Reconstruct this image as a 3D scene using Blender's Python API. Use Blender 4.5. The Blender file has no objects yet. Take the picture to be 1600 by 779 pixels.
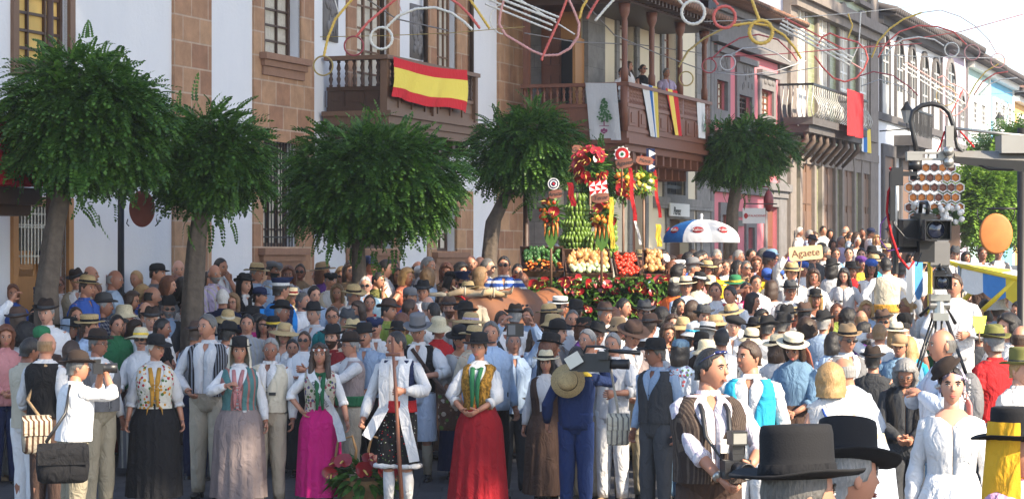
import bpy, math, random
import numpy as np
from mathutils import Vector, Matrix, noise
R = math.radians
random.seed(7); np.random.seed(7)
SC = bpy.context.scene
COL = SC.collection
FPX, HORIZ, H = 3600.0, 400.0, 2.45          # focal length in photo pixels, horizon row, eye height
# ------------------------------------------------------------------ camera, sky, sun, exposure
cam_d = bpy.data.cameras.new('camera'); cam = bpy.data.objects.new('camera', cam_d); COL.objects.link(cam)
cam_d.sensor_width = 36.0; cam_d.lens = FPX / 1600 * 36.0; cam_d.shift_y = (HORIZ - 389.5) / 1600
cam_d.clip_end = 3000; cam_d.clip_start = 0.5
cam.location = (0, 0, H); cam.rotation_euler = (R(90), 0, 0)
SC.camera = cam
SUN = Vector((0.80, -0.60, 0.72)).normalized()    # direction towards the sun
SUN_EL = math.asin(SUN.z)
world = bpy.data.worlds.new('World'); SC.world = world; world.use_nodes = True
wn, wl = world.node_tree.nodes, world.node_tree.links
sky = wn.new('ShaderNodeTexSky'); sky.sky_type = 'NISHITA'; sky.sun_disc = False
sky.sun_elevation = SUN_EL; sky.sun_rotation = math.atan2(SUN.x, SUN.y)
sky.air_density = 1.0; sky.dust_density = 1.6; sky.ozone_density = 1.0; sky.altitude = 600
bg = wn['Background']; bg.inputs['Strength'].default_value = 0.15
wl.new(sky.outputs[0], bg.inputs[0])
sd = bpy.data.lights.new('sun', 'SUN'); sd.energy = 5.0; sd.angle = R(0.6); sd.color = (1.0, 0.86, 0.66)
so = bpy.data.objects.new('sun', sd); COL.objects.link(so)
so.rotation_euler = SUN.to_track_quat('Z', 'Y').to_euler(); so.location = (20, -20, 30)
SC.render.engine = 'CYCLES'
SC.view_settings.view_transform = 'Standard'; SC.view_settings.look = 'None'
SC.view_settings.gamma = 1; SC.view_settings.use_curve_mapping = False
SC.view_settings.exposure = 1.34
SC.cycles.max_bounces = 6; SC.cycles.diffuse_bounces = 3; SC.cycles.transparent_max_bounces = 8
# ------------------------------------------------------------------ helpers
def P(x, y, s):
 """photo pixel at scale s (pixels per metre) -> world point"""
 return Vector(((x - 800) / s, FPX / s, H + (HORIZ - y) / s))
def sstep(a, b, x):
 t = max(0.0, min(1.0, (x - a) / (b - a))); return t * t * (3 - 2 * t)
P0 = Vector((-6.4, 28.8, 0)); DX, DY = 0.3402, 0.9403; FD = Vector((DX, DY, 0)); FN = Vector((DY, -DX, 0))
FROT = math.atan2(DY, DX)
def t_at(x, w=0.0):
 u = (x - 800) / FPX
 return (u * (P0.y + w * FN.y) - (P0.x + w * FN.x)) / (DX - u * DY)
def dep(t, w=0.0): return P0.y + w * FN.y + t * DY
def z_at(x, y, w=0.0):
 return H + (HORIZ - y) * dep(t_at(x, w), w) / FPX
GP = [(0, .22), (6, .22), (12, .2), (18, .02), (24.7, -.10), (27.5, .1), (30, .36), (33, .52), (40, .62), (48, .72), (55, .85), (62, 1.25), (70, 1.6), (90, 1.9), (130, 2.2), (3000, 3.0)]
def ground_z(x, y):
 for (a, za), (b, zb) in zip(GP, GP[1:]):
  if y <= b:
   z = za + (zb - za) * ((y - a) / (b - a)); break
 else: z = GP[-1][1]
 return z
def wall_w(x, y): return (x - P0.x) * FN.x + (y - P0.y) * FN.y
def walk_z(x, y):
 """ground height with the raised pavement along the house fronts"""
 z = ground_z(x, y); w = wall_w(x, y)
 if y < 44: z = max(z, z + (0.50 - z) * sstep(1.75, 1.7, w)) if w < 1.75 else z
 return z
class MB:
 def __init__(s): s.v = []; s.f = []; s.m = []; s.n = 0
 def add(s, v, f, mi=0):
  v = np.asarray(v, dtype=float).reshape(-1, 3)
  s.v.append(v); s.f.extend([tuple(i + s.n for i in q) for q in f]); s.m.extend([mi] * len(f)); s.n += len(v)
 def grid(s, rings, closed=True, cap0=False, cap1=False, mi=0):
  rings = np.asarray(rings, dtype=float); k, n = rings.shape[:2]
  f = []
  for i in range(k - 1):
   for j in range(n if closed else n - 1):
    a = i * n + j; b = i * n + (j + 1) % n
    f.append((a, b, b + n, a + n))
  if cap0: f.append(tuple(range(n - 1, -1, -1)))
  if cap1: f.append(tuple((k - 1) * n + j for j in range(n)))
  s.add(rings.reshape(-1, 3), f, mi)
 def tube(s, pts, rad, n=8, mi=0, cap=True, flat=1.0, up=(0, 0, 1)):
  pts = [Vector(p) for p in pts]
  if not hasattr(rad, '__len__'): rad = [rad] * len(pts)
  rings = []; prev = None
  for i, p in enumerate(pts):
   d = (pts[min(i + 1, len(pts) - 1)] - pts[max(i - 1, 0)])
   if d.length < 1e-9: d = Vector((0, 0, 1))
   d.normalize()
   if prev is None:
    u = Vector(up) if abs(d.dot(Vector(up))) < .95 else Vector((1, 0, 0)) if abs(d.x) < .9 else Vector((0, 1, 0))
   else: u = prev
   a = (u - d * u.dot(d)).normalized(); b = d.cross(a); prev = a
   rings.append([p + (a * math.cos(t) * flat + b * math.sin(t)) * rad[i] for t in [2 * math.pi * j / n for j in range(n)]])
  s.grid(rings, True, cap, cap, mi)
 def box(s, x0, x1, y0, y1, z0, z1, mi=0, M=None):
  v = [(x, y, z) for z in (z0, z1) for y in (y0, y1) for x in (x0, x1)]
  if M is not None: v = [M @ Vector(p) for p in v]
  s.add(v, [(0, 2, 3, 1), (4, 5, 7, 6), (0, 1, 5, 4), (2, 6, 7, 3), (0, 4, 6, 2), (1, 3, 7, 5)], mi)
 def bar(s, a, b, w, h=None, mi=0):
  a, b = Vector(a), Vector(b); h = h or w; d = b - a; L = d.length; d.normalize()
  u = Vector((0, 0, 1)) if abs(d.z) < .95 else Vector((0, 1, 0))
  x = d.cross(u).normalized(); z = x.cross(d)
  M = Matrix((x, d, z)).transposed().to_4x4(); M.translation = a
  s.box(-w / 2, w / 2, 0, L, -h / 2, h / 2, mi, M)
 def ell(s, c, r, nu=10, nv=7, mi=0, M=None):
  rings = []
  for i in range(nv + 1):
   ph = math.pi * i / nv; sp = max(math.sin(ph), .02)
   ring = [Vector((r[0] * sp * math.cos(2 * math.pi * j / nu), r[1] * sp * math.sin(2 * math.pi * j / nu), -r[2] * math.cos(ph))) for j in range(nu)]
   if M is not None: ring = [M @ q for q in ring]
   rings.append([q + Vector(c) for q in ring])
  s.grid(rings, True, True, True, mi)
 def lathe(s, prof, n=16, c=(0, 0, 0), mi=0, fn=None):
  rings = []
  for r, z in prof:
   ring = []
   for j in range(n):
    t = 2 * math.pi * j / n
    p = Vector((r * math.cos(t), r * math.sin(t), z))
    if fn: p = fn(p, r, t)
    ring.append(p + Vector(c))
   rings.append(ring)
  s.grid(rings, True, True, True, mi)
 def build(s, name, mats, parent=None, smooth=True, M=None, loc=None, rotz=None):
  me = bpy.data.meshes.new(name)
  v = np.concatenate(s.v) if s.v else np.zeros((0, 3))
  if M is not None:
   v = v @ np.array(M.to_3x3()).T + np.array(M.translation)
  me.from_pydata(v.tolist(), [], s.f)
  if not isinstance(mats, (list, tuple)): mats = [mats]
  for m in mats: me.materials.append(m)
  me.polygons.foreach_set('material_index', s.m)
  me.polygons.foreach_set('use_smooth', [bool(smooth)] * len(s.f))
  me.update()
  o = bpy.data.objects.new(name, me); COL.objects.link(o)
  if parent is not None: o.parent = parent
  if loc is not None: o.location = loc
  if rotz is not None: o.rotation_euler = (0, 0, rotz)
  return o
def empty(name, loc=(0, 0, 0), rotz=0, parent=None):
 o = bpy.data.objects.new(name, None); COL.objects.link(o); o.location = loc; o.rotation_euler = (0, 0, rotz)
 o.empty_display_size = .2
 if parent is not None: o.parent = parent
 return o
def tag(o, label=None, cat=None, group=None, kind=None):
 if label: o['label'] = label
 if cat: o['category'] = cat
 if group: o['group'] = group
 if kind: o['kind'] = kind
 return o
def copy_tree(o, parent=None):
 c = o.copy(); COL.objects.link(c)
 if parent is not None: c.parent = parent
 for ch in list(o.children): copy_tree(ch, c)
 return c
# ------------------------------------------------------------------ materials
MATS = {}
def nm(name):
 m = bpy.data.materials.new(name); m.use_nodes = True
 return m, m.node_tree.nodes, m.node_tree.links, m.node_tree.nodes['Principled BSDF']
def rgb(c): return (c[0], c[1], c[2], 1)
def sc(c, k): return tuple(min(1, x * k) for x in c)
def plain(name, c, rough=.6, metal=0, var=.12, scale=6, bump=0, bscale=40, spec=.5, emit=None, alpha=None, coat=0):
 if name in MATS: return MATS[name]
 m, n, l, b = nm(name)
 tc = n.new('ShaderNodeTexCoord'); no = n.new('ShaderNodeTexNoise'); no.inputs['Scale'].default_value = scale; no.inputs['Detail'].default_value = 5
 l.new(tc.outputs['Object'], no.inputs['Vector'])
 mx = n.new('ShaderNodeMix'); mx.data_type = 'RGBA'
 mx.inputs[6].default_value = rgb(sc(c, 1 - var)); mx.inputs[7].default_value = rgb(sc(c, 1 + var))
 l.new(no.outputs[0], mx.inputs[0]); l.new(mx.outputs[2], b.inputs['Base Color'])
 b.inputs['Roughness'].default_value = rough; b.inputs['Metallic'].default_value = metal
 b.inputs['Specular IOR Level'].default_value = spec; b.inputs['Coat Weight'].default_value = coat
 if bump:
  n2 = n.new('ShaderNodeTexNoise'); n2.inputs['Scale'].default_value = bscale; n2.inputs['Detail'].default_value = 6
  l.new(tc.outputs['Object'], n2.inputs['Vector'])
  bp = n.new('ShaderNodeBump'); bp.inputs['Strength'].default_value = bump; bp.inputs['Distance'].default_value = .01
  l.new(n2.outputs[0], bp.inputs['Height']); l.new(bp.outputs[0], b.inputs['Normal'])
 if emit: b.inputs['Emission Color'].default_value = rgb(c); b.inputs['Emission Strength'].default_value = emit
 MATS[name] = m; return m
def mathn(n, l, op, a, b=None):
 k = n.new('ShaderNodeMath'); k.operation = op
 for i, v in enumerate((a, b)):
  if v is None: continue
  if isinstance(v, (int, float)): k.inputs[i].default_value = v
  else: l.new(v, k.inputs[i])
 return k.outputs[0]
def cloth(c, pat=None, c2=None, freq=60, thick=.5, wr=.85, c3=None):
 key = 'cloth' + repr((tuple(round(x, 3) for x in c), pat, c2, freq, thick, wr))
 if key in MATS: return MATS[key]
 m, n, l, b = nm('woven_cloth')
 tc = n.new('ShaderNodeTexCoord'); sep = n.new('ShaderNodeSeparateXYZ'); l.new(tc.outputs['Object'], sep.inputs[0])
 oi = n.new('ShaderNodeObjectInfo')
 col = n.new('ShaderNodeMix'); col.data_type = 'RGBA'; col.inputs[6].default_value = rgb(c); col.inputs[7].default_value = rgb(c2 or c); col.inputs[0].default_value = 0
 if pat == 'stripe':
  w = mathn(n, l, 'SINE', mathn(n, l, 'MULTIPLY', mathn(n, l, 'ADD', sep.outputs[0], mathn(n, l, 'MULTIPLY', sep.outputs[1], .6)), freq * 6.283))
  l.new(mathn(n, l, 'GREATER_THAN', w, 1 - 2 * thick), col.inputs[0])
 elif pat == 'hstripe':
  w = mathn(n, l, 'SINE', mathn(n, l, 'MULTIPLY', sep.outputs[2], freq * 6.283))
  l.new(mathn(n, l, 'GREATER_THAN', w, 1 - 2 * thick), col.inputs[0])
 elif pat == 'plaid':
  w = mathn(n, l, 'SINE', mathn(n, l, 'MULTIPLY', sep.outputs[0], freq * 6.283))
  w2 = mathn(n, l, 'SINE', mathn(n, l, 'MULTIPLY', sep.outputs[2], freq * 6.283))
  l.new(mathn(n, l, 'MULTIPLY', mathn(n, l, 'ADD', mathn(n, l, 'GREATER_THAN', w, .2), mathn(n, l, 'GREATER_THAN', w2, .2)), .45), col.inputs[0])
 elif pat == 'floral':
  vo = n.new('ShaderNodeTexVoronoi'); vo.inputs['Scale'].default_value = freq; l.new(tc.outputs['Object'], vo.inputs['Vector'])
  cr = n.new('ShaderNodeValToRGB'); e = cr.color_ramp; e.interpolation = 'CONSTANT'
  e.elements[0].color = rgb(c2); e.elements[1].position = .35; e.elements[1].color = rgb(c3 or (.6, .35, .05))
  x = e.elements.new(.65); x.color = (.08, .16, .04, 1)
  s2 = n.new('ShaderNodeSeparateColor'); l.new(vo.outputs['Color'], s2.inputs[0]); l.new(s2.outputs[0], cr.inputs[0])
  l.new(cr.outputs[0], col.inputs[7]); l.new(mathn(n, l, 'LESS_THAN', vo.outputs['Distance'], thick), col.inputs[0])
 elif pat == 'mottle':
  vo = n.new('ShaderNodeTexNoise'); vo.inputs['Scale'].default_value = freq; l.new(tc.outputs['Object'], vo.inputs['Vector'])
  l.new(mathn(n, l, 'GREATER_THAN', vo.outputs[0], 1 - thick), col.inputs[0])
 hs = n.new('ShaderNodeHueSaturation'); l.new(col.outputs[2], hs.inputs['Color'])
 l.new(mathn(n, l, 'ADD', mathn(n, l, 'MULTIPLY', oi.outputs['Random'], .34), .72), hs.inputs['Value'])
 no = n.new('ShaderNodeTexNoise'); no.inputs['Scale'].default_value = 9; no.inputs['Detail'].default_value = 3; no.inputs['Distortion'].default_value = 1.2
 mp = n.new('ShaderNodeMapping'); mp.inputs['Scale'].default_value = (1, 1, .55); l.new(tc.outputs['Object'], mp.inputs[0]); l.new(mp.outputs[0], no.inputs['Vector'])
 l.new(hs.outputs[0], b.inputs['Base Color'])
 fine = n.new('ShaderNodeTexNoise'); fine.inputs['Scale'].default_value = 150; l.new(tc.outputs['Object'], fine.inputs['Vector'])
 bp = n.new('ShaderNodeBump'); bp.inputs['Strength'].default_value = wr; bp.inputs['Distance'].default_value = .05
 l.new(mathn(n, l, 'ADD', no.outputs[0], mathn(n, l, 'MULTIPLY', fine.outputs[0], .04)), bp.inputs['Height']); l.new(bp.outputs[0], b.inputs['Normal'])
 b.inputs['Roughness'].default_value = .88; b.inputs['Specular IOR Level'].default_value = .2
 MATS[key] = m; return m
def bricks(name, c1, c2, mortar, bw, bh, msize=.012, offset=.5, bump=.4, rough=.85, vec='xz', noise_amt=.35):
 m, n, l, b = nm(name)
 tc = n.new('ShaderNodeTexCoord'); sep = n.new('ShaderNodeSeparateXYZ'); l.new(tc.outputs['Object'], sep.inputs[0])
 cb = n.new('ShaderNodeCombineXYZ')
 l.new(mathn(n, l, 'ADD', sep.outputs[0], sep.outputs[1]), cb.inputs[0]); l.new(sep.outputs[2] if vec == 'xz' else sep.outputs[1], cb.inputs[1])
 if vec == 'xy': l.new(sep.outputs[0], cb.inputs[0])
 br = n.new('ShaderNodeTexBrick'); br.inputs['Scale'].default_value = 1; br.offset = offset
 br.inputs['Brick Width'].default_value = bw; br.inputs['Row Height'].default_value = bh; br.inputs['Mortar Size'].default_value = msize; br.inputs['Mortar Smooth'].default_value = .2
 br.inputs['Color1'].default_value = rgb(c1); br.inputs['Color2'].default_value = rgb(c2); br.inputs['Mortar'].default_value = rgb(mortar)
 l.new(cb.outputs[0], br.inputs['Vector'])
 no = n.new('ShaderNodeTexNoise'); no.inputs['Scale'].default_value = 4.5; no.inputs['Detail'].default_value = 8; no.inputs['Roughness'].default_value = .65
 l.new(tc.outputs['Object'], no.inputs['Vector'])
 mx = n.new('ShaderNodeMix'); mx.data_type = 'RGBA'; mx.blend_type = 'MULTIPLY'; mx.inputs[0].default_value = 1
 cr = n.new('ShaderNodeValToRGB'); cr.color_ramp.elements[0].position = .3; cr.color_ramp.elements[0].color = (1 - noise_amt,) * 3 + (1,); cr.color_ramp.elements[1].position = .7
 l.new(no.outputs[0], cr.inputs[0]); l.new(br.outputs[0], mx.inputs[6]); l.new(cr.outputs[0], mx.inputs[7]); l.new(mx.outputs[2], b.inputs['Base Color'])
 bp = n.new('ShaderNodeBump'); bp.inputs['Strength'].default_value = bump; bp.inputs['Distance'].default_value = .02
 l.new(mathn(n, l, 'SUBTRACT', mathn(n, l, 'MULTIPLY', no.outputs[0], .5), br.outputs['Fac']), bp.inputs['Height']); l.new(bp.outputs[0], b.inputs['Normal'])
 b.inputs['Roughness'].default_value = rough
 MATS[name] = m; return m
def plaster(name, c, stain=(.5, .52, .55), amt=.25):
 m, n, l, b = nm(name)
 tc = n.new('ShaderNodeTexCoord'); mp = n.new('ShaderNodeMapping'); mp.inputs['Scale'].default_value = (1.2, 1.2, .35); l.new(tc.outputs['Object'], mp.inputs[0])
 no = n.new('ShaderNodeTexNoise'); no.inputs['Scale'].default_value = 1.3; no.inputs['Detail'].default_value = 8; no.inputs['Roughness'].default_value = .6; l.new(mp.outputs[0], no.inputs['Vector'])
 cr = n.new('ShaderNodeValToRGB'); cr.color_ramp.elements[0].position = .38; cr.color_ramp.elements[1].position = .72
 cr.color_ramp.elements[0].color = rgb(c); cr.color_ramp.elements[1].color = rgb([a * (1 - amt) + s_ * amt for a, s_ in zip(c, stain)])
 l.new(no.outputs[0], cr.inputs[0]); l.new(cr.outputs[0], b.inputs['Base Color'])
 n2 = n.new('ShaderNodeTexNoise'); n2.inputs['Scale'].default_value = 14; n2.inputs['Detail'].default_value = 8; l.new(tc.outputs['Object'], n2.inputs['Vector'])
 bp = n.new('ShaderNodeBump'); bp.inputs['Strength'].default_value = .35; bp.inputs['Distance'].default_value = .015; l.new(n2.outputs[0], bp.inputs['Height']); l.new(bp.outputs[0], b.inputs['Normal'])
 b.inputs['Roughness'].default_value = .9; b.inputs['Specular IOR Level'].default_value = .2
 MATS[name] = m; return m
def wood(name, c, c2, rough=.55, scale=10):
 m, n, l, b = nm(name)
 tc = n.new('ShaderNodeTexCoord'); mp = n.new('ShaderNodeMapping'); mp.inputs['Scale'].default_value = (6, 6, .8); l.new(tc.outputs['Object'], mp.inputs[0])
 no = n.new('ShaderNodeTexNoise'); no.inputs['Scale'].default_value = scale; no.inputs['Detail'].default_value = 7; no.inputs['Distortion'].default_value = .6; l.new(mp.outputs[0], no.inputs['Vector'])
 mx = n.new('ShaderNodeMix'); mx.data_type = 'RGBA'; mx.inputs[6].default_value = rgb(c); mx.inputs[7].default_value = rgb(c2)
 l.new(no.outputs[0], mx.inputs[0]); l.new(mx.outputs[2], b.inputs['Base Color']); b.inputs['Roughness'].default_value = rough
 bp = n.new('ShaderNodeBump'); bp.inputs['Strength'].default_value = .25; bp.inputs['Distance'].default_value = .005; l.new(no.outputs[0], bp.inputs['Height']); l.new(bp.outputs[0], b.inputs['Normal'])
 MATS[name] = m; return m
def leafmat(name, c, c2, trans=.25):
 m, n, l, b = nm(name)
 ge = n.new('ShaderNodeNewGeometry'); mx = n.new('ShaderNodeMix'); mx.data_type = 'RGBA'; mx.inputs[6].default_value = rgb(c); mx.inputs[7].default_value = rgb(c2)
 l.new(ge.outputs['Random Per Island'], mx.inputs[0]); l.new(mx.outputs[2], b.inputs['Base Color']); b.inputs['Roughness'].default_value = .5; b.inputs['Specular IOR Level'].default_value = .35
 tr = n.new('ShaderNodeBsdfTranslucent'); l.new(mx.outputs[2], tr.inputs[0]); ms = n.new('ShaderNodeMixShader'); ms.inputs[0].default_value = trans
 l.new(b.outputs[0], ms.inputs[1]); l.new(tr.outputs[0], ms.inputs[2]); l.new(ms.outputs[0], n['Material Output'].inputs[0])
 MATS[name] = m; return m
M_PLASTER = plaster('white_lime_plaster', (.70, .71, .74), (.52, .55, .62), .3)
M_CREAM = plaster('cream_plaster', (.72, .64, .48), (.5, .45, .36), .3)
M_PINK = plaster('pink_plaster', (.62, .20, .24), (.45, .2, .2), .35)
M_STONE = bricks('brown_ashlar', (.35, .18, .105), (.50, .30, .17), (.52, .38, .28), .52, .37, .014, .5, .5)
M_GREY = bricks('grey_ashlar', (.22, .21, .20), (.28, .265, .25), (.17, .165, .16), .9, .45, .008, .5, .3)
M_GREYP = plain('grey_stone', (.17, .16, .16), .85, var=.3, scale=5, bump=.4)
M_DGREY = plain('dark_grey_stone', (.085, .078, .078), .85, var=.3, scale=5, bump=.4)
M_SILL = plain('brown_stone_trim', (.26, .145, .095), .85, var=.25, scale=6, bump=.4)
M_TILE = bricks('green_glazed_tile', (.24, .27, .12), (.32, .35, .17), (.42, .42, .30), .22, .14, .012, .5, .5, .3)
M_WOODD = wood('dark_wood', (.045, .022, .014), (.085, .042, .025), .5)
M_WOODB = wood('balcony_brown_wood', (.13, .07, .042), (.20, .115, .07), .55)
M_WOODR = wood('red_brown_wood', (.14, .052, .03), (.215, .082, .045), .5)
M_WOODO = wood('orange_wood', (.33, .15, .045), (.45, .22, .075), .5)
M_GLASS = plain('window_glass', (.035, .04, .045), .08, var=.3, scale=2, spec=.9)
M_CURT = cloth((.62, .58, .50)); M_CURTY = plain('yellow_curtain', (.62, .42, .13), .8, var=.25, scale=3)
M_WHITE = plain('white_paint', (.72, .71, .68), .5, var=.06)
M_IRON = plain('black_iron', (.02, .02, .022), .45, metal=.4, var=.2)
M_BRONZE = plain('bronze_metal', (.06, .04, .03), .4, metal=.5, var=.2)
M_METAL = plain('brushed_metal', (.42, .41, .38), .35, metal=.85, var=.12)
M_BLKP = plain('black_plastic', (.016, .016, .018), .38, var=.2)
M_ROOF = bricks('clay_roof_tile', (.24, .12, .075), (.30, .16, .10), (.10, .06, .045), .2, .35, .02, 0, .8)
M_BARK = plain('tree_bark', (.11, .085, .065), .9, var=.5, scale=14, bump=1.0, bscale=22)
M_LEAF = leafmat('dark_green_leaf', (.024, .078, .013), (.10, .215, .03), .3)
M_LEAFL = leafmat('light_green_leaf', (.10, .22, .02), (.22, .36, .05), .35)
M_SKY = None
# ------------------------------------------------------------------ ground: one sheet to the horizon
def make_ground():
 mb = MB(); ys = [-60, -20, 0] + [3 * k for k in range(1, 34)] + [110, 130, 200, 400, 1000, 2900]
 xs = [-2000, -300, -60, -30, -15, -10, -7, -5, -3, -1, 1, 3, 5, 7, 10, 15, 20, 30, 60, 300, 2000]
 mb.grid([[(x, y, ground_z(x, y)) for x in xs] for y in ys], False)
 mb.f = [q[::-1] for q in mb.f]
 m = bricks('dark_paving_stone', (.055, .055, .062), (.085, .083, .088), (.04, .04, .045), .5, .3, .01, .5, .5, .75, 'xy')
 # object coordinates
 tag(mb.build('ground', m), kind='structure')
 k = MB()                                   # raised pavement along the first house
 t0, t1 = -14, 19
 for w0, w1, z in ((-.2, 1.7, .50),):
  k.box(t0, t1, -w1, -w0, -.3, z)
 m2 = bricks('pavement_slab', (.10, .10, .105), (.14, .135, .13), (.06, .06, .06), .6, .6, .01, .5, .3, .8, 'xy')
 tag(k.build('pavement', m2, loc=(P0.x, P0.y, 0), rotz=FROT, smooth=False), kind='structure')
make_ground()
# ------------------------------------------------------------------ house fronts (local x = along the front, local -y = towards the street)
def slab_holes(mb, t0, t1, z0, z1, w, holes, depth=.35, mi=0, thick=None):
 """front sheet at distance w with rectangular holes, jambs going `depth` back; thick gives outer edge returns"""
 ts = sorted({t0, t1, *[h[0] for h in holes], *[h[1] for h in holes]}); zs = sorted({z0, z1, *[h[2] for h in holes], *[h[3] for h in holes]})
 ts = [t for t in ts if t0 - 1e-6 <= t <= t1 + 1e-6]; zs = [z for z in zs if z0 - 1e-6 <= z <= z1 + 1e-6]
 for a, b in zip(ts, ts[1:]):
  for c, d in zip(zs, zs[1:]):
   tm, zm = (a + b) / 2, (c + d) / 2
   if any(h[0] < tm < h[1] and h[2] < zm < h[3] for h in holes): continue
   mb.add([(a, -w, c), (b, -w, c), (b, -w, d), (a, -w, d)], [(0, 1, 2, 3)], mi)
 for h in holes:
  a, b, c, d = max(h[0], t0), min(h[1], t1), max(h[2], z0), min(h[3], z1); y0, y1 = -w, -w + depth
  mb.add([(a, y0, c), (a, y0, d), (a, y1, d), (a, y1, c)], [(0, 1, 2, 3)], mi)
  mb.add([(b, y0, c), (b, y1, c), (b, y1, d), (b, y0, d)], [(0, 1, 2, 3)], mi)
  mb.add([(a, y0, d), (b, y0, d), (b, y1, d), (a, y1, d)], [(0, 1, 2, 3)], mi)
  mb.add([(a, y0, c), (a, y1, c), (b, y1, c), (b, y0, c)], [(0, 1, 2, 3)], mi)
 if thick:
  y0, y1 = -w, -w + thick
  mb.add([(t0, y0, z0), (t0, y0, z1), (t0, y1, z1), (t0, y1, z0)], [(0, 1, 2, 3)], mi)
  mb.add([(t1, y0, z0), (t1, y1, z0), (t1, y1, z1), (t1, y0, z1)], [(0, 1, 2, 3)], mi)
  mb.add([(t0, y0, z1), (t1, y0, z1), (t1, y1, z1), (t0, y1, z1)], [(0, 1, 2, 3)], mi)
  mb.add([(t0, y0, z0), (t0, y1, z0), (t1, y1, z0), (t1, y0, z0)], [(0, 1, 2, 3)], mi)
def frect(x0, x1, y0, y1, w=0.0):
 """pixel rectangle on the front plane w -> (t0,t1,z0,z1)"""
 xc = (x0 + x1) / 2
 return (t_at(x0, w), t_at(x1, w), z_at(xc, y1, w), z_at(xc, y0, w))
def window(par, r, w, mat_frame, cols, rows, back='glass', name='window', fw=.06, rec=.22, bars=False, mull=.03, arch=False):
 t0, t1, z0, z1 = r; o = MB(); y = -w + rec
 o.box(t0, t0 + fw, y - .05, y, z0, z1); o.box(t1 - fw, t1, y - .05, y, z0, z1)
 o.box(t0 + fw, t1 - fw, y - .05, y, z0, z0 + fw); o.box(t0 + fw, t1 - fw, y - .05, y, z1 - fw, z1)
 for i in range(1, cols):
  t = t0 + (t1 - t0) * i / cols; k = mull * (1.8 if cols % 2 == 0 and i == cols // 2 else 1)
  o.box(t - k / 2, t + k / 2, y - .042, y - .002, z0 + fw, z1 - fw)
 for j in range(1, rows):
  z = z0 + (z1 - z0) * j / rows
  o.box(t0 + fw, t1 - fw, y - .036, y - .006, z - mull / 2, z + mull / 2)
 win = o.build(name, mat_frame, par, False)
 g = MB(); g.add([(t0, y + .004, z0), (t1, y + .004, z0), (t1, y + .004, z1), (t0, y + .004, z1)], [(0, 1, 2, 3)])
 g.build('pane', {'glass': M_GLASS, 'yellow': M_CURTY, 'curtain': M_CURT}[back if back != 'half' else 'glass'], win, False)
 if back == 'half':
  c = MB(); n = 14
  for a, b in ((t0 + fw, t0 + (t1 - t0) * .46), (t0 + (t1 - t0) * .54, t1 - fw)):
   c.grid([[(a + (b - a) * i / n, y - .006 + .004 * math.sin(i * 2.2), z) for i in range(n + 1)] for z in (z0 + fw, z1 - fw)], False)
  c.build('curtain', M_CURT, win, True)
 if bars:
  c = MB(); k = max(4, int((t1 - t0) / .11))
  for i in range(k + 1):
   t = t0 + .03 + (t1 - t0 - .06) * i / k
   c.tube([(t, -w + .05, z0), (t, -w + .05, z1)], .011, 5)
  for z in (z0 + .15, (z0 + z1) / 2, z1 - .15): c.box(t0, t1, -w + .044, -w + .056, z - .012, z + .012)
  c.build('window_bars', M_IRON, win, False)
 return win
def arched(mb, t0, t1, z0, zs, w, depth, n=10, mi=0, rise=None):
 """flat arch-topped panel"""
 r = (t1 - t0) / 2; rise = rise or r; tc = (t0 + t1) / 2
 pts = [(t0, z0), (t1, z0)] + [(tc + r * math.cos(a), zs + rise * math.sin(a)) for a in [math.pi * i / n for i in range(n + 1)]]
 k = len(pts)
 v = [(p[0], -w, p[1]) for p in pts] + [(p[0], -w + depth, p[1]) for p in pts]
 mb.add(v, [tuple(range(k)), tuple(range(2 * k - 1, k - 1, -1))] + [(i, i + k, (i + 1) % k + k, (i + 1) % k) for i in range(k)], mi)
def arch_frame(mb, t0, t1, z0, zs, w, fw, depth, n=12, mi=0, rise=None):
 """stone surround following an arch-topped opening"""
 r = (t1 - t0) / 2; tc = (t0 + t1) / 2; rise = rise or r
 inner = [(t1, z0)] + [(tc + r * math.cos(a), zs + rise * math.sin(a)) for a in [math.pi * i / n for i in range(n + 1)]] + [(t0, z0)]
 outer = [(t1 + fw, z0)] + [(tc + (r + fw) * math.cos(a), zs + (rise + fw) * math.sin(a)) for a in [math.pi * i / n for i in range(n + 1)]] + [(t0 - fw, z0)]
 rings = []
 for (a, b), (c, d) in zip(inner, outer): rings.append([(a, -w, b), (c, -w, d), (c, -w + depth, d), (a, -w + depth, b)])
 mb.grid(rings, True, True, True, mi)
def baluster(mb, x, y, z0, z1, r=.03, n=6):
 h = z1 - z0
 mb.lathe([(r * k, z0 + h * q) for q, k in ((0, .9), (.08, .9), (.1, .5), (.3, 1.1), (.42, .55), (.5, .9), (.58, .55), (.7, 1.1), (.9, .5), (.92, .9), (1, .9))], n, (x, y, 0))
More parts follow.
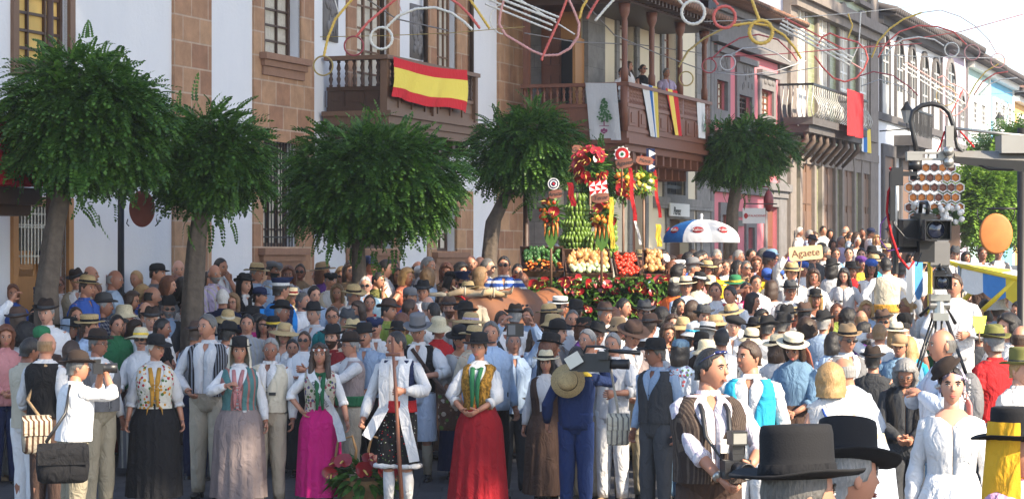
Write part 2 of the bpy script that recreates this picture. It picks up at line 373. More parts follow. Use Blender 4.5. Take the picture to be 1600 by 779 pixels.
# ===== first house: white plaster with brown ashlar bands and the dark balcony
def house_a():
 h = empty('plaster_house', (P0.x, P0.y, 0), FROT)
 tag(h, 'two storey white plaster house with brown ashlar bands and a carved wooden balcony', 'building')
 tl, tr, ztop, zb = t_at(-400), t_at(820), 11.0, -.4
 L = [(25, 105, -60, 105, 'u0'), (410, 468, -60, 88, 'u1'), (555, 605, -60, 145, 'd1'), (680, 712, -60, 140, 'd2'),
   (24, 103, 322, 520, 'dl'), (408, 462, 222, 385, 'l1'), (545, 612, 300, 388, 'l3'), (680, 712, 285, 392, 'l4')]
 holes = {k: frect(a, b, c, d) for a, b, c, d, k in L}
 # balcony floor height and door feet
 zf = z_at(670, 196, 0)
 holes['d1'] = (holes['d1'][0], holes['d1'][1], zf, holes['d1'][3]); holes['d2'] = (holes['d2'][0], holes['d2'][1], zf, holes['d2'][3])
 up = z_at(450, -60)
 holes = {k: (v[0], v[1], v[2], min(v[3], 9.6)) for k, v in holes.items()}
 mb = MB(); slab_holes(mb, tl, tr, zb, ztop, 0, list(holes.values()), .4)
 mb.add([(tr, 0, zb), (tr, 6, zb), (tr, 6, ztop), (tr, 0, ztop)], [(0, 1, 2, 3)])
 mb.add([(tl, 0, ztop), (tr, 0, ztop), (tr, 7, ztop), (tl, 7, ztop)], [(0, 1, 2, 3)])
 mb.add([(tl, .4, zb), (tr, .4, zb), (tr, .4, ztop), (tl, .4, ztop)], [(0, 1, 2, 3)])
 mb.build('wall', M_PLASTER, h, False)
 def band(x0, x1, hs, z0=zb, z1=ztop, w=.035):
  b = MB(); slab_holes(b, t_at(x0), t_at(x1), z0, z1, w, [holes[k] for k in hs], .06, thick=w + .01)
  b.build('stone_surround', M_STONE, h, False)
 q = MB(); q.box(t_at(268), t_at(326), -.05, .01, zb, ztop); q.build('stone_pilaster', M_STONE, h, False)
 q = MB(); q.box(t_at(776), t_at(821), -.05, .01, zb, ztop); q.build('corner_quoin', M_STONE, h, False)
 band(394, 488, ['u1', 'l1']);
 band(540, 622, ['d1'], zf - .1); band(540, 622, ['l3'], zb, zf - 1.15); band(667, 737, ['d2'], zf - .1); band(667, 737, ['l4'], zb, zf - 1.15)
 # sills and string courses
 for x0, x1, y, in ((402, 474, 88), (400, 470, 388), (545, 616, 390), (672, 722, 394)):
  s = MB(); z = z_at((x0 + x1) / 2, y); a, b = t_at(x0), t_at(x1)
  s.box(a, b, -.16, -.036, z - .1, z); s.box(a + .05, b - .05, -.11, -.0365, z - .2, z - .1); s.box(a + .08, b - .08, -.07, -.037, z - .34, z - .2)
  s.build('window_sill', M_SILL, h, False)
 window(h, holes['u0'], 0, M_WOODD, 3, 6, 'yellow', rec=.12, mull=.035)
 fr = MB(); a, b, c, d = holes['u0']; slab_holes(fr, a - .13, b + .13, c - .15, d + .1, .05, [holes['u0']], .1, thick=.05); fr.build('window_frame', M_WOODB, h, False)
 window(h, holes['u1'], 0, M_WOODD, 3, 6, 'curtain'); window(h, holes['l1'], 0, M_WOODD, 4, 6, 'half', bars=True)
 window(h, holes['l3'], 0, M_WOODD, 4, 4, 'glass'); window(h, holes['l4'], 0, M_WOODD, 3, 4, 'half')
 for k in ('d1', 'd2'):
  window(h, holes[k], 0, M_WOODB, 4, 7, 'half', name='balcony_door', rec=.18)
 # carved relief panels between the balcony doors
 for x0, x1, y0, y1 in ((504, 526, -40, 65), (640, 661, 8, 92)):
  a, b, c, d = frect(x0, x1, y0, y1); s = MB(); s.box(a, b, -.03, .01, c, d)
  rnd = random.Random(x0)
  for i in range(46):
   t, z = rnd.uniform(a + .08, b - .08), rnd.uniform(c + .1, d - .1)
   s.ell((t, -.035, z), (rnd.uniform(.03, .08), .03, rnd.uniform(.04, .12)), 7, 5)
  s.build('relief_panel', M_GREYP, h, True)
 # rain pipes
 s = MB()
 for x in (533, 598 + 1, 668, 735):
  pass
 for x in (597, 665, 737):
  t = t_at(x, .1); s.tube([(t, -.1, zf), (t, -.1, ztop - .3)], .045, 8)
 s.build('rain_pipe', M_BRONZE, h)
 # ground floor door of the first bay
 a, b, c, d = holes['dl']; s = MB(); zt = z_at(64, 412)
 slab_holes(s, a - .12, b + .12, c, d + .12, .05, [(a, b, c - 1, d)], .12, thick=.05); s.build('door_frame', M_WOODO, h, False)
 dr = MB(); tm = (a + b) / 2
 dr.box(a, b, .1, .16, c, zt)
 for p0, p1 in ((a + .06, tm - .04), (tm + .04, b - .06)):
  for z0, z1 in ((c + .1, c + .9), (c + .98, zt - .08)):
   dr.box(p0, p1, .075, .099, z0, z1); dr.box(p0 + .07, p1 - .07, .055, .074, z0 + .08, z1 - .08)
 do = dr.build('door', M_WOODO, h, False)
 k = MB()
 for i in range(15): t = a + .05 + (b - a - .1) * i / 14; k.tube([(t, .05, zt), (t, .05, d)], .013, 5)
 for z in (zt + .1, zt + .5, (zt + d) / 2 + .1, d - .1): k.box(a, b, .044, .056, z - .012, z + .012)
 k.build('door_grille', M_METAL, do, False)
 g = MB(); g.add([(a, .13, zt), (b, .13, zt), (b, .13, d), (a, .13, d)], [(0, 1, 2, 3)]); g.build('pane', M_GLASS, do, False)
 # balcony
 bal = MB(); wb = 1.12
 ta, tb = t_at(603, wb), t_at(742, wb)
 zr = z_at(603, 86, wb); zfl = z_at(603, 178, wb); zm = z_at(603, 134, wb)
 # floor plate and beams
 bal.box(ta - .12, tb + .12, -wb - .1, -.0505, zfl - .16, zfl - .03); bal.box(ta - .18, tb + .18, -wb - .16, -.0508, zfl - .03, zfl + .05)
 bal.box(ta - .08, tb + .08, -wb - .05, -.051, zfl - .3, zfl - .16)
 b_o = bal.build('balcony', M_WOODB, h, False)
 st = MB()
 n = 7
 for i in range(n):
  t = ta + .15 + (tb - ta - .3) * i / (n - 1)
  st.box(t - .07, t + .07, -wb + .1, -.052, zfl - .52, zfl - .3); st.box(t - .06, t + .06, -wb + .45, -.053, zfl - .72, zfl - .52)
 st.build('bracket', M_WOODD, b_o, False)
 pn = MB()
 def panelled(f, L, n):
  # f maps (u, out, z)
  for z0, z1, o0, o1 in ((zfl + .05, zfl + .13, 0, .06), (zm - .06, zm, 0, .06), (zfl + .13, zm - .06, .005, .03)):
   f(0, L, o0, o1, z0, z1)
  for i in range(n + 1): f(L * i / n - .03, L * i / n + .03, .03, .058, zfl + .13, zm - .06)
  for i in range(n): f(L * (i + .22) / n, L * (i + .78) / n, .03, .045, zfl + .22, zm - .15)
 panelled(lambda u0, u1, o0, o1, z0, z1: pn.box(ta + u0, ta + u1, -wb - o1 + .06, -wb - o0 + .06, z0, z1), tb - ta, 7)
 pn.build('front_panel', M_WOODB, b_o, False)
 for tt, sg in ((ta, -1), (tb, 1)):
  sp = MB(); panelled(lambda u0, u1, o0, o1, z0, z1: sp.box(min(tt + sg * o0, tt + sg * o1) - sg * .06 + 0, max(tt + sg * o0, tt + sg * o1) - sg * .06, -wb + u0 + .061, -wb + u1 - .0, z0, z1), wb - .06, 3)
  sp.build('side_panel', M_WOODD if sg < 0 else M_WOODB, b_o, False)  # near side in darker wood, painting in the shade on it
 rl = MB(); rl.box(ta - .1, tb + .1, -wb - .07, -wb + .09, zr - .07, zr); rl.box(ta - .1, ta + .07, -wb + .0905, -.0515, zr - .07, zr); rl.box(tb - .07, tb + .1, -wb + .0905, -.0515, zr - .07, zr)
 for t, y in ((ta, -wb), (tb - .02, -wb), ((ta + tb) / 2, -wb)): rl.box(t - .05, t + .07, y - .04, y + .08, zfl + .051, zr - .0705)
 rl.build('handrail', M_WOODB, b_o, False)
 bs = MB()
 for i in range(1, 26): baluster(bs, ta + (tb - ta) * i / 26, -wb + .02, zm, zr - .07, .034)
 for t in (ta, tb):
  for i in range(1, 8): baluster(bs, t, -wb + wb * i / 8, zm, zr - .07, .034)
 bs.build('baluster_row', M_WOODD, b_o, True)
 # Spanish flag hung over the rail, curved sheet with thickness
 f = MB(); nu, nv = 30, 12; t0, t1 = t_at(614, wb + .12), t_at(729, wb + .12)
 z0a, z1a = z_at(618, 90, wb + .1), z_at(618, 155, wb + .1); z0b, z1b = z_at(729, 110, wb + .1), z_at(729, 176, wb + .1)
 for side in (0, 1):
  rows = []
  for i in range(nv + 1):
   row = []
   for j in range(nu + 1):
    u, v = j / nu, i / nv
    z = (z0a * (1 - u) + z0b * u) * (1 - v) + (z1a * (1 - u) + z1b * u) * v - .05 * math.sin(math.pi * u) * (1 - v) + .03 * math.sin(9 * u + v) * v
    out = .13 + .035 * math.sin(14 * u + 2 * v) * v + .02 * math.sin(31 * u + 5 * v) * v
    row.append((t0 + (t1 - t0) * u + (-.12 * v if u < .01 else 0) + .05 * math.sin(v * 3) * (1 - u), -wb - out + side * .004, z))
   rows.append(row)
  rows = np.array(rows)
  for i in range(nv): f.grid(rows[i:i + 2], False, mi=(1 if nv * .26 <= i + .5 < nv * .76 else 0))
 o = f.build('flag', [cloth((.62, .03, .04), wr=.3), cloth((.85, .68, .12), wr=.3)], None, True, loc=(P0.x, P0.y, 0), rotz=FROT)
 tag(o, 'red and yellow striped flag tied along the dark wooden balcony rail', 'flag')
house_a()
TB = t_at(820, 0)                      # where the second house begins (it stands forward of the first)
WB = 1.35
M_SHUT = wood('grey_shutter', (.30, .30, .30), (.40, .40, .40), .6)
M_LAV = plaster('lavender_plaster', (.50, .42, .52), (.4, .36, .42), .3)
M_MINT = plaster('mint_plaster', (.38, .52, .50), (.3, .4, .4), .3)
M_BLUE = plaster('blue_plaster', (.16, .42, .62), (.2, .36, .5), .3)
M_OCHRE = plaster('ochre_plaster', (.62, .38, .14), (.5, .35, .2), .3)
def house_b():
 h = empty('corner_house', (P0.x, P0.y, 0), FROT)
 tag(h, 'cream and grey stone corner house with a long red-brown balcony on wooden posts', 'building')
 t1 = t_at(1107, WB); zt = z_at(985, -2, WB) + .3; zb = -.3
 dn = (t_at(965, WB), t_at(992, WB), z_at(978, 140, WB), z_at(978, 18, WB)); dn2 = (t_at(1035, WB), t_at(1056, WB), z_at(1045, 150, WB), z_at(1045, 38, WB))
 lw = frect(1039, 1068, 280, 304, WB); ld = (t_at(985, WB), t_at(1006, WB), zb, z_at(995, 285, WB)); ld2 = (t_at(1043, WB), t_at(1078, WB), zb, z_at(1060, 342, WB))
 mb = MB(); slab_holes(mb, TB, t1, zb, zt, WB, [dn, dn2, lw, ld, ld2], .35)
 mb.add([(TB, 0.0, zb), (TB, -WB, zb), (TB, -WB, zt), (TB, 0.0, zt)], [(0, 1, 2, 3)])
 mb.add([(TB, .35 - WB, zb), (t1, .35 - WB, zb), (t1, .35 - WB, zt), (TB, .35 - WB, zt)], [(0, 1, 2, 3)])
 mb.build('wall', M_CREAM, h, False)
 g = MB()
 g.box(TB - .02, TB + .0, -WB - .02, 0, zb, z_at(900, 395, WB) + .9)                       # grey base of the side wall
 g.box(TB - .021, TB, -.62, -.1, z_at(900, 395, WB) + .9001, z_at(830, 265, .5)); g.box(TB - .022, TB, -WB - .021, -.85, z_at(900, 395, WB) + .9002, z_at(830, 265, .5))
 g.box(TB - .02, TB, -.4, 0, 4.9, zt); g.box(TB - .023, TB, -WB - .023, -1.25, 4.9, zt)
 g.box(TB - .0231, t_at(944, WB), -WB - .022, -WB, 4.9, zt)
 g.box(t_at(1086, WB), t1, -WB - .05, -WB, zb, zt)
 g.box(TB + .01, t_at(1012, WB), -WB - .021, -WB, zb, z_at(1000, 365, WB)) if False else None
 for (a, b, c, d) in (dn, dn2, lw, ld, ld2):
  slab_holes(g, a - .22, b + .22, c - (.22 if (a, b, c, d) == lw else 0), d + .25, WB + .05, [(a, b, c, d)], .08, thick=.05)
 g.box(t_at(1012, WB) + .4, t1 + .02, -WB - .12, -WB, z_at(1060, 310, WB) - .25, z_at(1060, 310, WB))
 g.build('stone_surround', M_GREY, h, False)
 window(h, dn, WB, M_WOODR, 2, 5, 'half', name='balcony_door'); window(h, dn2, WB, M_WOODR, 2, 5, 'half', name='balcony_door')
 window(h, lw, WB, M_IRON, 1, 1, 'glass', bars=True)
 d = MB(); a, b, c, e = ld; d.box(a, b, -WB + .2, -WB + .25, c, e)
 for i in range(3): d.box(a + .12, b - .12, -WB + .17, -WB + .199, c + .3 + i * 1.1, c + 1.2 + i * 1.1)
 d.build('door', M_WOODR, h, False)
 d = MB(); a, b, c, e = ld2; d.box(a, b, -WB + .25, -WB + .3, c, e); d.build('shop_doorway', M_WOODD, h, False)
 # side wall door on the balcony: closed leaf, open doorway, leaf swung out
 d = MB(); z0, z1 = 4.9, z_at(870, 12, .6)
 d.box(TB - .06, TB - .024, -.80, -.38, z0, z1)
 for i in range(4):
  for yy in (-.78, -.58): d.box(TB - .085, TB - .061, yy, yy + .17, z0 + .15 + i * (z1 - z0) / 4.1, z0 + .0 + (i + .9) * (z1 - z0) / 4.1)
 d.box(TB - .07, TB - .024, -1.25, -.38, z1 - .9, z1 - .001) if False else None
 d.build('door_leaf', M_WOODR, h, False)
 d = MB(); d.box(TB - .03, TB - .0235, -1.22, -.80, z0, z1 - .7); d.build('doorway', M_BLKP, h, False)  # black sheet painted in for the dark inside the opening
 d = MB(); d.box(TB - .07, TB - .024, -1.22, -.80, z1 - .7, z1); d.box(TB - .6, TB - .03, -1.29, -1.23, z0, z1 - .7); d.build('door_leaf', M_WOODO, h, False)  # orange wood colour stands in for sunlight on the swung leaf
 # balcony wrapping the corner
 p = 1.2; wo = WB + p; to = TB - p; te = t_at(1109, wo); y = -wo
 zr = z_at(978, 128, wo); zf = z_at(978, 206, wo) ; zm = z_at(978, 162, wo)
 fl = MB()
 for k, (o, a, b) in enumerate(((0.0, -.12, .02), (.07, -.22, -.1201), (-.05, -.36, -.2201))):
  fl.box(to - o, te + o, y - o, -WB - .052 - k * .001, zf + a, zf + b); fl.box(to - o, TB - .07, -WB - .06, -.2 + o, zf + a - .0003, zf + b - .0003)
 bo = fl.build('balcony', M_WOODR, h, False)
 br = MB(); n = 12
 for i in range(n):
  t = to + .2 + (te - to - .4) * i / (n - 1); br.box(t - .06, t + .06, y + .08, -WB - .1, zf - .56, zf - .36); br.box(t - .055, t + .055, y + .5, -WB - .1, zf - .78, zf - .56)
 for yy in (y + .2, y + .9, y + 1.6, y + 2.2): br.box(to + .08, TB - .1, yy - .06, yy + .06, zf - .56, zf - .361)
 br.build('bracket', M_WOODR, bo, False)
 pn = MB(); L = te - to; n = 9
 for z0, z1, q in ((zf + .021, zf + .1, .03), (zm - .05, zm + .02, .03), (zf + .1, zm - .05, .0)):
  pn.box(to - q, te, y - q, y + .04, z0, z1); pn.box(to - q, to + .04, y + .041, -.35, z0 + .0002, z1 - .0002)
 for i in range(n):
  a, b = to + L * (i + .14) / n, to + L * (i + .86) / n
  pn.box(a, b, y - .02, y - .0005, zf + .14, zm - .09); pn.box(a + .12, b - .12, y - .035, y - .0205, zf + .2, zm - .15)
 for i in range(4):
  a, b = y + 2.2 * (i + .14) / 4, y + 2.2 * (i + .86) / 4
  pn.box(to - .02, to - .0005, a, b, zf + .14, zm - .09); pn.box(to - .035, to - .0205, a + .1, b - .1, zf + .2, zm - .15)
 pn.build('panelling', M_WOODR, bo, False)
 rl = MB(); rl.box(to - .06, te, y - .06, y + .07, zr - .07, zr); rl.box(to - .06, to + .07, y + .0705, -.35, zr - .07, zr - .0005)
 rl.build('handrail', M_WOODR, bo, False)
 bs = MB(); n = 62
 for i in range(n): baluster(bs, to + L * (i + .5) / n, y + .01, zm + .02, zr - .07, .036)
 for i in range(16): baluster(bs, to + .01, y + 2.2 * (i + .5) / 16, zm + .02, zr - .07, .036)
 bs.build('baluster_row', M_WOODR, bo)
 ze = z_at(1000, 3, wo)
 for k, xx in enumerate((977, 1022, 1066, 1104)):
  t = t_at(xx, wo) if k else to + .02; ps = MB()
  ps.box(t - .075, t + .075, y - .035 + .02, y + .115, zf + .022, zr + .01)
  ps.lathe([(.07, zr + .011), (.075, zr + .25), (.055, zr + .3), (.06, ze - .5), (.05, ze - .42), (.1, ze - .3), (.12, ze - .12)], 10, (t, y + .05, 0))
  ps.build('post', M_WOODR, bo, True)
 ps = MB(); ps.box(TB - p + .02, TB - p + .14, -.5, -.38, zf, ze - .12); ps.build('post', M_WOODR, bo, False)
 rf = MB(); rf.box(to - .15, te + .05, y - .12, -WB + .3, ze - .12, ze + .02); rf.box(to - .15, TB + .1, -WB + .3001, .3, ze - .12, ze + .02)
 for i in range(24):
  t = to + L * (i + .5) / 24; rf.box(t - .05, t + .05, y - .4, y - .1205, ze - .08, ze + .019)
 rf.build('eave_board', M_WOODD, h, False)
 r2 = MB(); r2.box(to - .5, te + .3, y - .55, -WB + 1.5, ze + .021, ze + .07)
 for i in range(60):
  t = to - .45 + (L + .8) * i / 59; r2.tube([(t, y - .6, ze + .08), (t, -WB + 1.5, ze + .95)], .075, 6)
 r2.build('roof', M_ROOF, h, True)
 # shop sign
 s = MB(); a, b, c, e = frect(1043, 1073, 318, 338, WB + .1); s.box(a, b, -WB - .17, -WB - .13, c, e)
 so_ = s.build('shop_sign', M_WHITE, None, False, loc=(P0.x, P0.y, 0), rotz=FROT); tag(so_, 'white rectangular shop sign with black script above the grey stone doorway', 'sign')
 return wo, zr, zf
def text(body, size, mat, parent=None, loc=(0, 0, 0), rot=(0, 0, 0), ext=.004, name='lettering', shear=0, align='CENTER'):
 cu = bpy.data.curves.new(name, 'FONT'); cu.body = body; cu.size = size; cu.extrude = ext; cu.align_x = align; cu.align_y = 'CENTER'; cu.shear = shear
 cu.materials.append(mat); cu.resolution_u = 3
 t_ = bpy.data.objects.new(name, cu); me = bpy.data.meshes.new_from_object(t_); bpy.data.objects.remove(t_); me.name = name
 o = bpy.data.objects.new(name, me); COL.objects.link(o); o.location = loc; o.rotation_euler = rot
 if parent is not None: o.parent = parent
 return o
WO, ZR, ZF = house_b()
M_INK = plain('black_ink', (.03, .03, .03), .6); M_REDINK = plain('red_ink', (.45, .03, .03), .6)
def on_front(body, x, y, w, size, mat, parent=None, shear=0, name='lettering'):
 t = t_at(x, w); z = z_at(x, y, w)
 o = text(body, size, mat, parent, (t, -w, z), (R(90), 0, 0), shear=shear, name=name)
 return o
_sg = bpy.data.objects['shop_sign']
on_front('Perez', 1058, 330, WB + .178, .26, M_INK, _sg, .3)
def cloth_hang(name, label, cat, x0, x1, y0, y1, w, mats, fold=.04, mi=None, skew=0, narrow=1.0, nu=16, nv=14, slope=0.2, grp=None):
 """cloth hanging from a rail, with folds and thickness"""
 f = MB(); t0, t1 = t_at(x0, w), t_at(x1, w); z0, z1 = z_at((x0 + x1) / 2, y0, w), z_at((x0 + x1) / 2, y1, w)
 ph = random.uniform(0, 6)
 for side in (0, 1):
  rows = []
  for i in range(nv + 1):
   v = i / nv; row = []
   for j in range(nu + 1):
    u = j / nu; k = 1 + (narrow - 1) * v
    t = t0 + (t1 - t0) * (.5 + (u - .5) * k) + skew * v
    o = .03 + fold * (1 + math.sin(ph + u * 13 + v)) * (.3 + .7 * v) * .5 + side * .004
    row.append((t, -w - o, z0 + (z1 - z0) * v))
   rows.append(row)
  rows = np.array(rows)
  if mi is None: f.grid(rows, False)
  else:
   for j in range(nu): f.grid(rows[:, j:j + 2], False, mi=mi((j + .5) / nu, 0))
 o = f.build(name, mats, None, True, loc=(P0.x, P0.y, 0), rotz=FROT)
 tag(o, label, cat, grp); return o
CW = cloth((.74, .74, .74), wr=.3); CB = cloth((.03, .16, .45), wr=.3); CY = cloth((.75, .58, .12), wr=.3); CR = cloth((.55, .03, .035), wr=.3)
# white banner with tree emblem hangs from the side stretch of the balcony: local plane x = const
def side_banner():
 to = TB - 1.2 - .07
 ya, yb = -1.72, -2.36
 z0, z1 = ZR, ZR - 1.12
 f = MB()
 for side in (0, 1):
  f.grid([[(to - .02 * math.sin(j * .9) * i / 10 - side * .005, ya + (yb - ya) * j / 10 - .1 * i / 12, z0 + (z1 - z0) * i / 12 - .02 * j / 10) for j in range(11)] for i in range(13)], False)
 o = f.build('banner', CW, None, True, loc=(P0.x, P0.y, 0), rotz=FROT)
 tag(o, 'white banner with a green tree emblem hanging from the side of the red-brown balcony', 'banner')
 e = MB(); rnd = random.Random(3); ym = (ya + yb) / 2 - .08
 for i in range(120):
  z = rnd.uniform(0, 1); wd = .16 * (1 - z) ** .6 * (1 if z > .1 else .5)
  y = ym + rnd.uniform(-wd, wd); zz = z0 - .78 + .46 * z; r = rnd.uniform(.015, .035)
  e.add([(to - .045, y - r, zz), (to - .045, y, zz - r * .7), (to - .045, y + r, zz), (to - .045, y, zz + r * .7)], [(0, 1, 2, 3)])
 e.build('tree_emblem', plain('emblem_green', (.06, .16, .06), .8), o, False)
 e = MB(); e.box(to - .046, to - .044, ym - .012, ym + .012, z0 - .85, z0 - .76)
 for k in (-1, 0, 1): e.ell((to - .045, ym + .045 * k, z0 - .93 - .02 * abs(k)), (.002, .028, .035), 8, 6)
 e.box(to - .046, to - .044, ym - .1, ym + .1, z0 - .865, z0 - .852); e.ell((to - .045, ym, z0 - .99), (.002, .035, .02), 8, 6)
 e.build('crest_emblem', plain('emblem_purple', (.25, .06, .14), .8), o, False)
side_banner()
cloth_hang('flag', 'blue yellow and white flag draped narrow beside leaning people on the balcony', 'flag', 999, 1024, 133, 213, WO, [CW, CB, CY], mi=lambda u, v: 1 if .45 < u < .68 else 2 if u > .78 else 0, skew=.35, narrow=.55)
cloth_hang('flag', 'red and yellow flag hanging twisted from the red-brown balcony', 'flag', 1037, 1055, 140, 210, WO, [CY, CR], mi=lambda u, v: 0 if .2 < u < .55 else 1, skew=.45, narrow=.6)
o = cloth_hang('banner', 'small white banner at the far end of the red-brown balcony', 'banner', 1086, 1099, 158, 216, WO, [CW], skew=.1, narrow=.8)
e = MB(); t, z = t_at(1093, WO), z_at(1093, 192, WO)
for i in range(26):
 q = random.random(); wd = .09 * (1 - q); y_ = -WO - .1; r = .03; tt = t + .1 + random.uniform(-wd, wd); zz = z - .2 + .42 * q
 e.add([(tt - r, y_, zz), (tt, y_, zz - r), (tt + r, y_, zz), (tt, y_, zz + r)], [(0, 1, 2, 3)])
e.build('tree_emblem', MATS['emblem_green'], o, False)
def house_c():
 h = empty('pink_house', (P0.x, P0.y, 0), FROT); tag(h, 'pink house with grey stone window bays under a tiled eave', 'building')
 a, b = t_at(1107, WB), t_at(1228, WB); zt = z_at(1170, 22, WB); zb = 0
 wins = [frect(1117, 1134, 126, 172, WB), frect(1152, 1172, 150, 186, WB), frect(1187, 1206, 141, 180, WB)]
 doors = [(t_at(x0, WB), t_at(x1, WB), zb, z_at(x0, yy, WB)) for x0, x1, yy in ((1126, 1140, 335), (1166, 1176, 355), (1196, 1214, 322))]
 mb = MB(); slab_holes(mb, a, b, zb, zt, WB, wins + doors, .3); mb.add([(a, .3 - WB, zb), (b, .3 - WB, zb), (b, .3 - WB, zt), (a, .3 - WB, zt)], [(0, 1, 2, 3)])
 mb.build('wall', M_PINK, h, False)
 g = MB(); zc = z_at(1165, 84, WB)
 g.box(a, b, -WB - .09, -WB, zc, zt); g.box(a, b, -WB - .25, -WB, zc - .0, zc + .14); g.box(a, b, -WB - .2, -WB - .0901, zt - .25, zt - .1)
 zm = z_at(1225, 293, WB); g.box(a, b, -WB - .2, -WB, zm - .12, zm + .08); g.box(a, b, -WB - .12, -WB, zm - .3, zm - .1201)
 for x0, x1 in ((1107, 1112), (1215, 1228)): g.box(t_at(x0, WB), t_at(x1, WB), -WB - .07, -WB, zb, zc - .001)
 for (p, q, c, d), yy in zip(wins, (92, 97, 107)):
  top = z_at(1150, yy, WB); slab_holes(g, p - .24, q + .24, c - .3, top, WB + .06, [(p, q, c, d)], .1, thick=.06); g.box(p - .34, q + .34, -WB - .16, -WB, top, top + .15)
 for (p, q, c, d) in doors: slab_holes(g, p - .22, q + .22, c, d + .3, WB + .06, [(p, q, c, d)], .1, thick=.06)
 g.build('stone_surround', M_GREYP, h, False)
 r = MB(); rnd = random.Random(2)
 for (p, q, c, d), yy in zip(wins, (92, 97, 107)):
  top = z_at(1150, yy, WB)
  for i in range(14): r.ell((rnd.uniform(p, q), -WB - .065, rnd.uniform(d + .2, top - .1)), (.05, .03, .09), 6, 4)
  r.build('carved_relief', M_GREYP, h, True); r = MB()
 for i, wn_ in enumerate(wins): window(h, wn_, WB, M_WOODR if i != 1 else M_WOODD, 3, 4, 'half' if i != 1 else 'glass', rec=.15)
 for (p, q, c, d) in doors:
  s = MB(); s.box(p, q, -WB + .12, -WB + .16, c, d)
  for i in range(3): s.box(p + .1, q - .1, -WB + .1, -WB + .119, c + .3 + i * 1.2, c + 1.3 + i * 1.2)
  s.build('door', M_WOODR, h, False)
 e = MB(); e.box(a, b, -WB - .6, -WB + .4, zt, zt + .07)
 for i in range(54): t = a + (b - a) * i / 53; e.tube([(t, -WB - .65, zt + .08), (t, -WB + 1.2, zt + .6)], .07, 6)
 e.build('roof', M_ROOF, h, True)
 for x, y, rr in ((1220, 328, .1), (1221, 341, .08)):
  s = MB(); s.tube([(t_at(x, WB) - rr, -WB - .02, z_at(x, y, WB)), (t_at(x, WB), -WB - .02, z_at(x, y, WB) + rr), (t_at(x, WB) + rr, -WB - .02, z_at(x, y, WB)), (t_at(x, WB), -WB - .02, z_at(x, y, WB) - rr * .6), (t_at(x, WB) - rr, -WB - .02, z_at(x, y, WB))], .022, 5)
  s.build('painted_mark', M_REDINK, h)
 s = MB(); p, q, c, d = frect(1150, 1159, 330, 353, WB)
 s.box(p, q, -WB - .06, -WB - .01, c, (c + d) / 2 - .04); s.box(p, q, -WB - .06, -WB - .01, (c + d) / 2 + .04, d)
 tag(s.build('menu_board', M_BLKP, None, False, loc=(P0.x, P0.y, 0), rotz=FROT), 'pair of small black framed boards on the pink wall beside the door', 'notice board')
house_c()
